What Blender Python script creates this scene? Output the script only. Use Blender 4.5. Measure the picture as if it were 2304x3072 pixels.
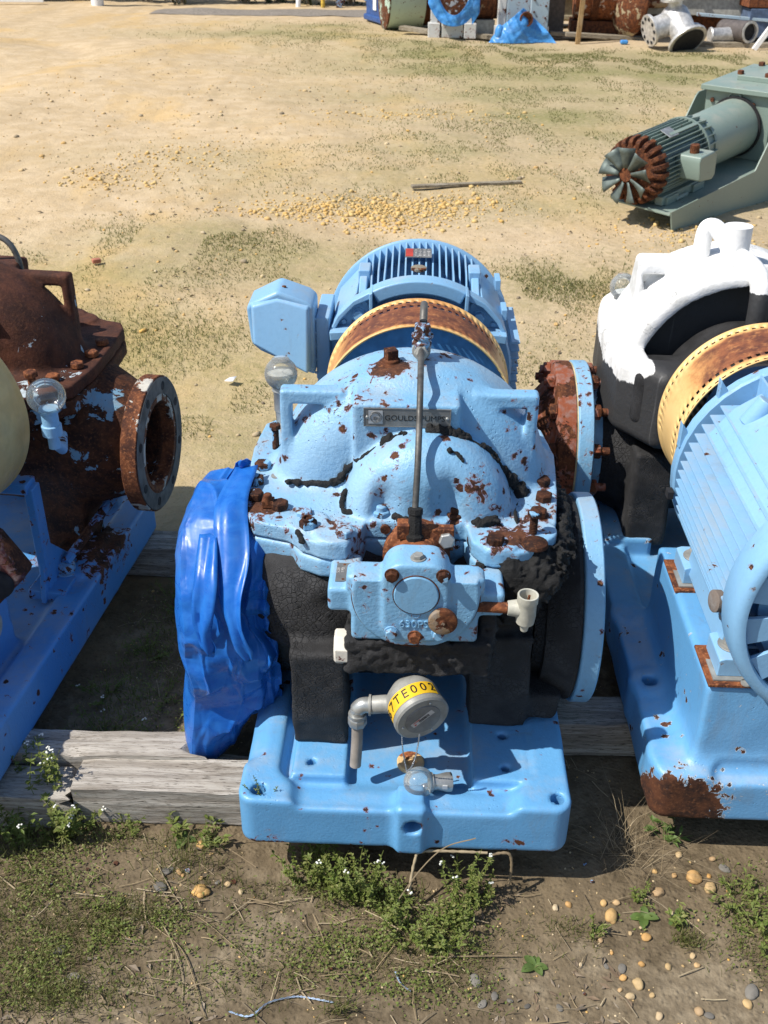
import bpy, bmesh, math, random
import numpy as np
from mathutils import Vector, Matrix

for o in list(bpy.data.objects): bpy.data.objects.remove(o)
SC = bpy.context.scene
COL = SC.collection
random.seed(7)
RNG = np.random.default_rng(7)

# ------------------------------------------------------------------ camera, sky, sun, exposure
def make_camera():
    p, y, r = (math.radians(a) for a in (31.0, 1.7, 0.6))
    fwd = Vector((-math.sin(y)*math.cos(p), math.cos(y)*math.cos(p), -math.sin(p)))
    rt = Vector((math.cos(y), math.sin(y), 0)); up = rt.cross(fwd)
    rt2 = rt*math.cos(r) + up*math.sin(r); up2 = up*math.cos(r) - rt*math.sin(r)
    cd = bpy.data.cameras.new('camera'); cam = bpy.data.objects.new('camera', cd); COL.objects.link(cam)
    m = Matrix((rt2, up2, -fwd)).transposed().to_4x4(); m.translation = (-0.003, -1.304, 1.6)
    cam.matrix_world = m
    cd.sensor_fit = 'VERTICAL'; cd.sensor_height = 24.0
    cd.lens = 24.0*1027.0/1024.0
    cd.clip_start = 0.05; cd.clip_end = 500
    cd.dof.use_dof = True; cd.dof.focus_distance = 1.85; cd.dof.aperture_fstop = 9.0
    SC.camera = cam
make_camera()

SUN = Vector((-0.585, -0.215, 0.79)).normalized()          # towards the sun
w = bpy.data.worlds.new('World'); SC.world = w; w.use_nodes = True
wn = w.node_tree; wn.nodes.clear()
sky = wn.nodes.new('ShaderNodeTexSky'); sky.sky_type = 'NISHITA'; sky.sun_disc = False
sky.sun_elevation = math.asin(SUN.z); sky.sun_rotation = math.atan2(SUN.x, SUN.y) % (2*math.pi)
sky.air_density = 1.0; sky.dust_density = 1.0; sky.ozone_density = 1.0
bg = wn.nodes.new('ShaderNodeBackground'); bg.inputs['Strength'].default_value = 0.10
wo = wn.nodes.new('ShaderNodeOutputWorld')
wn.links.new(sky.outputs[0], bg.inputs[0]); wn.links.new(bg.outputs[0], wo.inputs[0])
sd = bpy.data.lights.new('sun', 'SUN'); sd.energy = 4.2; sd.angle = math.radians(0.53); sd.color = (1.0, 0.945, 0.86)
so = bpy.data.objects.new('sun', sd); COL.objects.link(so)
so.rotation_euler = SUN.to_track_quat('Z', 'Y').to_euler(); so.location = (-6, -2, 8)
vs = SC.view_settings
SC.display_settings.display_device = 'sRGB'
vs.view_transform = 'Standard'; vs.look = 'None'; vs.gamma = 1.0; vs.use_curve_mapping = False
vs.exposure = 0.52

# ------------------------------------------------------------------ tagging
def T(o, label=None, cat=None, group=None, kind=None):
    if label: o['label'] = label
    if cat: o['category'] = cat
    if group: o['group'] = group
    if kind: o['kind'] = kind
    return o
def empty(name, loc=(0, 0, 0), rz=0.0, parent=None):
    o = bpy.data.objects.new(name, None); o.empty_display_size = 0.05
    COL.objects.link(o); o.location = loc; o.rotation_euler = (0, 0, rz); o.parent = parent
    return o

# ------------------------------------------------------------------ numpy noise
def _hash(ix, iy, iz, seed):
    h = (ix.astype(np.int64)*374761393 + iy.astype(np.int64)*668265263 + iz.astype(np.int64)*2147483647 + seed*974634777) & 0xffffffff
    h = ((h ^ (h >> 13))*1274126177) & 0xffffffff
    h = h ^ (h >> 16)
    return (h & 0xffff).astype(np.float32)/65535.0
def vnoise(x, y, z=0.0, seed=0, lin=False):
    x, y, z = np.broadcast_arrays(np.asarray(x, np.float32), np.asarray(y, np.float32), np.asarray(z, np.float32))
    ix, iy, iz = np.floor(x), np.floor(y), np.floor(z)
    fx, fy, fz = x-ix, y-iy, z-iz
    if not lin: fx = fx*fx*(3-2*fx); fy = fy*fy*(3-2*fy); fz = fz*fz*(3-2*fz)
    def L(a, b, t): return a+(b-a)*t
    H = lambda a, b, c: _hash(ix+a, iy+b, iz+c, seed)
    return L(L(L(H(0,0,0), H(1,0,0), fx), L(H(0,1,0), H(1,1,0), fx), fy),
             L(L(H(0,0,1), H(1,0,1), fx), L(H(0,1,1), H(1,1,1), fx), fy), fz)*2-1
def fbm(x, y, z=0.0, oct=4, seed=0, gain=0.5):
    a, s, t = 1.0, 0.0, 0.0
    for k in range(oct):
        s = s + a*vnoise(np.asarray(x)*2**k, np.asarray(y)*2**k, np.asarray(z)*2**k, seed+k*17); t += a; a *= gain
    return s/t

# ------------------------------------------------------------------ mesh helpers
def link_mesh(name, me, mat, parent=None, loc=None):
    o = bpy.data.objects.new(name, me); COL.objects.link(o)
    if mat is not None:
        for m in (mat if isinstance(mat, (list, tuple)) else [mat]): me.materials.append(m)
    if parent is not None: o.parent = parent
    if loc is not None: o.location = loc
    return o
def np_mesh(name, V, F, mat, parent=None, smooth=True):
    V = np.ascontiguousarray(V, np.float32); F = np.ascontiguousarray(F, np.int32); k = F.shape[1]
    me = bpy.data.meshes.new(name)
    me.vertices.add(len(V)); me.vertices.foreach_set('co', V.ravel())
    me.loops.add(F.size); me.loops.foreach_set('vertex_index', F.ravel())
    me.polygons.add(len(F)); me.polygons.foreach_set('loop_start', np.arange(0, F.size, k, dtype=np.int32))
    me.update(calc_edges=True)
    me.polygons.foreach_set('use_smooth', np.full(len(F), smooth, bool))
    return link_mesh(name, me, mat, parent)

class MB:
    """collects simple shapes; build() links them as one mesh object"""
    def __init__(s): s.v = []; s.f = []
    def add(s, vs, fs):
        n = len(s.v); s.v += [tuple(v) for v in vs]; s.f += [tuple(i+n for i in f) for f in fs]; return s
    def box(s, c, d, R=None, taper=(1, 1)):
        x, y, z = d[0]/2, d[1]/2, d[2]/2; c = Vector(c)
        p = [(-x,-y,-z),(x,-y,-z),(x,y,-z),(-x,y,-z),(-x*taper[0],-y*taper[1],z),(x*taper[0],-y*taper[1],z),(x*taper[0],y*taper[1],z),(-x*taper[0],y*taper[1],z)]
        p = [c+(R @ Vector(q) if R else Vector(q)) for q in p]
        return s.add(p, [(3,2,1,0),(4,5,6,7),(0,1,5,4),(1,2,6,5),(2,3,7,6),(3,0,4,7)])
    def ring(s, c, ax, r, n, ph=0.0):
        ax = Vector(ax).normalized(); t = Vector((0, 0, 1)) if abs(ax.z) < 0.9 else Vector((1, 0, 0))
        u = ax.cross(t).normalized(); v = ax.cross(u)
        return [Vector(c)+u*(r*math.cos(ph+2*math.pi*i/n))+v*(r*math.sin(ph+2*math.pi*i/n)) for i in range(n)]
    def rev(s, o, ax, prof, n=24, cap0=True, cap1=True, ph=0.0):
        """prof: [(height along ax, radius)]"""
        ax = Vector(ax).normalized(); V = []; F = []
        for h, r in prof: V += s.ring(Vector(o)+ax*h, ax, max(r, 1e-5), n, ph)
        for j in range(len(prof)-1):
            for i in range(n):
                a, b = j*n+i, j*n+(i+1) % n
                F.append((a, a+n, b+n, b))
        if cap0: F.append(tuple(range(n)))
        if cap1: F.append(tuple(range((len(prof)-1)*n, len(prof)*n))[::-1])
        return s.add(V, F)
    def cyl(s, p0, p1, r0, r1=None, n=16, ph=0.0):
        d = Vector(p1)-Vector(p0)
        return s.rev(p0, d, [(0, r0), (d.length, r0 if r1 is None else r1)], n, True, True, ph)
    def tube(s, pts, r, n=10, closed=False):
        pts = [Vector(p) for p in pts]; V = []; F = []
        t0 = (pts[1]-pts[0]).normalized(); a = Vector((0, 0, 1)) if abs(t0.z) < 0.9 else Vector((1, 0, 0))
        u = t0.cross(a).normalized(); m = len(pts)
        for k, p in enumerate(pts):
            t = (pts[min(k+1, m-1)]-pts[max(k-1, 0)]).normalized()
            u = (u-t*u.dot(t)).normalized(); v = t.cross(u)
            rr = r[k] if isinstance(r, (list, tuple, np.ndarray)) else r
            V += [p+u*(rr*math.cos(2*math.pi*i/n))+v*(rr*math.sin(2*math.pi*i/n)) for i in range(n)]
        for j in range(m-1):
            for i in range(n):
                a_, b_ = j*n+i, j*n+(i+1) % n
                F.append((a_, b_, b_+n, a_+n))
        F.append(tuple(range(n))[::-1]); F.append(tuple(range((m-1)*n, m*n)))
        return s.add(V, F)
    def prism(s, poly, f0, f1):
        """poly: 2D points (ccw); f0,f1 map (a,b)->3D for the two ends"""
        n = len(poly)
        V = [f0(*p) for p in poly]+[f1(*p) for p in poly]
        F = [tuple(range(n))[::-1], tuple(range(n, 2*n))]+[(i, (i+1) % n, n+(i+1) % n, n+i) for i in range(n)]
        return s.add(V, F)
    def ball(s, c, r, n=10, m=7, sc=(1, 1, 1)):
        V = []; F = []
        c = Vector(c)
        for j in range(1, m):
            t = math.pi*j/m
            V += [c+Vector((r*sc[0]*math.sin(t)*math.cos(2*math.pi*i/n), r*sc[1]*math.sin(t)*math.sin(2*math.pi*i/n), r*sc[2]*math.cos(t))) for i in range(n)]
        V += [c+Vector((0, 0, r*sc[2])), c-Vector((0, 0, r*sc[2]))]
        for j in range(m-2):
            for i in range(n): F.append((j*n+i, (j+1)*n+i, (j+1)*n+(i+1) % n, j*n+(i+1) % n))
        T_, B_ = (m-1)*n, (m-1)*n+1
        for i in range(n):
            F.append((T_, i, (i+1) % n)); F.append((B_, (m-2)*n+(i+1) % n, (m-2)*n+i))
        return s.add(V, F)
    def build(s, name, mat, parent=None, bevel=0.0, seg=2, sharp=38, smooth=True):
        me = bpy.data.meshes.new(name); me.from_pydata([tuple(v) for v in s.v], [], s.f)
        bm = bmesh.new(); bm.from_mesh(me); bmesh.ops.recalc_face_normals(bm, faces=bm.faces); bm.to_mesh(me); bm.free()
        if smooth:
            me.shade_smooth(); me.set_sharp_from_angle(angle=math.radians(sharp))
        o = link_mesh(name, me, mat, parent)
        if bevel:
            b = o.modifiers.new('bevel', 'BEVEL'); b.width = bevel; b.segments = seg; b.limit_method = 'ANGLE'; b.angle_limit = math.radians(40)
            b.harden_normals = True
        return o

def arc_pts(pts, n):
    """Catmull-Rom through pts, n samples per span"""
    P = [Vector(p) for p in pts]; P = [P[0]*2-P[1]]+P+[P[-1]*2-P[-2]]; out = []
    for i in range(1, len(P)-2):
        a, b, c, d = P[i-1], P[i], P[i+1], P[i+2]
        for k in range(n):
            t = k/n
            out.append(0.5*((2*b)+(c-a)*t+(2*a-5*b+4*c-d)*t*t+(3*b-a-3*c+d)*t**3))
    out.append(P[-2].copy()); return out

def dup(o, parent=None, **kw):
    c = o.copy(); COL.objects.link(c)
    if parent is not None: c.parent = parent
    return c

# ------------------------------------------------------------------ signed distance castings (numpy surface nets)
def s_box(x, y, z, c, h, r=0.0):
    qx, qy, qz = np.abs(x-c[0])-h[0]+r, np.abs(y-c[1])-h[1]+r, np.abs(z-c[2])-h[2]+r
    return np.sqrt(np.maximum(qx, 0)**2+np.maximum(qy, 0)**2+np.maximum(qz, 0)**2)+np.minimum(np.maximum(qx, np.maximum(qy, qz)), 0)-r
def s_rc(rad, t, R, hh, r=0.0):
    q1, q2 = rad-R+r, np.abs(t)-hh+r
    return np.sqrt(np.maximum(q1, 0)**2+np.maximum(q2, 0)**2)+np.minimum(np.maximum(q1, q2), 0)-r
def s_cyl(a, b, t, R, hh, r=0.0): return s_rc(np.sqrt(a*a+b*b), t, R, hh, r)
def s_ell(x, y, z, c, rr):
    k = np.sqrt(((x-c[0])/rr[0])**2+((y-c[1])/rr[1])**2+((z-c[2])/rr[2])**2)
    return (k-1)*min(rr)
def s_poly(x, y, pts):
    n = len(pts); d = np.full(np.broadcast(x, y).shape, 1e9, np.float32); s = np.ones(d.shape, np.float32)
    j = n-1
    for i in range(n):
        ex, ey = pts[j][0]-pts[i][0], pts[j][1]-pts[i][1]; wx, wy = x-pts[i][0], y-pts[i][1]
        t = np.clip((wx*ex+wy*ey)/(ex*ex+ey*ey), 0, 1); bx, by = wx-ex*t, wy-ey*t
        d = np.minimum(d, bx*bx+by*by)
        c1, c2, c3 = y >= pts[i][1], y < pts[j][1], ex*wy > ey*wx
        s = np.where((c1 & c2 & c3) | (~c1 & ~c2 & ~c3), -s, s); j = i
    return s*np.sqrt(d)
def s_ext(d2, t, hh, r=0.0):
    q1, q2 = d2+r, np.abs(t)-hh+r
    return np.sqrt(np.maximum(q1, 0)**2+np.maximum(q2, 0)**2)+np.minimum(np.maximum(q1, q2), 0)-r
def smin(a, b, k):
    h = np.maximum(k-np.abs(a-b), 0)/k; return np.minimum(a, b)-h*h*k*0.25
def smax(a, b, k): return -smin(-a, -b, k)

def sdf_obj(name, f, lo, hi, h, mat, parent=None, refine=2):
    n = [int(math.ceil((hi[i]-lo[i])/h))+1 for i in range(3)]
    ax = [(lo[i]+h*np.arange(n[i])).astype(np.float32) for i in range(3)]
    D = f(ax[0][:, None, None], ax[1][None, :, None], ax[2][None, None, :]).astype(np.float32)
    D = np.broadcast_to(D, n)
    S = D < 0
    cs = [S[i:n[0]-1+i, j:n[1]-1+j, k:n[2]-1+k] for i in (0, 1) for j in (0, 1) for k in (0, 1)]
    cnt = sum(c.astype(np.int8) for c in cs); act = (cnt > 0) & (cnt < 8)
    idx = -np.ones(act.shape, np.int32); I = np.argwhere(act); idx[act] = np.arange(len(I))
    P = np.zeros((len(I), 3), np.float32); C = np.zeros(len(I), np.float32)
    cor = [(i, j, k) for i in (0, 1) for j in (0, 1) for k in (0, 1)]
    vals = np.stack([D[I[:, 0]+a, I[:, 1]+b, I[:, 2]+c] for a, b, c in cor], 1)
    for a in range(8):
        for b in range(a+1, 8):
            if sum(abs(cor[a][t]-cor[b][t]) for t in range(3)) != 1: continue
            va, vb = vals[:, a], vals[:, b]; m = (va < 0) != (vb < 0)
            t = np.where(m, va/np.where(m, va-vb, 1), 0)
            for q in range(3): P[:, q] += np.where(m, cor[a][q]+(cor[b][q]-cor[a][q])*t, 0)
            C += m
    P = (P/C[:, None]+I)*h+np.array(lo, np.float32)
    for _ in range(refine):
        e = h*0.25; x, y, z = P[:, 0], P[:, 1], P[:, 2]
        d = f(x, y, z); gx = (f(x+e, y, z)-f(x-e, y, z))/(2*e); gy = (f(x, y+e, z)-f(x, y-e, z))/(2*e); gz = (f(x, y, z+e)-f(x, y, z-e))/(2*e)
        g2 = np.maximum(gx*gx+gy*gy+gz*gz, 0.05); st = np.clip(d/g2, -h*0.4, h*0.4)
        P[:, 0] -= st*gx; P[:, 1] -= st*gy; P[:, 2] -= st*gz
    Q = []
    for axis in range(3):
        sl0 = [slice(None)]*3; sl1 = [slice(None)]*3; sl0[axis] = slice(0, -1); sl1[axis] = slice(1, None)
        b1, b2 = [q for q in range(3) if q != axis]
        A, B = S[tuple(sl0)], S[tuple(sl1)]; E = np.argwhere(A != B)
        E = E[(E[:, b1] > 0) & (E[:, b2] > 0) & (E[:, b1] < n[b1]-1) & (E[:, b2] < n[b2]-1)]
        ins = A[E[:, 0], E[:, 1], E[:, 2]]
        def at(d1, d2):
            e2 = E.copy(); e2[:, b1] += d1; e2[:, b2] += d2; return idx[e2[:, 0], e2[:, 1], e2[:, 2]]
        q = np.stack([at(-1, -1), at(0, -1), at(0, 0), at(-1, 0)], 1)
        flip = ins if axis != 1 else ~ins
        q[~flip] = q[~flip][:, ::-1]
        Q.append(q)
    Q = np.concatenate(Q); Q = Q[(Q >= 0).all(1)]
    return np_mesh(name, P, Q, mat, parent)

# ------------------------------------------------------------------ material helpers
class NT:
    def __init__(s, name):
        s.m = bpy.data.materials.new(name); s.m.use_nodes = True; s.t = s.m.node_tree; s.t.nodes.clear()
        s.out = s.n('ShaderNodeOutputMaterial'); s.b = s.n('ShaderNodeBsdfPrincipled'); s.l(s.b.outputs[0], s.out.inputs['Surface'])
        s._pos = None
    def n(s, t, **k):
        q = s.t.nodes.new(t)
        for a, v in k.items(): setattr(q, a, v)
        return q
    def l(s, a, b): s.t.links.new(a, b)
    def set(s, sock, v):
        if isinstance(v, (int, float)): sock.default_value = v
        elif isinstance(v, (tuple, list)):
            sock.default_value = tuple(v)+((1.0,) if len(v) == 3 and len(sock.default_value) == 4 else ())
        else: s.l(v, sock)
    def pos(s):
        if s._pos is None: s._pos = s.n('ShaderNodeNewGeometry')
        return s._pos.outputs['Position']
    def noise(s, scale, detail=3.0, rough=0.55, vec=None, dist=0.0):
        q = s.n('ShaderNodeTexNoise'); q.inputs['Scale'].default_value = scale; q.inputs['Detail'].default_value = detail
        q.inputs['Roughness'].default_value = rough; q.inputs['Distortion'].default_value = dist
        s.l(vec if vec is not None else s.pos(), q.inputs['Vector']); return q.outputs[0]
    def vor(s, scale, feature='F1', vec=None, out=0, rnd=1.0):
        q = s.n('ShaderNodeTexVoronoi', feature=feature); q.inputs['Scale'].default_value = scale; q.inputs['Randomness'].default_value = rnd
        s.l(vec if vec is not None else s.pos(), q.inputs['Vector']); return q.outputs[out]
    def math(s, op, a, b=0.0, c=0.0, clamp=False):
        q = s.n('ShaderNodeMath', operation=op, use_clamp=clamp); s.set(q.inputs[0], a); s.set(q.inputs[1], b); s.set(q.inputs[2], c); return q.outputs[0]
    def step(s, v, a, b, lo=0.0, hi=1.0):
        q = s.n('ShaderNodeMapRange', interpolation_type='SMOOTHSTEP'); s.set(q.inputs[0], v)
        for k, u in ((1, a), (2, b), (3, lo), (4, hi)): s.set(q.inputs[k], u)
        return q.outputs[0]
    def mix(s, f, a, b, mode='MIX'):
        q = s.n('ShaderNodeMix', data_type='RGBA', blend_type=mode); s.set(q.inputs[0], f); s.set(q.inputs[6], a); s.set(q.inputs[7], b); return q.outputs[2]
    def sep(s, v):
        q = s.n('ShaderNodeSeparateXYZ'); s.l(v, q.inputs[0]); return q.outputs
    def scale(s, v, sc, loc=(0, 0, 0), rot=(0, 0, 0)):
        q = s.n('ShaderNodeMapping'); q.inputs['Scale'].default_value = sc; q.inputs['Location'].default_value = loc; q.inputs['Rotation'].default_value = rot
        s.l(v, q.inputs['Vector']); return q.outputs[0]
    def dist(s, p):
        q = s.n('ShaderNodeVectorMath', operation='DISTANCE'); s.l(s.pos(), q.inputs[0]); q.inputs[1].default_value = p; return q.outputs['Value']
    def bump(s, h, strength, dist=0.01, prev=None):
        q = s.n('ShaderNodeBump'); q.inputs['Strength'].default_value = strength; q.inputs['Distance'].default_value = dist
        s.l(h, q.inputs['Height'])
        if prev is not None: s.l(prev, q.inputs['Normal'])
        return q.outputs[0]
    def fin(s, col, rough, metal=0.0, normal=None, spec=0.5):
        s.set(s.b.inputs['Base Color'], col); s.set(s.b.inputs['Roughness'], rough); s.set(s.b.inputs['Metallic'], metal)
        s.b.inputs['Specular IOR Level'].default_value = spec
        if normal is not None: s.l(normal, s.b.inputs['Normal'])
        return s.m

def rust_col(t, sc=1.0, bright=1.0):
    n1 = t.noise(28*sc, 5, 0.65); n2 = t.noise(150*sc, 3, 0.6)
    a = t.mix(t.step(n1, 0.36, 0.66), (0.050*bright, 0.017*bright, 0.010*bright), (0.20*bright, 0.066*bright, 0.024*bright))
    return t.mix(t.step(n2, 0.5, 0.72), a, (0.30*bright, 0.115*bright, 0.045*bright))

def paint(name, base, chip=0.5, low_rust=None, rough=0.42, cast=0.3, spots=0.5, edge=0.0, patches=(), primer=(0.26, 0.035, 0.04), vary=0.12, fade=(0.5, 0.62, 0.74), cscale=1.0):
    """oil paint over rusting metal: flakes, pits, red primer rims, chalky fading; chip 0..1 how much is gone"""
    t = NT(name)
    big = t.noise(7.0, 3, 0.6); mid = t.noise(45*cscale, 5, 0.68, dist=0.6); low = t.noise(3.0, 2)
    m = t.math('ADD', t.math('MULTIPLY', mid, 1.0), t.math('MULTIPLY', t.math('SUBTRACT', big, 0.5), 0.55))
    if edge:
        g = t.n('ShaderNodeNewGeometry'); pt = t.step(g.outputs['Pointiness'], 0.52, 0.60)
        m = t.math('ADD', m, t.math('MULTIPLY', pt, edge))
    for (p, r, amt) in patches:
        d = t.step(t.dist(p), r*0.25, r, amt, 0.0)
        m = t.math('ADD', m, d)
    if low_rust is not None: m = t.math('ADD', m, t.step(t.sep(t.pos())[2], low_rust[0], low_rust[1], low_rust[2], 0.0))
    thr = 0.80-0.36*chip
    flake = t.step(m, thr, thr+0.012)
    rim = t.step(m, thr-0.022, thr-0.012)
    # small rust pits
    v = t.vor(34, vec=None); keep = t.noise(11, 2); r_ = t.math('MULTIPLY', t.step(keep, 0.56-0.2*spots, 0.78-0.2*spots), 0.26)
    vv = t.math('ADD', v, t.math('MULTIPLY', t.math('SUBTRACT', t.noise(95, 5, 0.72), 0.5), 0.85))
    pit = t.step(vv, r_, t.math('ADD', r_, 0.02), 1.0, 0.0)
    pit = t.math('MULTIPLY', pit, t.math('GREATER_THAN', r_, 0.01))
    rim = t.math('MAXIMUM', rim, t.math('MULTIPLY', t.step(vv, t.math('ADD', r_, 0.03), t.math('ADD', r_, 0.07), 1.0, 0.0), t.math('GREATER_THAN', r_, 0.01)))
    fine = t.math('ADD', t.noise(150, 4, 0.7), t.math('MULTIPLY', t.math('SUBTRACT', t.noise(9, 4, 0.6), 0.5), 0.9))
    bare = t.math('MAXIMUM', t.math('MAXIMUM', flake, pit), t.step(fine, 0.86-0.30*chip, 0.875-0.30*chip))
    stain = t.math('MULTIPLY', t.step(m, thr-0.11, thr), 0.26*min(1.0, chip*3))
    col = t.mix(t.math('MULTIPLY', t.step(low, 0.42, 0.62), vary*2.2), base, tuple(base[i]*0.72+fade[i]*0.28 for i in range(3)))
    col = t.mix(t.step(t.noise(90, 4), 0.45, 0.75, 0.0, 0.16), col, (base[0]*0.6, base[1]*0.66, base[2]*0.72))
    streak = t.step(t.noise(14, 4, 0.6, t.scale(t.pos(), (3, 3, 0.35))), 0.55, 0.75, 0.0, 0.10)
    col = t.mix(streak, col, (0.30, 0.26, 0.22))
    col = t.mix(stain, col, (0.34, 0.27, 0.21))
    col = t.mix(t.math('MULTIPLY', rim, 0.6), col, primer)
    g2 = t.n('ShaderNodeNewGeometry'); upz = t.sep(g2.outputs['Normal'])[2]
    dust = t.math('MULTIPLY', t.step(upz, 0.6, 0.95), t.step(t.noise(8, 5, 0.65), 0.42, 0.70, 0.0, 0.36))
    grime = t.step(t.noise(19, 5, 0.68, t.scale(t.pos(), (1, 1, 0.4)), 0.6), 0.56, 0.72, 0.0, 0.20)
    col = t.mix(grime, col, (0.16, 0.15, 0.13))
    col = t.mix(dust, col, (0.42, 0.38, 0.31))
    col = t.mix(bare, col, rust_col(t, 1.0, 0.44))
    h = t.math('SUBTRACT', t.math('MULTIPLY', t.noise(220, 3, 0.6), 0.35), t.math('MULTIPLY', rim, 1.0))
    h = t.math('ADD', h, t.math('MULTIPLY', bare, t.math('MULTIPLY', t.noise(180, 4, 0.7), 1.1)))
    nrm = t.bump(h, 0.55, 0.0016)
    nrm = t.bump(t.noise(150, 4, 0.6), cast*0.9, 0.0035, nrm)
    cp = t.math('MULTIPLY', t.step(t.vor(120), 0.0, 0.28, 1.0, 0.0), t.step(t.noise(13, 3), 0.56, 0.66))
    q = t.n('ShaderNodeBump'); q.invert = True; q.inputs['Strength'].default_value = min(1.0, cast*2.2); q.inputs['Distance'].default_value = 0.003
    t.l(cp, q.inputs['Height']); t.l(nrm, q.inputs['Normal']); nrm = q.outputs[0]
    rg = t.mix(bare, (rough,)*3, (0.85,)*3)
    return t.fin(col, t.sep(rg)[0], 0.0, nrm, 0.45)

def rusty(name, bright=1.0, maroon=0.0, cream=None, cmask=None, left=None, amount=0.3, patches=()):
    """bare rusted iron; left = colour of paint that still clings in patches"""
    t = NT(name); col = rust_col(t, 1.0, bright)
    if maroon: col = t.mix(maroon, col, t.mix(t.step(t.noise(20, 4), 0.35, 0.7), (0.040, 0.016, 0.012), (0.095, 0.034, 0.022)))
    h = t.noise(120, 5, 0.7)
    if left is not None:
        m = t.math('ADD', t.noise(16, 5, 0.66, dist=0.5), t.math('MULTIPLY', t.math('SUBTRACT', t.noise(4, 2), 0.5), 0.7))
        for (p, r, amt) in patches: m = t.math('ADD', m, t.step(t.dist(p), r*0.25, r, amt, 0.0))
        k = t.step(m, 0.74-0.3*amount, 0.76-0.3*amount)
        lc = t.mix(t.step(t.noise(60, 4), 0.4, 0.7), left, tuple(c*0.6+0.1 for c in left))
        col = t.mix(k, col, lc); h = t.math('ADD', h, t.math('MULTIPLY', k, 0.8))
    nrm = t.bump(h, 0.6, 0.003)
    return t.fin(col, 0.82, 0.0, nrm, 0.3)

def plain(name, col, rough=0.5, metal=0.0, bump=0.15, bs=120, vary=0.25, spec=0.5, bd=0.002):
    t = NT(name); n = t.noise(22, 4, 0.6)
    c = t.mix(t.step(n, 0.35, 0.7), tuple(x*(1-vary) for x in col), tuple(min(1, x*(1+vary*0.6)) for x in col))
    rg = t.step(t.noise(40, 3), 0.3, 0.7, rough*0.8, min(1, rough*1.25))
    return t.fin(c, rg, metal, t.bump(t.noise(bs, 4, 0.6), bump, bd), spec)

def glass(name, dirt=0.3):
    """thin blown glass: clear film, fresnel reflections and a little dust"""
    t = NT(name); n = t.noise(40, 5, 0.65)
    tr = t.n('ShaderNodeBsdfTransparent'); tr.inputs[0].default_value = (0.93, 0.95, 0.94, 1)
    gl = t.n('ShaderNodeBsdfGlossy'); gl.inputs['Roughness'].default_value = 0.04; gl.inputs[0].default_value = (1, 1, 1, 1)
    fr = t.n('ShaderNodeFresnel'); fr.inputs['IOR'].default_value = 1.6
    mx = t.n('ShaderNodeMixShader'); t.l(t.math('MULTIPLY', fr.outputs[0], 0.9, clamp=True), mx.inputs[0]); t.l(tr.outputs[0], mx.inputs[1]); t.l(gl.outputs[0], mx.inputs[2])
    df = t.n('ShaderNodeBsdfDiffuse'); df.inputs['Color'].default_value = (0.62, 0.61, 0.57, 1)
    lw = t.n('ShaderNodeLayerWeight'); lw.inputs[0].default_value = 0.35
    m2 = t.n('ShaderNodeMixShader'); t.l(t.math('MULTIPLY', t.step(n, 0.3, 0.75, 0.55, 1.0), t.math('ADD', dirt, t.math('MULTIPLY', lw.outputs['Facing'], dirt))), m2.inputs[0]); t.l(mx.outputs[0], m2.inputs[1]); t.l(df.outputs[0], m2.inputs[2])
    t.l(m2.outputs[0], t.out.inputs['Surface']); return t.m

# ------------------------------------------------------------------ materials
BLUE = (0.180, 0.385, 0.59); BLUE_B = (0.110, 0.320, 0.580); BLUE_M = (0.205, 0.405, 0.62)
M = {}
M['cast'] = paint('blue_cast_paint', BLUE, vary=0.38, fade=(0.52, 0.61, 0.68), chip=0.36, spots=0.62, cast=0.5, edge=0.16,
    patches=[((0.14, 0.24, 0.71), 0.085, 0.20), ((0.03, 0.25, 0.79), 0.05, 0.16), ((0.20, 0.24, 0.63), 0.10, 0.14), ((-0.29, 0.30, 0.62), 0.06, 0.15), ((-0.045, 0.47, 0.85), 0.055, 0.22), ((-0.13, 0.25, 0.65), 0.05, 0.12)]+[((bx_, by_, 0.636), 0.036, 0.11) for bx_, by_ in ((-0.294, 0.462), (-0.299, 0.402), (-0.292, 0.344), (-0.242, 0.31), (-0.183, 0.24), (-0.055, 0.288), (0.079, 0.288), (0.146, 0.203), (0.23, 0.306), (0.246, 0.365), (0.248, 0.425))])
M['lower'] = paint('blue_lower_casing_paint', BLUE, vary=0.24, fade=(0.48, 0.57, 0.65), chip=0.36, spots=0.45, cast=0.4, edge=0.14)
M['base'] = paint('blue_base_paint', BLUE_B, low_rust=(0.094, 0.108, 0.24), chip=0.17, spots=0.30, cast=0.18, edge=0.10, vary=0.2, fade=(0.30, 0.50, 0.72),
    patches=[((0.02, -0.01, 0.18), 0.05, 0.16), ((0.20, 0.0, 0.13), 0.05, 0.14), ((-0.25, 0.0, 0.11), 0.04, 0.15)])
M['base_right'] = paint('blue_base_paint_flaking', BLUE_B, chip=0.17, spots=0.30, cast=0.18, edge=0.10, vary=0.25, fade=(0.30, 0.50, 0.72), primer=(0.72, 0.76, 0.76),
    patches=[((0.53, 0.08, 0.12), 0.13, 0.42), ((0.47, 0.13, 0.10), 0.10, 0.32)])
M['base_left'] = paint('blue_base_paint_rusting', (0.07, 0.26, 0.58), chip=0.22, spots=0.4, cast=0.18, edge=0.1, vary=0.2,
    patches=[((-0.80, 0.84, 0.2), 0.14, 0.34), ((-0.90, 0.82, 0.2), 0.10, 0.30), ((-0.75, 0.72, 0.2), 0.08, 0.2)])
M['motor'] = paint('blue_motor_paint', BLUE_M, chip=0.12, spots=0.05, cast=0.06, edge=0.04, rough=0.38, primer=(0.33, 0.30, 0.31))
M['number'] = paint('blue_number_paint', BLUE, chip=0.08, spots=0.0, cast=0.1)
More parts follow.
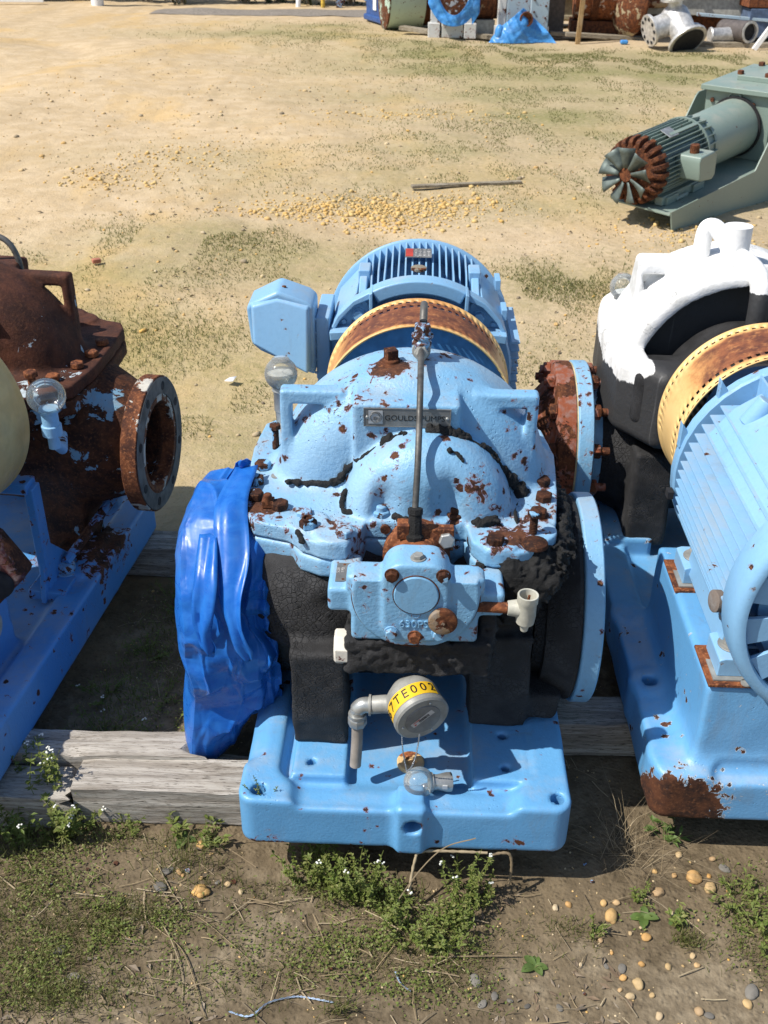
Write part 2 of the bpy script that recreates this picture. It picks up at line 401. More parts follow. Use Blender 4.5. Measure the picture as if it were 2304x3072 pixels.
M['shade_blue'] = plain('shade_darkened_blue', (0.045, 0.17, 0.36), 0.45, 0, 0.05)  # blue paint darkened: shade inside the guards and cowl is in the colour
M['bolt'] = paint('blue_bolt_paint', BLUE, chip=0.60, spots=0.5, cast=0.2, cscale=1.6)
M['bolt_rust'] = rusty('rusty_bolt', 0.36, left=BLUE, amount=0.68)
M['rust'] = rusty('rust_orange', 1.15)
M['rust_dark'] = rusty('rust_dark', 0.7)
M['flange_red'] = rusty('red_oxide_flange', 0.6, left=(0.235, 0.066, 0.030), amount=0.88)
M['casing_rust'] = rusty('rusty_casing', 0.50, 0.6, left=(0.42, 0.50, 0.55), amount=0.08)
M['casing_rust_low'] = rusty('rusty_lower_casing', 0.42, left=(0.17, 0.32, 0.44), amount=0.40)
M['gasket'] = plain('grey_gasket_face', (0.12, 0.12, 0.115), 0.75, 0, 0.3, 60, 0.4)
M['tan_gasket'] = plain('tan_gasket', (0.55, 0.44, 0.25), 0.8)
M['steel'] = plain('galvanised_steel', (0.42, 0.43, 0.42), 0.42, 0.6, 0.15, 90)
M['grey_paint'] = plain('grey_metal', (0.30, 0.30, 0.28), 0.55, 0.25, 0.2, 90)
M['chain'] = plain('bead_chain_metal', (0.5, 0.5, 0.5), 0.3, 0.9)
M['tubing'] = plain('weathered_steel_tube', (0.13, 0.125, 0.115), 0.5, 0.4, 0.3, 60, 0.5)
M['conduit'] = plain('grey_brown_conduit', (0.27, 0.235, 0.20), 0.6, 0, 0.1)
M['white_fit'] = paint('cream_white_paint', (0.68, 0.64, 0.56), chip=0.36, spots=0.2, cast=0.1, fade=(0.7, 0.68, 0.6))
M['elbow'] = plain('dirty_cream_fitting', (0.46, 0.45, 0.38), 0.55, 0, 0.2)
M['plate'] = plain('aluminium_nameplate', (0.20, 0.20, 0.195), 0.5, 0.3, 0.06, 200)
M['plate_white'] = plain('emblem_square', (0.48, 0.50, 0.52), 0.5)
M['ink'] = plain('black_ink', (0.012, 0.012, 0.012), 0.5, 0, 0.0)
M['dark'] = plain('dark_cavity', (0.012, 0.012, 0.014), 0.9)
M['red_ink'] = plain('red_print', (0.45, 0.05, 0.03), 0.5)
M['pale_print'] = plain('pale_print', (0.62, 0.60, 0.58), 0.6)
M['yellow'] = plain('yellow_tag', (0.72, 0.44, 0.02), 0.45, 0, 0.02, 50, 0.12)
M['plug_tan'] = rusty('cream_plug', 1.6, left=(0.62, 0.42, 0.20), amount=0.95)
M['glass'] = glass('dusty_glass', dirt=0.17)
M['glass_clear'] = glass('clear_glass', dirt=0.04)
M['oil'] = plain('dry_oil_film', (0.45, 0.40, 0.30), 0.6)
M['white_paint'] = plain('white_mastic', (0.80, 0.80, 0.79), 0.6, 0, 0.5, 70, 0.06, bd=0.004)
M['barcode'] = plain('barcode_label', (0.46, 0.44, 0.42), 0.5)

def foam(name, col=(0.017, 0.017, 0.018), crack=0.6, grain=0.5):
    t = NT(name)
    wv = t.n('ShaderNodeVectorMath', operation='ADD'); nz = t.n('ShaderNodeTexNoise'); nz.inputs['Scale'].default_value = 30; t.l(t.pos(), nz.inputs['Vector'])
    sc = t.n('ShaderNodeVectorMath', operation='SCALE'); t.l(nz.outputs['Color'], sc.inputs[0]); sc.inputs['Scale'].default_value = 0.02
    t.l(t.pos(), wv.inputs[0]); t.l(sc.outputs[0], wv.inputs[1])
    e = t.vor(110, 'DISTANCE_TO_EDGE', wv.outputs[0]); area = t.step(t.noise(9, 3), 0.42, 0.6)
    ck = t.math('MULTIPLY', t.step(e, 0.0, 0.10, 1.0, 0.0), area)
    c = t.mix(t.step(t.noise(18, 5, 0.65), 0.35, 0.72), col, tuple(x*2.2+0.004 for x in col))
    c = t.mix(t.math('MULTIPLY', ck, crack), c, (0.004, 0.004, 0.004))
    n = t.bump(ck, crack, 0.004); t.l(n, t.b.inputs['Normal'])
    n2 = t.bump(t.noise(420, 3, 0.7), grain, 0.003)
    q = t.n('ShaderNodeBump'); q.invert = True; q.inputs['Strength'].default_value = crack; q.inputs['Distance'].default_value = 0.004
    t.l(ck, q.inputs['Height']); t.l(n2, q.inputs['Normal'])
    return t.fin(c, 0.72, 0.0, q.outputs[0], 0.35)
M['foam'] = foam('black_foam_insulation')
M['foam_grain'] = foam('grainy_black_insulation', (0.014, 0.014, 0.015), 0.1, 1.0)
M['tar'] = foam('black_sealant', (0.008, 0.008, 0.008), 0.2, 1.0)

def white_wrap():
    t = NT('white_coated_insulation'); z = t.sep(t.pos())[2]
    x = t.sep(t.pos())[0]; lf = t.step(x, 0.50, 0.545, 1.0, 0.0)
    e = t.math('ADD', z, t.math('MULTIPLY', t.math('SUBTRACT', t.noise(30, 5, 0.65, t.scale(t.pos(), (1, 1, 0.8))), 0.5), t.math('ADD', 0.010, t.math('MULTIPLY', lf, 0.035))))
    e = t.math('ADD', e, t.math('MULTIPLY', lf, 0.045))
    k = t.step(e, 0.668, 0.672)
    stk = t.step(t.noise(40, 3, 0.6, t.scale(t.pos(), (1, 1, 0.04))), 0.62, 0.72, 0.0, 0.14)
    px, pz = t.math('SUBTRACT', x, 0.77), t.math('SUBTRACT', z, 0.60)
    rr = t.math('SQRT', t.math('ADD', t.math('MULTIPLY', px, px), t.math('MULTIPLY', pz, pz)))
    rr = t.math('ADD', rr, t.math('MULTIPLY', t.math('SUBTRACT', t.noise(60, 4, 0.65), 0.5), 0.014))
    yy = t.sep(t.pos())[1]
    inner = t.math('MULTIPLY', t.step(rr, 0.237, 0.240, 1.0, 0.0), t.step(yy, 1.06, 1.07, 1.0, 0.0))
    k = t.math('MULTIPLY', k, t.math('SUBTRACT', 1.0, inner))
    cr = t.step(t.noise(10, 4, 0.6, dist=1.2), 0.49, 0.5); cr2 = t.step(t.noise(10, 4, 0.6, dist=1.2), 0.507, 0.5)
    ck = t.math('MULTIPLY', t.math('MULTIPLY', cr, cr2), t.step(t.noise(4, 2), 0.5, 0.62))
    w_ = t.mix(t.step(t.noise(14, 4), 0.42, 0.72), (0.77, 0.77, 0.76), (0.50, 0.50, 0.48))
    w_ = t.mix(t.step(t.noise(26, 5, 0.65, t.scale(t.pos(), (1, 1, 0.25))), 0.56, 0.74, 0, 0.6), w_, (0.36, 0.34, 0.30))
    c = t.mix(t.math('MULTIPLY', k, t.math('SUBTRACT', 1.0, ck)), t.mix(stk, (0.030, 0.030, 0.031), (0.6, 0.6, 0.6)), w_)
    n = t.bump(t.noise(90, 4, 0.65), 0.45, 0.004); n = t.bump(k, 0.5, 0.003, n)
    return t.fin(c, 0.6, 0, n)
M['white_wrap'] = white_wrap()

def guard_mat(name, top):
    """cream enamel rusted through along the top, top = (x,y,z) of the guard axis"""
    t = NT(name); p = t.sep(t.pos())
    a = t.math('ADD', p[2], t.math('MULTIPLY', t.math('SUBTRACT', t.noise(13, 6, 0.68, t.scale(t.pos(), (1, 0.6, 1)), 0.4), 0.5), 0.17))
    a = t.math('ADD', a, t.math('MULTIPLY', t.math('SUBTRACT', t.noise(70, 4, 0.7), 0.5), 0.05))
    dy = t.math('ABSOLUTE', t.math('SUBTRACT', p[1], top[1])); a = t.math('SUBTRACT', a, t.step(dy, 0.050, 0.080, 0.0, 0.13))
    k = t.step(a, top[2]-0.055, top[2]+0.015); k2 = t.step(a, top[2]-0.120, top[2]-0.02)
    c = t.mix(t.step(t.noise(9, 3), 0.35, 0.7), (0.80, 0.54, 0.22), (0.70, 0.47, 0.19))
    c = t.mix(t.math('MULTIPLY', k2, 0.8), c, (0.52, 0.22, 0.06))
    r = t.mix(t.step(t.noise(30, 5, 0.65), 0.35, 0.7), (0.095, 0.030, 0.017), (0.25, 0.085, 0.032))
    r = t.mix(t.step(t.noise(55, 5, 0.7), 0.5, 0.72, 0, 0.8), r, (0.40, 0.17, 0.06))
    c = t.mix(k, c, r)
    rg = t.mix(k, (0.42,)*3, (0.75,)*3)
    return t.fin(c, t.sep(rg)[0], 0, t.bump(t.noise(140, 4), 0.15, 0.001), 0.4)
M['guard'] = guard_mat('cream_guard_enamel', (0, 0.86, 0.745))
M['guard_right'] = guard_mat('cream_guard_enamel_scorched', (0, 0.745, 0.765))
M['guard_left'] = plain('cream_guard_faded', (0.58, 0.41, 0.17), 0.45, 0, 0.08, 100, 0.12)

def tarp_mat(name, col=(0.012, 0.105, 0.42)):
    t = NT(name); n = t.noise(30, 4, 0.6, dist=0.8)
    c = t.mix(t.step(n, 0.35, 0.7), col, (col[0]*1.6, col[1]*1.35, col[2]*1.15))
    nr = t.bump(t.noise(16, 3, 0.5, dist=0.8), 0.18, 0.008)
    return t.fin(t.mix(t.step(t.noise(5, 5, 0.65), 0.5, 0.75, 0.0, 0.22), c, (0.20, 0.24, 0.30)), t.step(n, 0.3, 0.7, 0.22, 0.42), 0, nr, 0.24)
M['tarp'] = tarp_mat('blue_plastic_sheet')
M['tarp_faded'] = tarp_mat('faded_blue_tarp', (0.05, 0.22, 0.55))

def wood(name, a=(0.47, 0.435, 0.385), b=(0.235, 0.205, 0.17), axis=(1, 14, 14)):
    t = NT(name); v = t.scale(t.pos(), axis)
    g = t.noise(5, 6, 0.65, v, 0.8); f = t.noise(26, 4, 0.6, t.scale(t.pos(), tuple(x*1.6 for x in axis)))
    c = t.mix(t.step(g, 0.34, 0.66), b, a); c = t.mix(t.step(f, 0.55, 0.66), c, (0.06, 0.048, 0.038))
    c = t.mix(t.step(t.noise(3, 3), 0.5, 0.7, 0, 0.35), c, (0.44, 0.40, 0.34))
    n = t.bump(g, 0.5, 0.006); n = t.bump(f, 0.6, 0.003, n)
    return t.fin(c, 0.85, 0, n, 0.2)
M['wood'] = wood('weathered_timber')
M['plank'] = wood('weathered_plank', (0.33, 0.29, 0.22), (0.16, 0.13, 0.09), (1.5, 10, 10))
M['stake'] = wood('pine_stake', (0.42, 0.28, 0.13), (0.26, 0.16, 0.07), (10, 10, 1))

def island(name, cols, rough=0.7, bump=0.2, bs=60, trans=0.0):
    """colour picked per loose piece"""
    t = NT(name); g = t.n('ShaderNodeNewGeometry'); oi = t.n('ShaderNodeObjectInfo')
    f = t.math('FRACT', t.math('ADD', g.outputs['Random Per Island'], oi.outputs['Random']))
    r = t.n('ShaderNodeValToRGB'); e = r.color_ramp.elements
    while len(e) < len(cols): e.new(0.5)
    for i, c in enumerate(cols): e[i].position = i/(len(cols)-1); e[i].color = tuple(c)+(1,)
    t.l(f, r.inputs[0])
    m = t.fin(t.mix(t.step(t.noise(bs, 3), 0.4, 0.7, 0, 0.5), r.outputs[0], t.mix(1.0, r.outputs[0], (0.6, 0.6, 0.6), 'MULTIPLY')), rough, 0, t.bump(t.noise(bs*3, 3), bump, 0.003), 0.3)
    if trans:
        tr = t.n('ShaderNodeBsdfTranslucent'); t.l(r.outputs[0], tr.inputs[0]); mx = t.n('ShaderNodeMixShader'); mx.inputs[0].default_value = trans
        t.l(t.b.outputs[0], mx.inputs[1]); t.l(tr.outputs[0], mx.inputs[2]); t.l(mx.outputs[0], t.out.inputs['Surface'])
    return m
M['grass'] = island('grass_blades', [(0.12, 0.155, 0.035), (0.18, 0.19, 0.055), (0.27, 0.235, 0.11), (0.14, 0.17, 0.040)], 0.6, 0, trans=0.45)
M['weed'] = island('weed_leaves', [(0.12, 0.175, 0.032), (0.18, 0.22, 0.052), (0.145, 0.18, 0.042), (0.25, 0.255, 0.085)], 0.55, 0, trans=0.25)
M['weed_bright'] = island('bright_leaves', [(0.10, 0.165, 0.035), (0.13, 0.19, 0.055), (0.085, 0.14, 0.035)], 0.5, 0, trans=0.25)
M['petal'] = plain('white_petals', (0.75, 0.75, 0.68), 0.6)
M['straw'] = island('dry_straw', [(0.30, 0.23, 0.13), (0.20, 0.15, 0.09), (0.38, 0.31, 0.20), (0.13, 0.10, 0.065)], 0.8, 0)
M['litter'] = island('dead_leaf_litter', [(0.19, 0.145, 0.10), (0.29, 0.24, 0.18), (0.12, 0.085, 0.055), (0.24, 0.17, 0.11)], 0.8, 0.2)
M['pebble'] = island('pebbles', [(0.52, 0.32, 0.12), (0.46, 0.33, 0.17), (0.50, 0.40, 0.26), (0.50, 0.28, 0.09), (0.36, 0.25, 0.14)], 0.7, 0.3)
M['pebble_grey'] = island('grey_pebbles', [(0.13, 0.12, 0.105), (0.20, 0.185, 0.16), (0.10, 0.092, 0.08)], 0.75, 0.3)
M['gravel'] = island('gravel_mix', [(0.56, 0.37, 0.15), (0.52, 0.41, 0.24), (0.34, 0.27, 0.18), (0.60, 0.36, 0.10), (0.58, 0.47, 0.30), (0.20, 0.16, 0.11)], 0.8, 0.2)
M['gravel_orange'] = island('orange_gravel', [(0.58, 0.36, 0.11), (0.56, 0.40, 0.17), (0.62, 0.44, 0.18)], 0.8, 0.2)
M['green'] = paint('grey_green_paint', (0.200, 0.262, 0.228), chip=0.02, spots=0.0, cast=0.05, rough=0.4, vary=0.1, fade=(0.3, 0.4, 0.34))

def ground_mat():
    t = NT('yard_ground'); p = t.pos(); x, y, z = t.sep(p)
    nb = t.noise(1.3, 4, 0.6); n2 = t.noise(5, 4, 0.6); n3 = t.noise(28, 5, 0.65); n4 = t.noise(160, 4, 0.65)
    far = t.step(t.math('ADD', y, t.math('MULTIPLY', t.math('SUBTRACT', nb, 0.5), 1.6)), 0.55, 1.7)
    dirt = t.mix(t.step(n3, 0.34, 0.68), (0.085, 0.064, 0.038), (0.160, 0.123, 0.077))
    dirt = t.mix(t.step(n2, 0.40, 0.66, 0, 0.7), dirt, (0.17, 0.13, 0.08))
    dirt = t.mix(t.step(n4, 0.52, 0.72, 0, 0.45), dirt, (0.055, 0.041, 0.026))
    dirt = t.mix(t.step(t.noise(2.6, 5, 0.62, t.scale(p, (1, 1, 1), (7, 2, 0))), 0.50, 0.64, 0, 0.75), dirt, t.mix(t.step(n3, 0.4, 0.65), (0.17, 0.135, 0.09), (0.27, 0.22, 0.15)))
    dirt = t.mix(t.step(t.vor(60), 0.05, 0.22, 0.6, 0.0), dirt, t.mix(n2, (0.07, 0.055, 0.036), (0.30, 0.23, 0.14)))
    sand = t.mix(t.step(n2, 0.34, 0.68), (0.46, 0.345, 0.205), (0.54, 0.42, 0.27))
    sand = t.mix(t.step(n3, 0.50, 0.75, 0, 0.6), sand, (0.43, 0.305, 0.155))
    org = t.step(t.noise(0.9, 5, 0.62, t.scale(p, (1, 0.6, 1), (3.1, 1.7, 0)), 0.5), 0.50, 0.66, 0, 0.6)
    sand = t.mix(org, sand, (0.54, 0.36, 0.145))
    spk = t.step(t.vor(38), 0.05, 0.16, 1.0, 0.0); spk = t.math('MULTIPLY', spk, t.step(t.noise(2.2, 3), 0.42, 0.6))
    sand = t.mix(t.math('MULTIPLY', spk, 0.55), sand, (0.17, 0.125, 0.07))
    rut = t.step(t.noise(1.6, 4, 0.6, t.scale(p, (1.0, 0.22, 1), (0, 0, 0), (0, 0, 0.6)), 0.4), 0.52, 0.62, 0, 0.28)
    sand = t.mix(rut, sand, (0.33, 0.25, 0.15))
    sand = t.mix(t.step(n4, 0.55, 0.75, 0, 0.5), sand, (0.30, 0.215, 0.115))
    gr = t.step(t.math('ADD', t.noise(0.8, 5, 0.65, t.scale(p, (1, 1.4, 1), (0, 5, 0))), t.step(x, -3.0, 2.0, -0.12, 0.05)), 0.50, 0.64, 0, 0.28)
    gr = t.math('MULTIPLY', gr, t.step(n3, 0.35, 0.6))
    sand = t.mix(gr, sand, (0.20, 0.185, 0.075))
    rightg = t.step(t.math('ADD', x, t.math('MULTIPLY', t.math('SUBTRACT', nb, 0.5), 3.0)), -1.2, 1.2, 0.0, 0.5)
    sand = t.mix(rightg, sand, t.mix(t.step(n3, 0.4, 0.7), (0.47, 0.368, 0.250), (0.37, 0.285, 0.185)))
    at = t.n('ShaderNodeAttribute'); at.attribute_name = 'veg'
    vg = t.math('MULTIPLY', t.math('MULTIPLY', at.outputs['Fac'], t.step(y, 6.0, 10.0, 0.85, 1.0)), t.step(t.math('ADD', n3, t.math('MULTIPLY', n2, 0.6)), 0.50, 0.90, 0.40, 1.0))
    c = t.mix(far, dirt, sand)
    c = t.mix(vg, c, t.mix(n2, (0.165, 0.170, 0.055), (0.225, 0.205, 0.085)))
    h = t.math('ADD', t.math('MULTIPLY', n3, 0.6), t.math('MULTIPLY', n4, 0.35))
    peb = t.vor(85); h = t.math('ADD', h, t.step(peb, 0.0, 0.5, 0.35, 0.0))
    n = t.bump(h, 0.6, 0.009); n = t.bump(t.noise(9, 4, 0.6), 0.4, 0.04, n)
    return t.fin(c, 0.9, 0, n, 0.2)
M['ground'] = ground_mat()
# ------------------------------------------------------------------ ground
# grass patches: x, y, spread x, spread y, blades, height
FAR = [(-1.2, 4.3, .30, .12, 900, .05), (-1.0, 4.14, .25, .10, 700, .05), (-1.35, 4.12, .3, .12, 700, .05), (-0.72, 3.9, .4, .16, 900, .045), (-1.47, 3.56, .4, .15, 1100, .045), (-0.30, 3.55, .45, .16, 1100, .045),
       (-1.34, 2.87, .26, .20, 900, .045), (-1.1, 2.55, .22, .22, 900, .05), (-1.0, 2.75, .25, .12, 700, .06), (-0.70, 2.06, .22, .16, 650, .04), (-0.58, 1.80, .16, .20, 900, .05), (-0.52, 1.45, .14, .12, 800, .055), (-0.48, 1.22, .10, .06, 700, .07), (-0.74, 1.77, .2, .15, 500, .04),
       (-0.61, 2.41, .3, .2, 600, .04), (0.62, 3.48, .20, .16, 1300, .05), (0.80, 3.5, .20, .14, 1000, .055), (0.55, 3.25, .18, .12, 700, .045), (0.54, 2.72, .2, .2, 450, .04), (0.43, 2.40, .15, .10, 500, .05), (0.50, 2.15, .1, .1, 250, .05), (-0.48, 3.62, .3, .15, 500, .04),
       (-0.41, 5.07, .4, .15, 500, .05), (-0.16, 5.6, .6, .25, 900, .05), (0.3, 6.4, .5, .2, 1100, .05), (0.48, 5.74, .5, .2, 900, .05), (0.99, 5.0, .4, .2, 600, .05), (0.9, 7.4, .6, .22, 1300, .05), (1.15, 7.98, .7, .3, 2000, .05), (0.3, 6.9, .4, .15, 900, .05), (1.7, 7.2, .8, .25, 1200, .05),
       (0.84, 9.15, .8, .35, 1800, .05), (1.88, 8.86, .8, .35, 1900, .05), (0.6, 10.65, 1.0, .35, 2300, .05), (2.2, 10.3, 1.2, .4, 3200, .055), (3.05, 11.25, 1.2, .35, 4200, .06), (1.57, 11.7, 1.0, .35, 3400, .055), (2.8, 11.9, 1.1, .25, 3200, .06), (4.2, 11.6, .9, .3, 2600, .06), (0.3, 11.9, .9, .35, 1700, .05), (-0.2, 12.6, .7, .3, 1500, .05), (0.9, 12.75, .5, .2, 1100, .06),
       (-1.25, 12.88, .6, .3, 1100, .05), (-1.8, 13.57, .9, .3, 1200, .06), (-1.2, 14.6, .9, .3, 1000, .06), (-0.26, 6.4, .4, .12, 350, .04), (-1.97, 3.76, .3, .12, 400, .045), (-1.3, 6.1, .5, .2, 250, .04), (1.8, 5.0, .3, .3, 500, .06), (1.6, 3.9, .3, .2, 500, .05), (0.42, 1.50, .10, .2, 350, .04), (0.40, 1.9, .1, .15, 300, .05)]
def ground():
    def z_of(x, y):
        z = 0.012*fbm(x*2.2, y*2.2, 0, 4, 3)
        near = np.clip(1-np.maximum(np.abs(y-0.2)-0.9, 0)/0.6, 0, 1)
        z = z*(1-near*0.35)
        farw = np.clip((y-1.6)/2.0, 0, 1)
        z += farw*(0.045*fbm(x*0.7, y*0.45, 0, 4, 9)+0.018*np.abs(fbm(x*1.9+y*0.8, y*0.9, 0, 3, 12)))
        leftm = np.clip((-x-0.5)/3, 0, 1)*np.clip((y-4)/4, 0, 1)*np.clip((16-y)/4, 0, 1)
        z += leftm*(0.10*np.abs(vnoise(x*0.55+y*0.5, y*0.35-x*0.2, 0, 21))+0.05*vnoise(x*0.9, y*0.6, 0, 22))
        return z-0.004
    def axis(a, b, n0, c, s):
        t = np.linspace(0, 1, n0); return a+(b-a)*t
    xs = np.concatenate([np.linspace(-60, -6, 20)[:-1], np.linspace(-6, -1.3, 60)[:-1], np.linspace(-1.3, 1.3, 240), np.linspace(1.3, 6, 60)[1:], np.linspace(6, 60, 20)[1:]])
    ys = np.concatenate([np.linspace(-40, -1.0, 20)[:-1], np.linspace(-1.0, 1.7, 250), np.linspace(1.7, 6, 110)[1:], np.linspace(6, 20, 120)[1:], np.linspace(20, 260, 30)[1:]])
    X, Y = np.meshgrid(xs, ys, indexing='ij'); Z = z_of(X, Y)
    nx, ny = len(xs), len(ys); i, j = np.meshgrid(np.arange(nx-1), np.arange(ny-1), indexing='ij'); a = (i*ny+j).ravel()
    F = np.stack([a, a+ny, a+ny+1, a+1], 1)
    o = np_mesh('ground', np.stack([X, Y, Z], -1).reshape(-1, 3), F, M['ground']); T(o, kind='structure')
    vg = np.zeros_like(X)
    for (cx, cy, sx, sy, n, h) in FAR: vg = np.maximum(vg, np.exp(-0.5*(((X-cx)/(sx*1.5))**2+((Y-cy)/(sy*1.6))**2))*min(1.0, 0.35+n/2600))
    vg = vg*np.clip(0.75+0.6*fbm(X*1.5, Y*1.5, 0, 3, 66), 0, 1)
    at = o.data.attributes.new('veg', 'FLOAT', 'POINT'); at.data.foreach_set('value', vg.astype(np.float32).ravel())
    return z_of
GZ = ground()
def gz(x, y): return float(GZ(np.array([x], np.float32), np.array([y], np.float32))[0])

# ------------------------------------------------------------------ castings shared by the pumps
OUTL = [(-0.315, 0.66), (-0.325, 0.55), (-0.318, 0.42), (-0.306, 0.30), (-0.285, 0.262), (-0.245, 0.250), (-0.212, 0.240), (-0.195, 0.212), (-0.160, 0.194), (-0.112, 0.190),
        (-0.095, 0.225), (-0.082, 0.268), (0.098, 0.268), (0.106, 0.215), (0.130, 0.182), (0.185, 0.180), (0.222, 0.196), (0.248, 0.235), (0.262, 0.29), (0.275, 0.40), (0.285, 0.55), (0.27, 0.66), (0.20, 0.76), (-0.22, 0.76)]
def f_upper(x, y, z, rough=True, lugs=True):
    x, y, z = np.broadcast_arrays(np.asarray(x, np.float32), np.asarray(y, np.float32), np.asarray(z, np.float32))
    d2 = s_poly(x, y, OUTL)+0.006
    d = s_ext(d2-0.006, z-0.6165, 0.0155, 0.004)
    for bx, by in ((-0.135, 0.226), (0.155, 0.215), (-0.185, 0.262), (0.222, 0.25)):
        d = smin(d, s_cyl(x-bx, y-by, z-0.617, 0.036, 0.021, 0.004), 0.010)
    rad = np.sqrt(((x+0.003)/0.268)**2+((z-0.60)/0.255)**2)*0.26
    vol = s_rc(rad, y-0.505, 0.26, 0.118, 0.088)
    d = smin(d, vol, 0.022)
    # plate boss
    d = smin(d, s_box(x, y+0.08*(z-0.79), z, (-0.014, 0.420, 0.757), (0.097, 0.062, 0.068), 0.008), 0.010)
    # stuffing box dome with its two hollows
    rad = np.sqrt(((x-0.028)/0.160)**2+((z-0.60)/0.176)**2)*0.17
    dome = s_rc(rad, y-0.358, 0.17, 0.088, 0.070)
    for hx, hz in ((-0.052, 0.690), (0.066, 0.700)):
        dome = smax(dome, -s_ell(x, y+0.35*(z-0.66), z, (hx, 0.232, hz-0.006), (0.031, 0.066, 0.070)), 0.022)
    d = smin(d, dome, 0.012)
    d = smin(d, s_box(x, y, z, (0.010, 0.310, 0.614), (0.081, 0.042, 0.022), 0.004), 0.006)
    if lugs:
        for sx, x0 in ((-1, -0.250), (1, 0.229)):
            xi = x0-sx*0.060
            lug = s_box(x, y, z, (xi, 0.440, 0.745), (0.060, 0.017, 0.072), 0.007)
            hole = s_box(x, y, z, (xi-sx*0.008, 0.440, 0.733), (0.047, 0.05, 0.056), 0.006)
            d = np.minimum(d, smin(smax(lug, -hole, 0.006), vol, 0.012))
    if rough: d = d+0.0006*fbm(x*40, y*40, z*40, 2, 5)
    return np.maximum(d, 0.602-z)

def f_lower_flange(x, y, z):
    x, y, z = np.broadcast_arrays(np.asarray(x, np.float32), np.asarray(y, np.float32), np.asarray(z, np.float32))
    d = s_ext(s_poly(x, y, OUTL)-0.001, z-0.580, 0.0185, 0.006)
    d = smin(d, s_box(x, y, z, (0.010, 0.312, 0.555), (0.079, 0.042, 0.042), 0.006), 0.01)
    return d+0.0010*fbm(x*34, y*34, z*34, 2, 8)

FAR_VEG = []
def f_base(x, y, z, L=1.75, ped=None, pads=True, dents=True):
    x, y, z = np.broadcast_arrays(np.asarray(x, np.float32), np.asarray(y, np.float32), np.asarray(z, np.float32))
    body = s_ext(s_box(x, y, 0*z, (0, L/2, 0), (0.302, L/2, 1), 0.032), z-0.150, 0.055, 0.008)
    # sunken deck that falls away from the rim
    deck = s_box(x, y, z, (0.0, L/2+0.01, 0.205), (0.232, L/2-0.055, 0.032), 0.028)
    deck = smin(deck, s_box(x, y, z, (0.0, 0.045, 0.215), (0.205, 0.05, 0.030), 0.025), 0.03)
    d = smax(body, -deck, 0.014)
    d = smax(d, -s_box(x, y, z, (-0.315, L/2, 0.222), (0.04, L/2-0.10, 0.035), 0.03), 0.02) if pads else d
    if pads:
        for cx in (-0.160, 0.176):
            d = smin(d, s_box(x, y, z, (cx, 0.31, 0.165), (0.051, 0.238, 0.036), 0.004), 0.016)
        for cx, cy in ((-0.176, 0.106), (0.188, 0.105), (0.187, 0.192)):
            d = np.maximum(d, -s_cyl(x-cx, y-cy, z-0.19, 0.0085, 0.03, 0.001))
        for cx in (-0.266, 0.276):
            d = np.maximum(d, -s_cyl(x-cx, y-0.030, z-0.19, 0.0135, 0.07, 0.001))
        boss = s_box(x, y, z, (0.012, 0.020, 0.150), (0.024, 0.034, 0.0545), 0.006)
        d = smin(d, boss, 0.022)
        d = np.maximum(d, -s_cyl(x-0.016, z-0.163, y, 0.0165, 0.06, 0.001))
    if ped is not None: d = smin(d, ped(x, y, z), 0.03)
    if dents: d = d+0.0012*fbm(x*16, y*16, z*16, 2, 15)
    return d

def hexhead(mb, c, ax=(0, 0, 1), r=0.014, h=0.010, ph=0.0, washer=0.0):
    c = Vector(c); ax = Vector(ax).normalized()
    if washer: mb.rev(c, ax, [(0, r*washer), (0.003, r*washer)], 20); c = c+ax*0.003
    mb.rev(c, ax, [(0, r), (h*0.82, r), (h, r*0.86)], 6, True, True, ph)
    return mb

def text_mesh(name, s, size, mat, mtx, parent, extrude=0.0006, align='CENTER'):
    cu = bpy.data.curves.new(name, 'FONT'); cu.body = s; cu.size = size; cu.extrude = extrude; cu.align_x = align; cu.align_y = 'CENTER'; cu.resolution_u = 3
    tmp = bpy.data.objects.new('tmp', cu); me = bpy.data.meshes.new_from_object(tmp); bpy.data.objects.remove(tmp); bpy.data.curves.remove(cu)
    me.transform(mtx); me.name = name; me.materials.clear()
    return link_mesh(name, me, mat, parent)
def frame(o, xa, ya):
    xa = Vector(xa).normalized(); ya = Vector(ya); ya = (ya-xa*ya.dot(xa)).normalized(); za = xa.cross(ya)
    m = Matrix((xa, ya, za)).transposed().to_4x4(); m.translation = o; return m

def guard(name, mat, y0, y1, R, parent, cx=0.0, cz=0.60, flip=False, holes=True, n=150):
    ys = [y0, y0+0.004, y0+0.010, y0+0.018, y0+0.05, y1-0.062, y1-0.046, y1-0.032, y1-0.018, y1-0.008, y1-0.003, y1]
    hol = {2: 0, 6: 1, 8: 0}
    if flip: ys = [y0+y1-v for v in ys]
    V = []; F = []
    for k, v in enumerate(ys):
        rr = R+(0.004 if k in (0, 1, len(ys)-1, len(ys)-2) else 0)
        V += [(cx+rr*math.cos(2*math.pi*i/n), v, cz+rr*math.sin(2*math.pi*i/n)) for i in range(n)]
    for k in range(len(ys)-1):
        for i in range(n):
            a = 2*math.pi*(i+.5)/n
            if holes and k in hol and i % 2 == hol[k] and math.sin(a) > -0.2: continue
            F.append((k*n+i, k*n+(i+1) % n, (k+1)*n+(i+1) % n, (k+1)*n+i))
    mb = MB(); mb.add(V, F); o = mb.build(name, mat, parent, sharp=50)
    s = o.modifiers.new('sheet', 'SOLIDIFY'); s.thickness = 0.003; s.offset = -1
    return o

def lathe_x(mb, c, prof, n=40):      # prof [(x offset, radius)] about the x axis
    return mb.rev(c, (1, 0, 0), prof, n)

# ------------------------------------------------------------------ centre pump
U = empty('pump_unit', (0, 0, 0))
T(U, 'light blue pump unit with grey nameplate, between the rusty pump and the white coated pump', 'pump', 'pump units standing in a row')

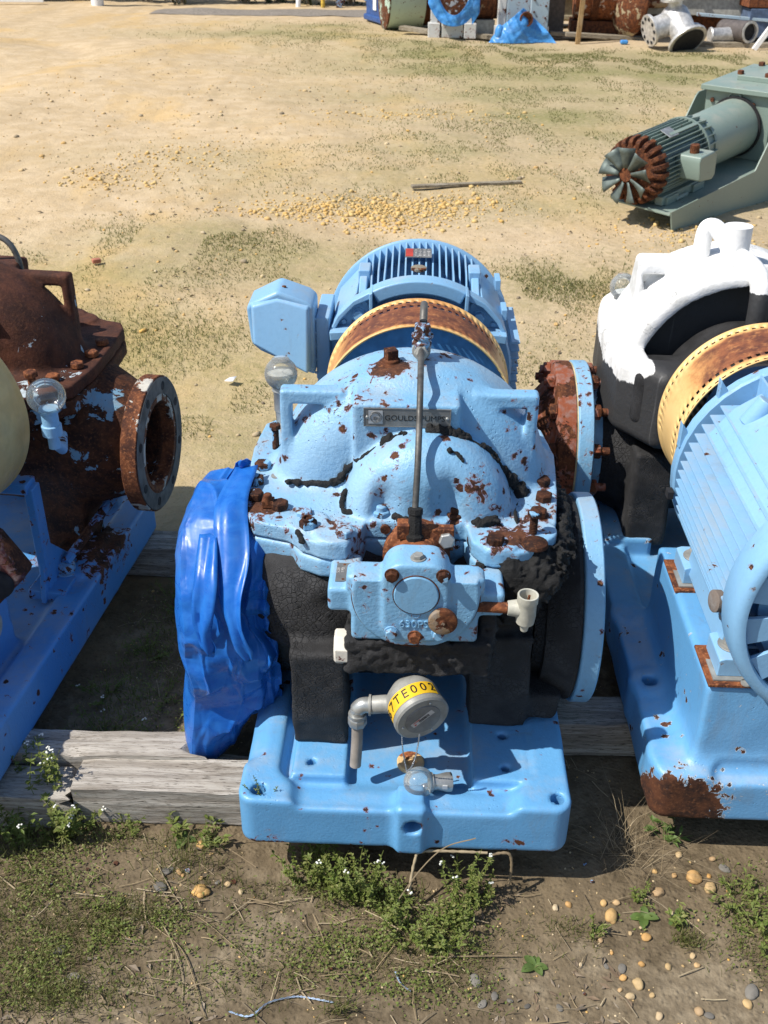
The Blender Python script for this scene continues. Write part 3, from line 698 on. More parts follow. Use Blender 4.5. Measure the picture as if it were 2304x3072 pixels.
base = sdf_obj('base_plate', f_base, (-0.33, -0.04, 0.08), (0.33, 1.80, 0.225), 0.0055, M['base'], U)
mb = MB(); mb.rev((0.010, 0.136, 0.172), (0.05, -0.05, 1), [(0, 0.026), (0.007, 0.0265), (0.009, 0.024), (0.009, 0.012), (0.002, 0.011)], 28, True, True)
mb.build('drain_plug', M['plug_tan'], base)

low = sdf_obj('lower_casing', f_lower_flange, (-0.34, 0.15, 0.50), (0.31, 0.79, 0.61), 0.005, M['lower'], U)
up = sdf_obj('upper_casing', f_upper, (-0.345, 0.155, 0.59), (0.305, 0.79, 0.875), 0.0031, M['cast'], U)

def f_ins(x, y, z):
    x, y, z = np.broadcast_arrays(np.asarray(x, np.float32), np.asarray(y, np.float32), np.asarray(z, np.float32))
    d = s_cyl(y-0.435, (z-0.40)*0.92, x+0.03, 0.185, 0.255, 0.03)
    d = smin(d, s_ell(x, y, z, (-0.17, 0.30, 0.47), (0.15, 0.12, 0.13)), 0.05)
    d = smin(d, s_box(x, y, z, (-0.13, 0.40, 0.50), (0.15, 0.14, 0.058), 0.02), 0.03)
    d = smin(d, s_ell(x, y, z, (0.16, 0.34, 0.50), (0.11, 0.12, 0.12)), 0.04)
    legl = s_box(x, y+0.08*(z-0.2), z, (-0.163, 0.225, 0.315), (0.051, 0.070, 0.114), 0.006)
    legr = s_box(x, y, z, (0.176, 0.30, 0.31), (0.056, 0.085, 0.109), 0.006)
    d = smin(d, smin(legl, legr, 0.005), 0.02)
    d = smin(d, s_box(x-0.25*(z-0.25), y, z, (0.262, 0.30, 0.245), (0.035, 0.075, 0.028), 0.01), 0.02)
    for px, py, pz, r in ((-0.115, 0.21, 0.535, 0.020), (-0.155, 0.205, 0.53, 0.022), (-0.19, 0.215, 0.548, 0.016), (-0.24, 0.255, 0.55, 0.018), (0.235, 0.235, 0.565, 0.028), (0.21, 0.20, 0.55, 0.024), (0.25, 0.28, 0.57, 0.03)):
        d = smin(d, s_ell(x, y, z, (px, py, pz), (r*1.3, r, r)), 0.015)
    return d+0.006*fbm(x*18, y*18, z*18, 3, 31)
sdf_obj('insulation', f_ins, (-0.32, 0.10, 0.19), (0.34, 0.68, 0.60), 0.006, M['foam'], U)

def f_tarmass(x, y, z):
    x, y, z = np.broadcast_arrays(np.asarray(x, np.float32), np.asarray(y, np.float32), np.asarray(z, np.float32))
    d = np.full(x.shape, 1.0, np.float32)
    for px, py, pz, rx, ry, rz in ((0.185, 0.186, 0.588, 0.055, 0.016, 0.034), (0.235, 0.205, 0.585, 0.035, 0.022, 0.036), (0.262, 0.26, 0.585, 0.022, 0.05, 0.040), (0.205, 0.176, 0.550, 0.045, 0.020, 0.035), (0.285, 0.40, 0.58, 0.016, 0.12, 0.030), (0.175, 0.16, 0.52, 0.02, 0.015, 0.02)):
        d = smin(d, s_ell(x, y, z, (px, py, pz), (rx, ry, rz)), 0.02)
    return d+0.009*fbm(x*40, y*40, z*40, 3, 41)+0.006*fbm(x*120, y*120, z*120, 2, 42)
sdf_obj('sealant_mass', f_tarmass, (0.10, 0.11, 0.46), (0.33, 0.56, 0.65), 0.0036, M['tar'], U)

# torn sealant smeared into the crease round the dome
def bead(pts, r, seed, name='sealant_bead', rough=0.75):
    P = np.array([p[:] for p in arc_pts(pts, 4)], np.float32); m = len(P); rng = np.random.default_rng(seed)
    r = r*0.74; P[:, 1] += 0.003; R = r*(0.75+0.5*rng.random(m)); R[0] *= 0.35; R[-1] *= 0.35
    def f(x, y, z):
        x, y, z = np.broadcast_arrays(np.asarray(x, np.float32), np.asarray(y, np.float32), np.asarray(z, np.float32))
        d = np.full(x.shape, 1.0, np.float32)
        for k in range(m-1):
            a, b = P[k], P[k+1]; e = b-a; t = np.clip(((x-a[0])*e[0]+(y-a[1])*e[1]+(z-a[2])*e[2])/float(e@e), 0, 1)
            dd = np.sqrt((x-a[0]-e[0]*t)**2+(y-a[1]-e[1]*t)**2+(z-a[2]-e[2]*t)**2)-(R[k]+(R[k+1]-R[k])*t); d = np.minimum(d, dd)
        return d*0.9+rough*(1.05*r*fbm(x*110, y*110, z*110, 3, seed)+1.0*r*fbm(x*34, y*34, z*34, 2, seed+3))
    pad = r*2.2; lo = P.min(0)-pad; hi = P.max(0)+pad
    return sdf_obj(name, f, tuple(map(float, lo)), tuple(map(float, hi)), 0.0022, M['tar'], U, 1)
bead([(-0.246, 0.386, 0.645), (-0.205, 0.386, 0.642), (-0.164, 0.386, 0.642), (-0.140, 0.384, 0.655), (-0.121, 0.376, 0.682), (-0.103, 0.366, 0.703), (-0.080, 0.356, 0.722), (-0.055, 0.352, 0.742)], 0.0080, 1)
bead([(-0.060, 0.354, 0.745), (-0.020, 0.352, 0.762), (0.000, 0.350, 0.764), (0.042, 0.350, 0.771), (0.085, 0.355, 0.762), (0.122, 0.366, 0.734), (0.159, 0.377, 0.694), (0.190, 0.384, 0.656), (0.207, 0.386, 0.636), (0.200, 0.37, 0.632)], 0.0125, 2)
bead([(0.02, 0.354, 0.776), (0.06, 0.354, 0.776), (0.10, 0.360, 0.757)], 0.0115, 5)
bead([(-0.120, 0.320, 0.672), (-0.128, 0.312, 0.652), (-0.124, 0.296, 0.637), (-0.105, 0.290, 0.637), (-0.085, 0.288, 0.637)], 0.0060, 3)
bead([(0.110, 0.272, 0.637), (0.13, 0.268, 0.637), (0.160, 0.27, 0.637)], 0.0100, 4)
bead([(-0.035, 0.275, 0.640), (-0.022, 0.270, 0.640), (-0.005, 0.268, 0.640)], 0.0085, 6)
bead([(0.060, 0.300, 0.766), (0.078, 0.298, 0.758), (0.092, 0.290, 0.744)], 0.0060, 8)
bead([(0.197, 0.34, 0.640), (0.188, 0.31, 0.638), (0.190, 0.27, 0.635)], 0.0035, 9)
bead([(-0.205, 0.232, 0.634), (-0.196, 0.214, 0.634), (-0.190, 0.200, 0.628)], 0.0050, 10)

# casing bolts
rng = random.Random(3)
BL = [(-0.294, 0.462, 1), (-0.299, 0.402, 1), (-0.292, 0.344, 1), (-0.242, 0.310, 1), (-0.195, 0.283, 0), (-0.183, 0.240, 1), (-0.117, 0.214, 0),
      (-0.055, 0.288, 1), (0.079, 0.288, 1), (0.146, 0.203, 1), (0.230, 0.306, 1), (0.246, 0.365, 1), (0.248, 0.425, 1), (0.246, 0.490, 1)]
for k, (bx, by, ru) in enumerate(BL):
    mb = MB(); z0 = 0.633 if k not in (5, 6, 9) else 0.638
    hexhead(mb, (bx, by, z0), (rng.uniform(-.03, .03), rng.uniform(-.03, .03), 1), 0.0165, 0.014, rng.random()*2)
    if k in (7, 8): mb.rev((bx, by, z0+0.013), (0, 0, 1), [(0, 0.010), (0.009, 0.0095), (0.011, 0.007)], 14)
    if k in (5,): mb.rev((bx, by, z0+0.013), (0, 0, 1), [(0, 0.0115), (0.006, 0.0115), (0.006, 0.008), (0.001, 0.007)], 14)
    mb.build('bolt', M['bolt_rust'] if ru else M['bolt'], up, 0.0012)
def jack(x, y, z0, h):
    mb = MB(); n = int(h/0.0034)
    prof = []
    for i in range(n): prof += [(i*0.0034, 0.0066), (i*0.0034+0.0017, 0.0078)]
    mb.rev((x, y, z0), (0, 0, 1), prof, 12); hexhead(mb, (x, y, z0+h), (0, 0, 1), 0.0125, 0.010, 0.3)
    mb.build('jack_bolt', M['bolt_rust'], up, 0.0008)
jack(0.214, 0.236, 0.632, 0.042); jack(-0.279, 0.545, 0.632, 0.046)
mb = MB(); mb.box((-0.264, 0.315, 0.641), (0.022, 0.020, 0.016)); mb.rev((-0.264, 0.312, 0.64), (0, 0, 1), [(0, .008), (.02, .008), (.021, .006)], 12)
mb.build('dowel', M['rust_dark'], up, 0.002)
mb = MB(); mb.rev((0.215, 0.205, 0.634), (0, 0, 1), [(0, 0.024), (0.006, 0.022), (0.011, 0.013), (0.012, 0.004)], 16); mb.build('broken_nut', M['bolt_rust'], up)
mb = MB(); mb.rev((-0.262, 0.43, 0.633), (0, 0, 1), [(0, 0.012), (0.0015, 0.012)], 20); mb.build('washer', M['grey_paint'], up)
# square plug on the crest
mb = MB(); mb.rev((-0.046, 0.485, 0.846), (0, 0, 1), [(0, 0.026), (0.006, 0.024), (0.007, 0.018), (0.012, 0.017), (0.014, 0.014)], 18); mb.box((-0.046, 0.485, 0.868), (0.022, 0.022, 0.020), Matrix.Rotation(0.4, 3, 'Z'))
mb.build('square_plug', M['rust_dark'], up, 0.0015)

# nameplate
NP = frame((-0.0125, 0.3562, 0.800), (1, 0, 0), (0, -0.08, 1))
npm = MB(); npm.box((0, 0, 0.0008), (0.156, 0.038, 0.0016))
for s in (-1, 1):
    npm.box((0, s*0.0182, 0.0018), (0.156, 0.0016, 0.0012)); npm.box((s*0.0772, 0, 0.0018), (0.0016, 0.0348, 0.0012))
pl = npm.build('nameplate', M['plate'], U, 0.0003); pl.data.transform(NP)
text_mesh('lettering', 'GOULDS PUMPS', 0.0152, M['ink'], NP @ Matrix.Translation((0.0135, -0.001, 0.0018)) @ Matrix.Diagonal((0.99, 1.0, 1, 1)), pl, 0.0003)
mb = MB(); mb.box((0, 0, 0), (0.0255, 0.0265, 0.0008)); o = mb.build('emblem_square', M['plate_white'], pl); o.data.transform(NP @ Matrix.Translation((-0.0565, 0.0005, 0.0019)))
mb = MB()
P = []
for k in range(64):
    a = math.radians(130)-k*math.radians(9.2); r = 0.0112-0.0048*(k/63)**1.5
    P.append((r*math.cos(a), r*math.sin(a), 0))
mb.tube(P, 0.00095, 6); mb_o = mb.build('emblem', M['plate'], pl); mb_o.data.transform(NP @ Matrix.Translation((-0.0565, 0.0005, 0.0026)))
text_mesh('emblem_letters', 'gp', 0.0098, M['plate'], NP @ Matrix.Translation((-0.0560, 0.0, 0.0028)) @ Matrix.Rotation(-0.12, 4, 'Z'), pl, 0.0005)
for s in (-1, 1):
    mb = MB(); mb.ball((0, 0, 0), 0.0032, 10, 6, (1, 1, .5)); o = mb.build('rivet', M['steel'], pl); o.data.transform(NP @ Matrix.Translation((s*0.0715, 0, 0.002)))

# packing gland with its rusty follower
mb = MB(); mb.rev((0.010, 0.270, 0.594), (0, -1, 0), [(0, 0.050), (0.030, 0.052), (0.034, 0.060), (0.052, 0.060), (0.055, 0.056), (0.058, 0.048), (0.090, 0.046), (0.092, 0.040)], 40)
mb.box((0.052, 0.228, 0.630), (0.046, 0.020, 0.044))
gl = mb.build('packing_gland', M['rust'], U, 0.002)
mb = MB(); hexhead(mb, (0.062, 0.217, 0.632), (0.05, -1, 0.25), 0.0145, 0.012, 0.2); mb.build('bolt', M['steel'], gl, 0.001)
mb = MB(); mb.rev((-0.047, 0.268, 0.622), (0, -1, 0), [(0, 0.009), (0.008, 0.009)], 12); mb.build('stud', M['rust_dark'], gl)
mb = MB(); hexhead(mb, (0.082, 0.150, 0.592), (1, -.2, 0.2), 0.009, 0.012, 0.2); mb.build('bolt', M['elbow'], gl, 0.001)

# bearing housing
def f_brg(x, y, z):
    x, y, z = np.broadcast_arrays(np.asarray(x, np.float32), np.asarray(y, np.float32), np.asarray(z, np.float32))
    q = s_box(x, 0*y, z, (0.010, 0, 0.5905), (0.0562, 1, 0.0790), 0.036)
    boss = s_ext(q, y-0.112, 0.033, 0.007)
    disc = np.maximum(s_cyl(x-0.010, z-0.600, y-0.112, 0.1065, 0.026, 0.004), z-0.632)
    body = s_box(x, y, z, (0.009, 0.117, 0.566), (0.108, 0.022, 0.066), 0.008)
    d = smin(disc, body, 0.006)
    d = smin(d, smin(s_box(x, y, z, (-0.078, 0.117, 0.618), (0.028, 0.020, 0.014), 0.006), s_box(x, y, z, (0.090, 0.115, 0.617), (0.034, 0.018, 0.014), 0.006), 0.002), 0.012)
    d = smin(d, boss, 0.008)
    d = smin(d, s_box(x, y, z, (-0.112, 0.158, 0.578), (0.027, 0.055, 0.024), 0.008), 0.010)
    d = smin(d, s_box(x, y, z, (0.132, 0.150, 0.574), (0.028, 0.045, 0.024), 0.008), 0.010)
    d = np.maximum(d, 0.500-z)
    g = np.abs(s_cyl(x-0.010, z-0.600, y-0.087, 0.1085, 0.1, 0.001)); d = np.where(z < 0.63, np.maximum(d, np.where(y < 0.093, 0.0012-g, -1)), d)
    return d+0.0005*fbm(x*40, y*40, z*40, 2, 51)
bh = sdf_obj('bearing_housing', f_brg, (-0.15, 0.070, 0.49), (0.17, 0.215, 0.68), 0.0028, M['lower'], U)
mb = MB(); mb.rev((0.0105, 0.0810, 0.6105), (0, -1, 0), [(0, 0.0375), (0.0045, 0.0372), (0.0060, 0.0355), (0.0065, 0.02)], 40); mb.build('end_cap', M['number'], bh)
mb = MB(); mb.tube([(0.0105+0.0383*math.cos(math.radians(7.2*k)), 0.0785, 0.6105+0.0383*math.sin(math.radians(7.2*k))) for k in range(51)], 0.0011, 6); mb.build('seam', M['rust_dark'], bh)
mb = MB(); mb.tube([(0.010+0.1075*math.cos(math.radians(-200+4.7*k)), 0.0935, 0.600+0.1075*math.sin(math.radians(-200+4.7*k))) for k in range(47)], 0.0013, 6); mb.build('seam', M['rust_dark'], bh)
for bx, bz, m_ in ((-0.030, 0.650, 'bolt_rust'), (0.054, 0.651, 'bolt_rust'), (-0.030, 0.533, 'bolt'), (0.010, 0.525, 'rust'), (0.050, 0.533, 'bolt')):
    mb = MB(); hexhead(mb, (bx, 0.0795, bz), (0, -1, 0), 0.0105, 0.009, rng.random(), 1.18); mb.build('bolt', M[m_], bh, 0.001)
text_mesh('cast_number', '630PS', 0.0205, M['number'], frame((0.008, 0.0790, 0.5505), (1, 0, 0), (0, 0, 1)), bh, 0.0022)
mb = MB(); mb.rev((0.011, 0.0795, 0.5705), (0, -1, 0), [(0, 0.0080), (0.0018, 0.0078), (0.002, 0.006), (0.0008, 0.0055)], 18); mb.build('cast_mark', M['lower'], bh)
mb = MB(); mb.rev((0.056, 0.0795, 0.566), (0, -1, 0), [(0, 0.020), (0.009, 0.0245), (0.016, 0.0245), (0.0175, 0.022), (0.0165, 0.006), (0.0185, 0.004)], 32); mb.build('round_plug', rusty('tan_rusty_plug', 0.7, left=(0.24, 0.165, 0.10), amount=0.95), bh, 0.001)
mb = MB(); hexhead(mb, (0.012, 0.100, 0.6685), (0, 0, 1), 0.0100, 0.006, 0.3, 1.3); mb.build('breather', M['grey_paint'], bh, 0.001)
mb = MB(); mb.box((-0.114, 0.150, 0.6035), (0.026, 0.055, 0.0016)); tp = mb.build('tag_plate', M['plate'], bh, 0.0003)
TPm = frame((-0.1145, 0.150, 0.6046), (0, -1, 0), (1, 0, 0))
for q_, tx, ty in (('1 PSI', -0.005, -0.001), ('5 2.8', -0.004, -0.009)): text_mesh('tag_print', q_, 0.0075, M['pale_print'], TPm @ Matrix.Translation((tx, ty, 0.0002)) @ Matrix.Rotation(math.pi, 4, 'Z'), tp, 0.0002)
for ty in (-0.022, 0.022):
    mb = MB(); mb.ball((-0.114, 0.150+ty, 0.6045), 0.0026, 8, 5, (1, 1, .5)); mb.build('rivet', M['rust_dark'], tp)

def f_block(x, y, z):
    x, y, z = np.broadcast_arrays(np.asarray(x, np.float32), np.asarray(y, np.float32), np.asarray(z, np.float32))
    d = s_box(x, y-0.0*z, z, (0.016, 0.185, 0.463), (0.126, 0.092, 0.036), 0.008)
    d = smin(d, s_box(x, y, z, (0.137, 0.19, 0.50), (0.014, 0.07, 0.05), 0.006), 0.012)
    return d+0.007*fbm(x*26, y*26, z*26, 3, 61)+0.005*fbm(x*110, y*110, z*110, 2, 62)
sdf_obj('insulation_block', f_block, (-0.14, 0.07, 0.40), (0.18, 0.30, 0.57), 0.0040, M['foam_grain'], U)
mb = MB(); mb.rev((-0.105, 0.125, 0.463), (-1, 0, 0), [(0, 0.032), (0.022, 0.032), (0.025, 0.028)], 8, True, True, 0.39); mb.build('pipe_cap', M['white_fit'], U, 0.0015)
# rusty drain pipe with a pale street elbow
mb = MB(); mb.tube([(0.06, 0.105, 0.572), (0.12, 0.104, 0.573), (0.172, 0.103, 0.572)], 0.0098, 16); dp = mb.build('drain_pipe', rusty('rusty_pipe', 1.2), U)
mb = MB(); mb.tube([(0.165, 0.103, 0.572), (0.180, 0.103, 0.572), (0.196, 0.103, 0.572)], [0.0125, 0.015, 0.0165], 18)
mb.rev((0.196, 0.100, 0.542), (0.02, -0.02, 1), [(-0.014, 0.006), (-0.004, 0.0080), (0.002, 0.0095), (0.004, 0.0155), (0.020, 0.0170), (0.044, 0.0160), (0.047, 0.0178), (0.062, 0.0178), (0.062, 0.0145), (0.03, 0.0135)], 24)
mb.build('pipe_elbow', M['elbow'], dp, 0.0008)
mb = MB(); mb.cyl((0.197, 0.099, 0.575), (0.199, 0.097, 0.603), 0.0022); mb.build('pin', M['rust'], dp)

# flush tube from the crest down to the gland
mb = MB(); mb.tube(arc_pts([(0.0100, 0.495, 0.882), (0.0095, 0.42, 0.872), (0.0092, 0.345, 0.850), (0.0090, 0.305, 0.812), (0.0080, 0.262, 0.755), (0.0062, 0.238, 0.705), (0.0055, 0.226, 0.680)], 8), 0.0058, 12)
ft = mb.build('flush_tube', M['tubing'], U)
mb = MB(); mb.tube(arc_pts([(0.0125, 0.508, 0.925), (0.013, 0.53, 0.940), (0.0135, 0.56, 0.938), (0.014, 0.605, 0.900), (0.014, 0.64, 0.85)], 8), 0.0072, 12); mb.build('return_tube', M['tubing'], ft)
mb = MB(); mb.rev((0.0105, 0.500, 0.830), (0, 0, 1), [(0, 0.022), (0.004, 0.019), (0.006, 0.0105), (0.034, 0.0100), (0.036, 0.0125)], 16); mb.build('riser', M['rust_dark'], ft)
mb = MB(); mb.rev((0.0105, 0.500, 0.862), (0, 0, 1), [(0, 0.0155), (0.010, 0.0165), (0.014, 0.0185), (0.026, 0.0185), (0.030, 0.0150), (0.042, 0.0150)], 18)
hexhead(mb, (0.0115, 0.502, 0.902), (0, 0, 1), 0.0165, 0.020, 0.1); mb.rev((0.0115, 0.503, 0.896), (0, 0, 1), [(0, 0.0205), (0.006, 0.0205)], 18)
mb.build('compression_fitting', M['bolt'], ft, 0.001)
mb = MB(); mb.rev((0.0100, 0.490, 0.872), (0, -1, 0.10), [(0, 0.014), (0.016, 0.014), (0.018, 0.010), (0.024, 0.009)], 6); mb.rev((0.0100, 0.492, 0.874), (0, -1, 0.10), [(0, 0.0175), (0.006, 0.0175)], 18); mb.build('union_nut', M['grey_paint'], ft, 0.001)
mb = MB(); mb.rev((0.006, 0.205, 0.632), (0, 0.30, 1), [(0, 0.014), (0.012, 0.0165), (0.016, 0.0125), (0.050, 0.0118), (0.052, 0.0135), (0.062, 0.0135)], 8); mb.build('gland_fitting', M['tar'], ft, 0.001)
mb = MB(); mb.box((-0.014, 0.218, 0.652), (0.022, 0.026, 0.028)); mb.build('gland_block', M['rust'], ft, 0.002)

# temperature head under the bearing
SN = Vector((0.39, -0.905, -0.13)).normalized(); SO = Vector((0.0275, 0.040, 0.377))
sx_ = Vector((0, 0, 1)).cross(SN).normalized()*1.0; sy_ = SN.cross(sx_)
mb = MB(); mb.rev(SO, -SN, [(-0.002, 0.020), (-0.002, 0.0465), (0.001, 0.0500), (0.010, 0.0502), (0.012, 0.0485), (0.048, 0.0478), (0.062, 0.043), (0.078, 0.028), (0.084, 0.015)], 44)
sh = mb.build('sensor_head', M['grey_paint'], U, 0.0)
mb = MB(); mb.rev(SO+SN*0.002, SN, [(0, 0.0330), (0.0018, 0.0325), (0.0020, 0.031)], 40); mb.build('lid', M['plate'], sh)
mb = MB(); mb.rev(SO-SN*0.013, -SN, [(0, 0.0492), (0.028, 0.0486)], 44, False, False); 
V, F = mb.v, mb.f
keep = []
for q in F:
    c = sum((Vector(V[i]) for i in q), Vector())/4-SO; a = math.degrees(math.atan2(c.dot(sy_), c.dot(sx_))) % 360
    if 48 < a < 238: keep.append(q)
mb2 = MB(); mb2.add(V, keep); bnd = mb2.build('tag_band', M['yellow'], sh)
for k, chx in enumerate('C67TE002'):
    a = math.radians(203-k*20.5); rdir = sx_*math.cos(a)+sy_*math.sin(a); tdir = sx_*math.sin(a)-sy_*math.cos(a)
    o_ = SO-SN*0.0270+rdir*0.0493
    m_ = Matrix((tdir, -SN*-1.0, rdir)).transposed().to_4x4()
    m_ = Matrix((tdir, rdir.cross(tdir), rdir)).transposed().to_4x4(); m_.translation = o_
    text_mesh('tag_letter', chx, 0.0255, M['ink'], m_ @ Matrix.Diagonal((0.95, 1, 1, 1)), bnd, 0.0002)
BM = frame(SO+SN*0.0042, sx_*0.80+sy_*0.60, sy_*0.80-sx_*0.60)
mb = MB(); mb.box((0.001, 0.004, 0.0002), (0.046, 0.0115, 0.0004)); o = mb.build('sticker', M['barcode'], sh); o.data.transform(BM)
mb = MB(); xx = -0.006
while xx < 0.016:
    w_ = rng.choice((0.0006, 0.0010, 0.0014)); mb.box((xx, 0.0035, 0.0006), (w_, 0.006, 0.0004)); xx += w_+rng.choice((0.0006, 0.0010))
o = mb.build('barcode', M['ink'], sh); o.data.transform(BM)
mb = MB(); mb.box((-0.010, 0.0078, 0.0006), (0.014, 0.0014, 0.0003)); mb.box((-0.016, 0.002, 0.0006), (0.004, 0.003, 0.0003)); o = mb.build('red_print', M['red_ink'], sh); o.data.transform(BM)
for a in (75, 195, 300):
    mb = MB(); q = SO+SN*0.002+(sx_*math.cos(math.radians(a))+sy_*math.sin(math.radians(a)))*0.038; mb.ball(q, 0.0026, 8, 5); mb.build('screw', M['steel'], sh)
mb = MB(); mb.tube([(-0.005, 0.088, 0.366), (-0.045, 0.090, 0.362), (-0.066, 0.091, 0.358)], [0.018, 0.0165, 0.0165], 18); mb.rev((-0.064, 0.091, 0.358), (-1, 0, 0), [(0, 0.0195), (0.004, 0.0195)], 18); mb.build('hub', M['grey_paint'], sh)
mb = MB(); mb.tube(arc_pts([(-0.066, 0.091, 0.358), (-0.078, 0.091, 0.357), (-0.0875, 0.091, 0.348), (-0.0885, 0.091, 0.336)], 6), [0.0145]*13+[0.013]*6, 18)
mb.rev((-0.0885, 0.091, 0.338), (0, 0, -1), [(0, 0.0165), (0.006, 0.0165)], 20)
co = mb.build('conduit_elbow', M['steel'], sh)
mb = MB(); mb.rev((-0.0885, 0.091, 0.331), (0, 0, -1), [(0, 0.0155), (0.003, 0.0175), (0.017, 0.0175), (0.020, 0.0150)], 8); mb.build('conduit_nut', M['steel'], sh, 0.001)
mb = MB(); P = arc_pts([(-0.0885, 0.091, 0.316), (-0.0890, 0.088, 0.285), (-0.0905, 0.083, 0.25), (-0.0920, 0.078, 0.222)], 6); mb.tube(P, 0.0105, 16); mb.build('conduit', M['conduit'], sh)
# bead chain looping from the lid to the spare oiler
CH = arc_pts([(0.0230, 0.0230, 0.3550), (0.0215, 0.026, 0.330), (0.017, 0.038, 0.285), (0.011, 0.055, 0.245), (0.004, 0.066, 0.224)], 9)
mb = MB()
for p in CH: mb.ball(p, 0.00165, 6, 4)
mb.tube(CH, 0.0005, 4); mb.build('chain', M['chain'], sh)
CH = arc_pts([(-0.0075, 0.058, 0.318), (-0.0055, 0.060, 0.285), (-0.002, 0.064, 0.255), (0.0025, 0.066, 0.228), (0.004, 0.066, 0.222)], 7)
mb = MB()
for p in CH: mb.ball(p, 0.00165, 6, 4)
mb.tube(CH, 0.0005, 4); mb.build('chain', M['chain'], sh)

# suction flange on the right, discharge on the left (under the sheet)
mb = MB(); lathe_x(mb, (0.24, 0.42, 0.375), [(0, 0.150), (0.055, 0.150), (0.080, 0.158), (0.084, 0.210), (0.087, 0.213), (0.118, 0.213), (0.1205, 0.210), (0.1205, 0.165), (0.1235, 0.163), (0.1235, 0.140), (0.06, 0.140)], 72)
sf = mb.build('suction_flange', paint('blue_flange_paint', BLUE, chip=0.30, spots=0.35, cast=0.3, edge=0.1), U, 0.0015)
mb = MB(); lathe_x(mb, (0.24, 0.42, 0.375), [(0.0, 0.155), (0.05, 0.160), (0.0805, 0.160), (0.0815, 0.206), (0.075, 0.208), (0.02, 0.175)], 48); mb.build('flange_insulation', M['foam'], sf)
for k in range(12):
    a = 2*math.pi*(k+.5)/12; mb = MB(); mb.rev((0.323, 0.42+0.187*math.cos(a), 0.375+0.187*math.sin(a)), (1, 0, 0), [(0, 0.011), (0.0400, 0.011), (0.0402, 0.006)], 14); mb.build('bolt_hole', M['dark'], sf)
mb = MB(); lathe_x(mb, (-0.26, 0.42, 0.375), [(0, 0.150), (-0.05, 0.15), (-0.054, 0.205), (-0.088, 0.205), (-0.088, 0.1)], 48); mb.build('discharge_flange', M['lower'], U)

# coupling guard, motor end plate
guard('coupling_guard', M['guard'], 0.770, 0.945, 0.2115, U, 0.006, 0.601)
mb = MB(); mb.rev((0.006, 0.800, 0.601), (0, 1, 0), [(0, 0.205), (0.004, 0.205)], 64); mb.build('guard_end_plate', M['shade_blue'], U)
# rear bearing oiler
OB = Vector((-0.2765, 0.650, 0.752))
def bulb(name, parent, c, r, ax, mat, neck=True, film=True):
    ax = Vector(ax).normalized(); mb = MB(); pr = []
    for k in range(15):
        a = math.radians(-62+k*(62+58)/14); pr.append((r*math.sin(a), r*math.cos(a)))
    top = pr[-1]; pr += [(top[0]+r*0.06, top[1]*1.02), (top[0]+r*0.10, top[1]*0.96)]
    mb.rev(c, ax, pr, 32, False, True)
    o = mb.build(name, mat, parent, sharp=60)
    return o
oi = empty('oiler', (0, 0, 0), 0, U)
bulb('oil_bulb', oi, OB, 0.0345, (0, 0, 1), M['glass'])
mb = MB(); mb.rev((-0.2765, 0.650, 0.72), (0, 0, -1), [(-0.004, 0.0185), (0.004, 0.0205), (0.010, 0.0175), (0.050, 0.0175), (0.052, 0.0155), (0.085, 0.014), (0.088, 0.010)], 24); mb.build('oiler_cup', M['steel'], oi); mb = MB(); mb.rev(OB, (0, 0, 1), [(-0.026, 0.004), (-0.0245, 0.022), (-0.010, 0.0325), (0.002, 0.0338), (0.0022, 0.001)], 28); mb.build('oil', glass('oil_haze', dirt=0.55), oi)
mb = MB(); mb.tube([(-0.2765, 0.648, 0.645), (-0.272, 0.625, 0.630), (-0.262, 0.56, 0.605), (-0.20, 0.55, 0.60)], 0.0085, 12); mb.build('oiler_stem', M['grey_paint'], oi)

# ------------------------------------------------------------------ centre motor
mo = empty('motor', (0.005, 0, 0), 0, U)
def seg(y0, y1, poly, name, mat, par, bev=0.003):
    mb = MB(); mb.prism(poly, lambda a, b: (a, y0, b), lambda a, b: (a, y1, b)); return mb.build(name, mat, par, bev)
def circ(R, a0, a1, n, cz=0.60): return [(R*math.cos(math.radians(a0+(a1-a0)*k/n)), cz+R*math.sin(math.radians(a0+(a1-a0)*k/n))) for k in range(n+1)]
mb = MB(); mb.rev((0, 1.02, 0.60), (0, 1, 0), [(0, 0.19), (0.33, 0.19)], 48); mb.build('stator', M['motor'], mo)
mb = MB(); mb.rev((0, 1.30, 0.60), (0, 1, 0), [(0.010, 0.190), (0.014, 0.238), (0.018, 0.2425), (0.026, 0.2425), (0.030, 0.238), (0.034, 0.19)], 64); mb.build('rear_rim', M['motor'], mo)
mb = MB(); mb.rev((0, 1.355, 0.60), (0, 1, 0), [(0, 0.18), (0.004, 0.198), (0.11, 0.190), (0.13, 0.17), (0.132, 0.02)], 48); mb.build('fan_cowl', M['motor'], mo)
xs_f = [-0.135+0.0168*k for k in range(17)]
for k, xf in enumerate(xs_f):
    mb = MB(); zt = 0.60+math.sqrt(0.236**2-xf*xf); short = k in (3, 5, 11, 13)
    zb = 0.745
    poly = [(1.045, zb), (1.318, zb), (1.318, zt+0.002), (1.19, zt-0.012), (1.13, zt-(0.045 if not short else 0.012)), (1.06, zt-0.028)]
    mb.prism(poly, lambda a, b, x=xf: (x-0.0026, a, b), lambda a, b, x=xf: (x+0.0018, a, b)); mb.build('fin', M['motor'], mo, 0.0008, 1)
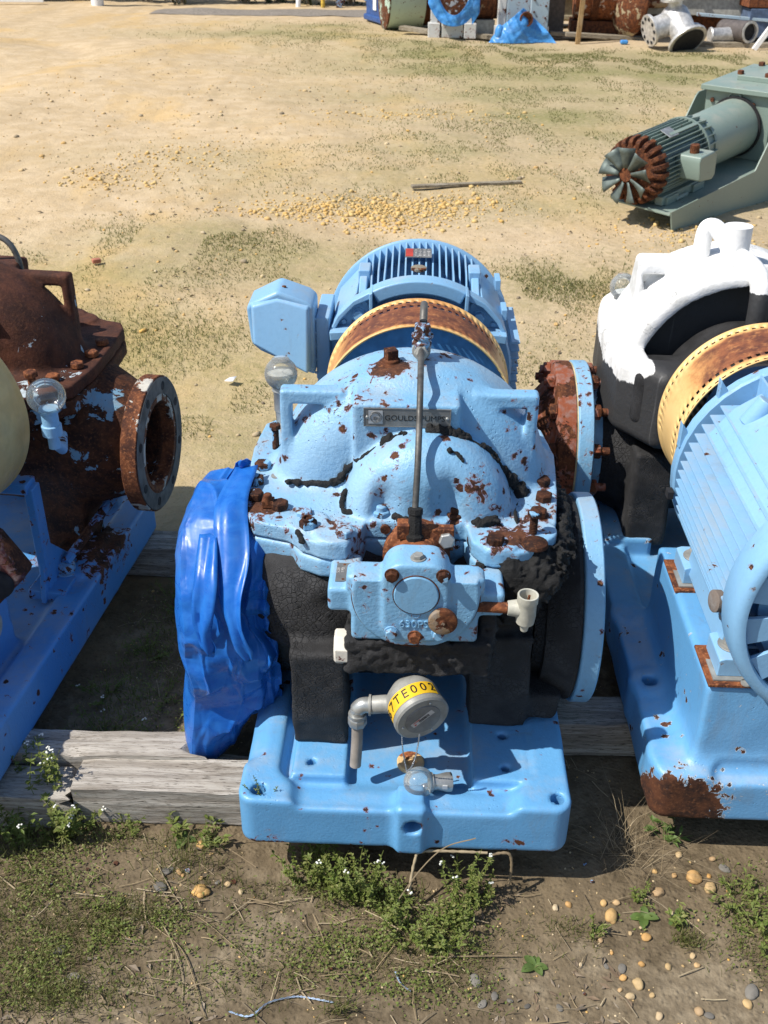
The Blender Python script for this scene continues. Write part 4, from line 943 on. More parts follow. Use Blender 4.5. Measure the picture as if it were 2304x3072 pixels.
for s in (-1, 1):
    mb = MB(); mb.box((s*0.137, 1.215, 0.778), (0.030, 0.065, 0.050)); mb.prism([(1.05, 0.70), (1.19, 0.70), (1.19, 0.79), (1.10, 0.765), (1.06, 0.74)], lambda a, b, s=s: (s*0.128, a, b), lambda a, b, s=s: (s*0.148, a, b)); mb.build('lifting_lug', M['motor'], mo, 0.004)
    poly = [(s*0.150, 0.775), (s*0.205, 0.715), (s*0.232, 0.62), (s*0.235, 0.45), (s*0.19, 0.42), (s*0.14, 0.5)]
    seg(1.05, 1.31, poly if s < 0 else poly[::-1], 'side_frame', M['motor'], mo, 0.006)
    for zf in [0.43+0.020*k for k in range(13)]:
        mb = MB(); xo = s*(0.10+math.sqrt(max(0.245**2-(zf-0.6)**2, 0.0))*0.60); mb.box((s*0.2385 if abs(zf-.6) < .11 else s*0.225, 1.18, zf), (0.020, 0.25, 0.004)); mb.build('fin', M['motor'], mo)
    mb = MB(); mb.box((s*0.21, 1.17, 0.395), (0.09, 0.28, 0.03)); mb.box((s*0.20, 1.17, 0.44), (0.03, 0.26, 0.09)); mb.build('foot', M['motor'], mo, 0.004)
mb = MB(); mb.box((0, 1.17, 0.27), (0.50, 0.40, 0.22), None, (0.95, 0.9)); mb.build('motor_pedestal', M['base'], U, 0.01)
# drive end bracket
outer = circ(0.238, 62, 118, 14); inner = circ(0.205, 118, 62, 14)
seg(1.000, 1.050, outer+inner, 'bracket_arch', M['motor'], mo, 0.005)
mb = MB(); mb.rev((0, 1.035, 0.60), (0, 1, 0), [(0, 0.150), (0, 0.225), (0.004, 0.229), (0.022, 0.229)], 64); mb.build('end_bell', M['motor'], mo, 0.0)
for s in (-1, 1):
    seg(0.985, 1.050, [(s*0.106, 0.735), (s*0.114, 0.735), (s*0.116, 0.809), (s*0.108, 0.812)][::s], 'bracket_web', M['motor'], mo, 0.002)
    seg(0.985, 1.050, [(s*0.145, 0.700), (s*0.208, 0.692), (s*0.210, 0.714), (s*0.150, 0.718)][::s], 'bracket_web', M['motor'], mo, 0.003)
    seg(1.010, 1.050, [(s*0.110, 0.79), (s*0.150, 0.772), (s*0.185, 0.735), (s*0.205, 0.700), (s*0.212, 0.706), (s*0.192, 0.745), (s*0.155, 0.783), (s*0.113, 0.806)][::s], 'bracket_rim', M['motor'], mo, 0.003)
    mb = MB(); hexhead(mb, (s*0.143, 1.034, 0.742), (0, -1, 0.1), 0.0135, 0.016, 0.2, 1.25); mb.build('bolt', M['motor'], mo, 0.001)
    for q in ((s*0.128, 0.770), (s*0.178, 0.724)):
        mb = MB(); mb.rev((q[0], 1.034, q[1]), (0, -1, 0), [(0, 0.0065), (0.004, 0.006), (0.0042, 0.0035)], 14); mb.build('grease_plug', M['motor'], mo)
for zc in (0.70, 0.745): 
    mb = MB(); mb.box((0.212-(zc-.7)*.3, 1.16+(zc-.70)*2, zc+0.012), (0.014, 0.06, 0.028)); mb.build('cast_pad', M['motor'], mo, 0.002)
MPm = frame((-0.004, 1.215, 0.8385), (1, 0, 0), (0, 1, 0.10))
mb = MB(); mb.box((0, 0, 0), (0.066, 0.055, 0.0012)); mp = mb.build('rating_plate', M['plate'], mo, 0.0003); mp.data.transform(MPm)
mb = MB(); mb.box((-0.022, 0, 0.001), (0.018, 0.048, 0.0006)); o = mb.build('red_panel', M['red_ink'], mp); o.data.transform(MPm)
mb = MB()
for k in range(5):
    for j in range(4): mb.box((-0.006+j*0.0105, -0.018+k*0.009, 0.001), (rng.uniform(.002, .008), 0.0022, 0.0004))
o = mb.build('rating_lines', M['pale_print'], mp); o.data.transform(MPm)
for ty in (-0.024, 0.024):
    mb = MB(); mb.ball((0, 0, 0), 0.0022, 8, 5); o = mb.build('rivet', M['steel'], mp); o.data.transform(MPm @ Matrix.Translation((0, ty, 0.001)))
mb = MB(); mb.rev((-0.002, 1.115, 0.822), (0, 0, 1), [(0, 0.006), (0.005, 0.006), (0.006, 0.019), (0.012, 0.019), (0.014, 0.015)], 26); mb.build('grease_cap', rusty('dull_brass_cap', 0.9, left=(0.22, 0.19, 0.14), amount=0.8), mo)
# terminal box on the left
tb = MB()
FX0, FX1, FY0, FY1, FZ0, FZ1 = -0.410, -0.250, 0.985, 1.095, 0.640, 0.800
q = [(-0.250, FY0, 0.600), (-0.250, FY1, 0.600), (-0.250, FY1, 0.795), (-0.250, FY0, 0.795)]
o1 = [(-0.392, FY0, 0.690), (-0.392, FY1, 0.690), (-0.392, FY1, 0.800), (-0.392, FY0, 0.800)]
o2 = [(-0.300, FY0, 0.625), (-0.300, FY1, 0.625)]
tb.prism([(-0.245, 0.602), (-0.245, 0.775), (-0.262, 0.788), (-0.330, 0.812), (-0.398, 0.778), (-0.404, 0.770), (-0.396, 0.680), (-0.375, 0.662)], lambda a, b: (a, FY0, b), lambda a, b: (a, FY1, b))
tbo = tb.build('terminal_box', M['motor'], mo, 0.012, 3)
tb = MB(); tb.prism([(-0.392, 0.690), (-0.250, 0.620), (-0.250, 0.780), (-0.330, 0.800), (-0.395, 0.782)], lambda a, b: (a, FY0+0.010, b), lambda a, b: (-0.33+(a+0.33)*0.90, FY0-0.004-(0.80-b)*0.26, 0.715+(b-0.715)*0.92)); tb.build('box_lid', M['motor'], tbo, 0.006)
mb = MB(); hexhead(mb, (-0.318, 1.03, 0.805), (0, 0, 1), 0.006, 0.005, .2); mb.build('bolt', M['rust_dark'], tbo)
mb = MB(); mb.box((-0.228, 1.10, 0.66), (0.034, 0.17, 0.16)); mb.build('box_mount', M['motor'], mo, 0.004)
for k in range(5):
    mb = MB(); mb.ball((-0.246, 1.012, 0.60+k*0.034), 0.0035, 8, 5); mb.build('screw', M['motor'], tbo)
# ------------------------------------------------------------------ right unit: motor towards the camera, white coated pump behind
RX = 0.770
W = empty('pump_unit', (RX, 0, 0), 0)
T(W, 'pump unit with a white coated pump and a finned blue motor facing the camera', 'pump', 'pump units standing in a row')
def ped_r(x, y, z):
    sl = 0.24*(z-0.39)
    d = s_box(x, y, z, (0.03, 0.36, 0.25), (0.262, 0.235, 0.142), 0.010)
    fx = np.maximum(np.maximum((-0.245+0.0)-x-0.0, 0), 0)
    d = smax(d, (-(x+0.242)-0.30*(0.39-z))*0.95, 0.012)          # left flank leans out
    d = smax(d, (0.128-0.12*(0.39-z))-y, 0.02)                    # front face leans out
    return np.minimum(d, 1)
def f_base_r(x, y, z):
    d = f_base(x, y-0.092, z, 1.75, None, False, False)
    x, y, z = np.broadcast_arrays(np.asarray(x, np.float32), np.asarray(y, np.float32), np.asarray(z, np.float32))
    d = smin(d, ped_r(x, y, z), 0.045)
    for cy in (0.155, 0.36, 0.60): d = smin(d, s_cyl(x+0.268, y-cy, z-0.16, 0.040, 0.045, 0.010), 0.02)
    d = smin(d, s_box(x, y, z, (-0.225, 0.985, 0.19), (0.06, 0.10, 0.035), 0.004), 0.01)
    for cy in (0.36,): d = np.maximum(d, -s_cyl(x+0.268, y-cy, z-0.2, 0.0155, 0.04, 0.001))
    return d+0.0012*fbm(x*16, y*16, z*16, 2, 25)
b2 = sdf_obj('base_plate', f_base_r, (-0.34, 0.06, 0.08), (0.33, 1.88, 0.41), 0.008, M['base_right'], W)
# bare rusty machined pads on the pedestal, with shims
for k, yc in enumerate((0.185, 0.475)):
    mb = MB(); mb.box((-0.175, yc, 0.3945), (0.115, 0.115, 0.006)); mb.build('machined_pad', M['rust'], b2, 0.001)
    mb = MB(); mb.box((-0.185, yc-0.018, 0.3995), (0.075, 0.058, 0.003)); mb.cyl((-0.165, yc-0.052, 0.398), (-0.165, yc-0.052, 0.401), 0.010); mb.box((-0.165, yc-0.045, 0.3995), (0.007, 0.02, 0.0025)); mb.build('shim', M['grey_paint'], b2)
m2 = empty('motor', (0, 0, 0), 0, W)
mb = MB(); mb.rev((0, 0.10, 0.60), (0, 1, 0), [(0, 0.190), (0.45, 0.190)], 56); mb.build('stator', M['motor'], m2)
mb = MB(); mb.rev((0, 0.545, 0.60), (0, 1, 0), [(0, 0.195), (0.0, 0.236), (0.004, 0.240), (0.026, 0.240), (0.030, 0.236), (0.05, 0.20), (0.06, 0.05)], 40); mb.build('drive_end_rim', M['motor'], m2)
# horizontal fins on the left flank
zf = 0.430
while zf < 0.770:
    dz = zf-0.60; xo = -math.sqrt(0.2385**2-dz*dz)
    mb = MB(); y1 = 0.528; y0 = 0.118
    mb.prism([(xo, zf+0.0012), (xo+0.065, zf+0.0035), (xo+0.065, zf-0.0045), (xo, zf-0.002)], lambda a, b: (a, y0, b), lambda a, b: (a, y1, b)); mb.build('fin', M['motor'], m2, 0.0008, 1)
    zf += 0.0205
for xf in [-0.105+0.019*k for k in range(14)]:
    zt = 0.60+math.sqrt(0.2385**2-xf*xf); mb = MB()
    mb.box((xf, 0.333, zt-0.030), (0.005, 0.430, 0.062)); mb.build('fin', M['motor'], m2, 0.0008, 1)
mb = MB(); mb.prism([(-0.205, 0.715), (-0.165, 0.772), (-0.118, 0.805), (-0.105, 0.79), (-0.12, 0.70)], lambda a, b: (a, 0.13, b), lambda a, b: (a, 0.49, b)); mb.build('side_pad', M['motor'], m2, 0.004)
mb = MB(); mb.cyl((-0.152, 0.43, 0.765), (-0.125, 0.43, 0.815), 0.021, 0.019, 20); mb.build('lifting_boss', M['motor'], m2, 0.003)
for p in ((-0.165, 0.776), (-0.225, 0.68)):
    mb = MB(); mb.prism([(p[0]-0.012, p[1]-0.03), (p[0]+0.014, p[1]-0.01), (p[0]-0.012, p[1]+0.026)], lambda a, b: (a, 0.552, b), lambda a, b: (a, 0.572, b)); mb.build('bracket_ear', M['motor'], m2, 0.002)
mb = MB(); mb.rev((0, 0.135, 0.60), (0, -1, 0), [(0, 0.226), (0.004, 0.241), (0.014, 0.244), (0.050, 0.244), (0.066, 0.241), (0.074, 0.235), (0.078, 0.227), (0.077, 0.220), (0.070, 0.217), (0.050, 0.218)], 72, True, False)
cw = mb.build('fan_cowl', M['motor'], m2, 0.0)
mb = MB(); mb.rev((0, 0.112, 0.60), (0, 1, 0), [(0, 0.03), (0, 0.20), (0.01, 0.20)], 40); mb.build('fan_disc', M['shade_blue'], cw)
for k in range(16):
    a = 2*math.pi*(k+0.5)/16; c, s = math.cos(a), math.sin(a)
    mb = MB(); mb.prism([(0.06, -0.016), (0.216, -0.030), (0.216, 0.022), (0.06, 0.012)], lambda r, q, c=c, s=s: (r*c-q*s, 0.068, 0.60+r*s+q*c), lambda r, q, c=c, s=s: (r*c-q*s, 0.076, 0.60+r*s+q*c)); mb.build('grille_vane', M['motor'], cw, 0.001)
mb = MB(); mb.rev((0, 0.066, 0.60), (0, 1, 0), [(0, 0.060), (0.004, 0.066), (0.012, 0.066)], 32); mb.build('grille_hub', M['motor'], cw)
for yc in (0.190, 0.480):
    mb = MB(); mb.prism([(-0.215, 0.400), (-0.215, 0.436), (-0.205, 0.440), (-0.150, 0.440), (-0.132, 0.50), (-0.10, 0.50), (-0.10, 0.400)], lambda a, b: (a, yc-0.042, b), lambda a, b: (a, yc+0.040, b)); fo = mb.build('motor_foot', M['motor'], m2, 0.003)
    mb = MB(); hexhead(mb, (-0.184, yc, 0.440), (0, 0, 1), 0.0165, 0.017, 0.5, 1.55); mb.build('bolt', M['grey_paint'], fo, 0.001)
mb = MB(); mb.prism([(-0.205, 0.42), (-0.165, 0.42), (-0.155, 0.52), (-0.19, 0.52)], lambda a, b: (a, 0.20, b), lambda a, b: (a, 0.47, b)); mb.build('foot_rail', M['motor'], m2, 0.004)
mb = MB(); mb.rev((-0.215, 0.165, 0.555), (-1, -0.2, 0.1), [(0, 0.008), (0.016, 0.008), (0.018, 0.020), (0.030, 0.020), (0.032, 0.016)], 24); mb.build('grease_cap', rusty('dull_brown_cap', 0.8, left=(0.16, 0.13, 0.11), amount=0.9), m2)
for dz in (-0.028, 0.02):
    mb = MB(); mb.rev((-0.212, 0.165, 0.55+dz), (-1, -0.2, 0.1), [(0, 0.007), (0.014, 0.007)], 8); mb.build('screw', M['steel'], m2)
mb = MB(); mb.box((-0.243, 0.538, 0.555), (0.012, 0.022, 0.016)); mb.build('tag_clip', M['dark'], m2)
mb = MB(); mb.box((0.2, 0.33, 0.43), (0.07, 0.40, 0.07)); mb.build('motor_foot', M['motor'], m2, 0.004)
guard('coupling_guard', M['guard_right'], 0.650, 0.835, 0.2115, W, 0, 0.601, True)
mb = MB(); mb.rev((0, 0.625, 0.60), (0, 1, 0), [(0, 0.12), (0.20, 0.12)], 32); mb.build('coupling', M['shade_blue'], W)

PY = 1.145        # pump centre along the unit
def f_wrap(x, y, z):
    x, y, z = np.broadcast_arrays(np.asarray(x, np.float32), np.asarray(y, np.float32), np.asarray(z, np.float32))
    X, Y = -x, 0.485+(PY-y)
    d = s_ext(s_poly(X, Y, OUTL)-0.022, z-0.585, 0.098, 0.028)
    rad = np.sqrt(((X)/0.262)**2+((z-0.60)/0.252)**2)*0.256
    vol = s_rc(rad, Y-0.485, 0.272, 0.140, 0.018)
    d = smin(d, vol, 0.010)
    for sx in (-1, 1):
        px = (x*sx-0.235)
        lug = s_box(x+sx*0.10*(z-0.765), y, z, (sx*0.155, PY+0.045, 0.757), (0.082, 0.045, 0.090), 0.012)
        face = s_box(x-sx*0.25*(z-0.77), y, z, (sx*0.150, PY-0.005, 0.748), (0.064, 0.034, 0.070), 0.008)
        d = smin(d, smax(lug, -face, 0.008), 0.008)
    # recessed face under the arch, towards the motor
    rad2 = np.sqrt((X/0.240)**2+((z-0.60)/0.232)**2)*0.235
    d = smax(d, -s_rc(rad2, y-(PY-0.15), 0.235, 0.055, 0.01), 0.008)
    return d+0.0016*fbm(x*14, y*14, z*14, 3, 71)
wr = sdf_obj('insulated_casing', f_wrap, (-0.40, 0.80, 0.46), (0.40, 1.50, 0.90), 0.0075, M['white_wrap'], W)
def f_dome2(x, y, z):
    x, y, z = np.broadcast_arrays(np.asarray(x, np.float32), np.asarray(y, np.float32), np.asarray(z, np.float32))
    rad = np.sqrt((x/0.190)**2+((z-0.58)/0.185)**2)*0.19
    d = s_rc(rad, y-0.985, 0.175, 0.055, 0.02)
    d = smin(d, s_box(x, y, z, (0, 0.95, 0.60), (0.26, 0.06, 0.075), 0.03), 0.02)
    return d+0.002*fbm(x*20, y*20, z*20, 3, 72)
sdf_obj('insulated_seal_box', f_dome2, (-0.32, 0.85, 0.48), (0.32, 1.08, 0.80), 0.008, M['foam_grain'], W)
def f_low2(x, y, z):
    x, y, z = np.broadcast_arrays(np.asarray(x, np.float32), np.asarray(y, np.float32), np.asarray(z, np.float32))
    d = s_cyl(y-1.13, (z-0.37), x, 0.17, 0.27, 0.03)
    for sx in (-1, 1): d = smin(d, s_box(x, y, z, (sx*0.185, 0.97, 0.33), (0.05, 0.08, 0.13), 0.008), 0.02)
    d = smin(d, s_cyl(y-1.12, z-0.375, x+0.30, 0.15, 0.06, 0.01), 0.02)
    return d+0.004*fbm(x*16, y*16, z*16, 3, 73)
sdf_obj('insulation', f_low2, (-0.38, 0.86, 0.19), (0.34, 1.34, 0.56), 0.009, M['foam'], W)
mb = MB(); mb.cyl((-0.028, 1.10, 0.80), (-0.030, 1.10, 0.952), 0.0320, 0.0320, 30); mb.tube(arc_pts([(-0.085, 1.175, 0.845), (-0.084, 1.18, 0.90), (-0.078, 1.178, 0.925), (-0.06, 1.165, 0.925), (-0.035, 1.14, 0.895)], 6), 0.0205, 18)
mb.build('insulated_vent', M['white_paint'], W, 0.003)
mb = MB(); mb.tube(arc_pts([(-0.025, 1.075, 0.885), (-0.005, 1.045, 0.875), (0.006, 1.01, 0.862), (0.006, 0.975, 0.845), (0.006, 0.962, 0.80), (0.006, 0.96, 0.70)], 6), 0.0235, 18); mb.build('insulated_flush_line', M['white_wrap'], W)
# discharge nozzle facing left with its companion flange
zc = 0.375
mb = MB(); lathe_x(mb, (-0.30, 1.12, zc), [(0, 0.15), (-0.030, 0.155), (-0.0305, 0.208), (-0.033, 0.211), (-0.066, 0.211), (-0.069, 0.208), (-0.069, 0.10)], 72); bf = mb.build('pump_flange', M['lower'], W, 0.0012)
mb = MB(); lathe_x(mb, (-0.369, 1.12, zc), [(0, 0.206), (-0.004, 0.206), (-0.004, 0.1)], 64); mb.build('flange_gasket', M['tan_gasket'], W)
mb = MB(); lathe_x(mb, (-0.3735, 1.12, zc), [(0, 0.209), (-0.042, 0.210), (-0.045, 0.206), (-0.048, 0.170), (-0.090, 0.125), (-0.092, 0.118)], 64); cf = mb.build('companion_flange', M['flange_red'], W, 0.0012)
mb = MB(); lathe_x(mb, (-0.455, 1.12, zc), [(0, 0.124), (-0.035, 0.124), (-0.036, 0.116), (-0.01, 0.114)], 48); mb.build('pipe_stub', M['tar'], cf)
for k in range(12):
    a = 2*math.pi*(k+.35)/12; cy, cz_ = 1.12+0.186*math.cos(a), zc+0.186*math.sin(a)
    mb = MB(); hexhead(mb, (-0.4205, cy, cz_), (-1, 0, 0), 0.0195, 0.017, a); mb.build('nut', M['flange_red'], cf, 0.001)
    mb = MB(); hexhead(mb, (-0.3305, cy, cz_), (1, 0, 0), 0.0195, 0.019, a); mb.build('nut', M['flange_red'], cf, 0.001)
    mb = MB(); mb.cyl((-0.446, cy, cz_), (-0.290, cy, cz_), 0.0105, n=10); mb.build('stud_bolt', M['flange_red'], cf)
oi2 = empty('oiler', (0, 0, 0), 0, W)
bulb('oil_bulb', oi2, Vector((-0.225, 1.36, 0.715)), 0.034, (0, 0, 1), M['glass'])
mb = MB(); mb.rev((-0.225, 1.36, 0.685), (0, 0, -1), [(-0.004, 0.0185), (0.004, 0.0205), (0.010, 0.0175), (0.085, 0.0175)], 24); mb.build('oiler_cup', M['steel'], oi2)

# ------------------------------------------------------------------ left unit: rusty pump
LR = math.radians(-5.6)
L = empty('pump_unit', (-1.11, 0.0, 0), LR)
T(L, 'rust covered pump unit with an open flange facing right, on a flaking blue base plate', 'pump', 'pump units standing in a row')
def f_base_l(x, y, z):
    d = f_base(x, y-0.02, z, 1.12, None, False, False)
    x, y, z = np.broadcast_arrays(np.asarray(x, np.float32), np.asarray(y, np.float32), np.asarray(z, np.float32))
    d = smin(d, s_box(x, y, z, (0.215, 0.80, 0.185), (0.055, 0.10, 0.030), 0.004), 0.014)
    d = smin(d, s_box(x, y, z, (0.0, 0.27, 0.27), (0.20, 0.22, 0.10), 0.01), 0.03)
    return d+0.0012*fbm(x*16, y*16, z*16, 2, 35)
sdf_obj('base_plate', f_base_l, (-0.33, -0.03, 0.08), (0.33, 1.80, 0.39), 0.010, M['base_left'], L)
PL, DZ, DX = 0.99, 0.020, -0.050
def f_up3(x, y, z): 
    return f_upper(-(x-DX), 0.485+(PL-y), z-DZ)
sdf_obj('upper_casing', lambda x, y, z: f_up3(x, y, z), (-0.40, 0.66, 0.618), (0.36, 1.36, 0.905), 0.0055, M['casing_rust'], L)
sdf_obj('casing_flange', lambda x, y, z: f_lower_flange(-(x-DX), 0.485+(PL-y), z-DZ), (-0.40, 0.66, 0.52), (0.36, 1.36, 0.64), 0.0065, M['casing_rust_low'], L)
def f_low3(x, y, z):
    x, y, z = np.broadcast_arrays(np.asarray(x, np.float32), np.asarray(y, np.float32), np.asarray(z, np.float32))
    t = np.clip((x-0.20)/0.19, 0, 1); R = 0.185-0.058*t*t*(3-2*t)
    d = (np.sqrt((y-(PL-0.03*t))**2+(z-(0.46-0.012*t))**2)-R)*0.9
    d = np.maximum(d, np.maximum(x-0.372, -x-0.27))
    d = smin(d, s_cyl(x-DX, y-PL, z-0.50, 0.26, 0.09, 0.04), 0.04)
    d = smin(d, s_box(x, y, z, (0.175, 0.90, 0.30), (0.055, 0.05, 0.14), 0.008), 0.03)
    d = smin(d, s_box(x, y, z, (0.0, 0.78, 0.52), (0.10, 0.10, 0.05), 0.02), 0.03)
    d = d+0.002*fbm(x*18, y*18, z*18, 3, 81)
    return np.maximum(d, -s_cyl(y-0.962, z-0.443, x-0.34, 0.101, 0.15, 0.004))
sdf_obj('lower_casing', f_low3, (-0.30, 0.62, 0.16), (0.40, 1.28, 0.66), 0.0075, M['casing_rust_low'], L)
for (rx, ang) in ((0.10, 0.55), (-0.02, 0.05)):
    mb = MB(); mb.prism([(0.0, -0.012), (0.16, -0.012), (0.16, 0.012), (0.0, 0.012)], lambda a, b, rx=rx: (rx+DX+b, PL-0.128-0.035*(a/.16), 0.66+DZ+a*0.9), lambda a, b, rx=rx: (rx+DX+b, PL-0.09, 0.67+DZ+a*0.9)); mb.build('casing_rib', M['casing_rust'], L, 0.004)
FC = (0.360, 0.962, 0.443)
mb = MB(); mb.rev(FC, (1, 0, 0), [(0, 0.10), (0, 0.165), (0.002, 0.167), (0.037, 0.167), (0.0385, 0.1655)], 64, False, False)
mb.rev(FC, (1, 0, 0), [(0.0385, 0.1655), (0.0387, 0.118)], 64, False, False)
mb.rev(FC, (1, 0, 0), [(0.0387, 0.118), (0.0395, 0.117), (0.0395, 0.106), (0.030, 0.103), (-0.20, 0.098)], 64, False, True)
of = mb.build('outlet_flange', rusty('rusty_cream_flange', 0.95, left=(0.52, 0.50, 0.44), amount=0.62), L, 0.0)
mb = MB(); P0 = []
mb.rev((FC[0]+0.0392, FC[1], FC[2]), (1, 0, 0), [(0, 0.122), (0, 0.1630), (0.0018, 0.1625), (0.0018, 0.1225), (0, 0.122)], 64, False, False); mb.build('gasket_ring', M['gasket'], of)
mb = MB(); mb.rev((FC[0]-0.10, FC[1], FC[2]), (1, 0, 0), [(0, 0.0975), (0.001, 0.02)], 32, False, True); mb.build('bore', M['rust_dark'], of)
for k in range(8):
    a = 2*math.pi*(k+0.5)/8; cy, cz_ = FC[1]+0.142*math.cos(a), FC[2]+0.142*math.sin(a)
    mb = MB(); mb.rev((FC[0]+0.0380, cy, cz_), (1, 0, 0), [(0, 0.011), (0.0036, 0.011)], 16); mb.build('bolt_hole', M['dark'], of)
for bx, by, h in ((0.075, 0.775, .012), (0.135, 0.755, .012), (0.100, 0.720, .012), (0.180, 0.800, .034), (0.212, 0.838, .012), (0.238, 0.915, .012), (0.246, 0.985, .012), (0.04, 0.725, .012), (0.243, 1.06, .012)):
    mb = MB(); z0 = 0.632+DZ
    mb.cyl((bx, by, z0), (bx, by, z0+h), 0.009, n=10); hexhead(mb, (bx, by, z0+h-0.010), (0, 0, 1), 0.0165, 0.013, bx*50); mb.build('bolt', M['rust'], L, 0.0012)
# bearing bracket, oiler, conduit, tubing, near coupling guard
mb = MB(); mb.box((0.205, 0.665, 0.33), (0.022, 0.040, 0.29)); mb.box((0.13, 0.665, 0.475), (0.15, 0.05, 0.025)); mb.prism([(0.62, 0.185), (0.82, 0.185), (0.66, 0.34)], lambda a, b: (0.198, a, b), lambda a, b: (0.212, a, b))
mb.box((0.21, 0.69, 0.200), (0.09, 0.12, 0.025)); mb.build('bearing_bracket', M['base_left'], L, 0.004)
mb = MB(); mb.tube([(0.225, 0.72, 0.235), (0.255, 0.86, 0.275), (0.28, 0.98, 0.31)], 0.012, 8); mb.build('brace', M['base_left'], L)
mb = MB(); hexhead(mb, (0.225, 0.72, 0.2125), (0, 0, 1), 0.022, 0.020, 0.3, 1.3); mb.build('bolt', M['bolt'], L, 0.001)
oi3 = empty('oiler', (0, 0, 0), 0, L)
BC = Vector((0.318, 0.585, 0.735))
mb = MB(); pr = [(0.036*math.sin(math.radians(-60+k*9.4)), 0.036*math.cos(math.radians(-60+k*9.4))*1.08) for k in range(16)]; mb.rev(BC, (0, 0, 1), pr, 36); mb.build('oil_bulb', M['glass_clear'], oi3, sharp=70)
mb = MB(); mb.rev(BC, (0, 0, -1), [(0.026, 0.0195), (0.034, 0.0195), (0.036, 0.0170), (0.062, 0.0170), (0.064, 0.0205), (0.085, 0.0205), (0.088, 0.012), (0.115, 0.012)], 20); mb.tube([BC+Vector((0, 0, -0.105)), BC+Vector((0, 0.03, -0.135)), BC+Vector((-0.04, 0.12, -0.15))], 0.011, 12); mb.build('oiler_cup', paint('worn_blue_cup', BLUE_M, chip=0.4), oi3)
guard('coupling_guard', M['guard_left'], 0.42, 0.62, 0.234, L, 0.015, 0.670, False, False, 120)
mb = MB(); mb.rev((0, 0.20, 0.60+DZ), (0, 1, 0), [(0, 0.10), (0.55, 0.10)], 24); mb.build('coupling', M['rust_dark'], L)
mb = MB(); mb.rev((0.015, 0.60, 0.670), (0, 1, 0), [(0, 0.09), (0.003, 0.226), (0.0035, 0.09)], 48); mb.build('guard_end_plate', M['guard_left'], L)
mb = MB(); mb.prism([(0.292, 0.408), (0.240, 0.492), (0.02, 0.62), (0.0, 0.25), (0.205, 0.315)], lambda a, b: (a, 0.405, b), lambda a, b: (a, 0.465, b)); mb.build('motor_end', rusty('dark_red_primer', 0.4, left=(0.085, 0.022, 0.020), amount=0.9), L, 0.010)
mb = MB(); mb.rev((0.05, 0.41, 0.275), (1, 0.0, 0), [(0, 0.024), (0.125, 0.024), (0.125, 0.031), (0.155, 0.031), (0.157, 0.027), (0.157, 0.020), (0.12, 0.019)], 28); mb.build('conduit_end', M['elbow'], L)
mb = MB(); mb.rev((0.235, 0.408, 0.398), (0.6, -1, 0), [(0, 0.030), (0.022, 0.030), (0.026, 0.022)], 24); mb.build('conduit_plug', M['dark'], L)
mb = MB(); mb.tube(arc_pts([(0.062, 1.07, 0.80), (0.058, 1.075, 0.845), (0.045, 1.075, 0.882), (0.020, 1.075, 0.902), (-0.02, 1.075, 0.905), (-0.09, 1.05, 0.87)], 8), 0.0070, 12); mb.build('flush_tube', M['tubing'], L)
mb = MB(); mb.box((-0.020, 0.965, 0.885), (0.03, 0.03, 0.035)); mb.build('square_plug', M['rust_dark'], L, 0.002)

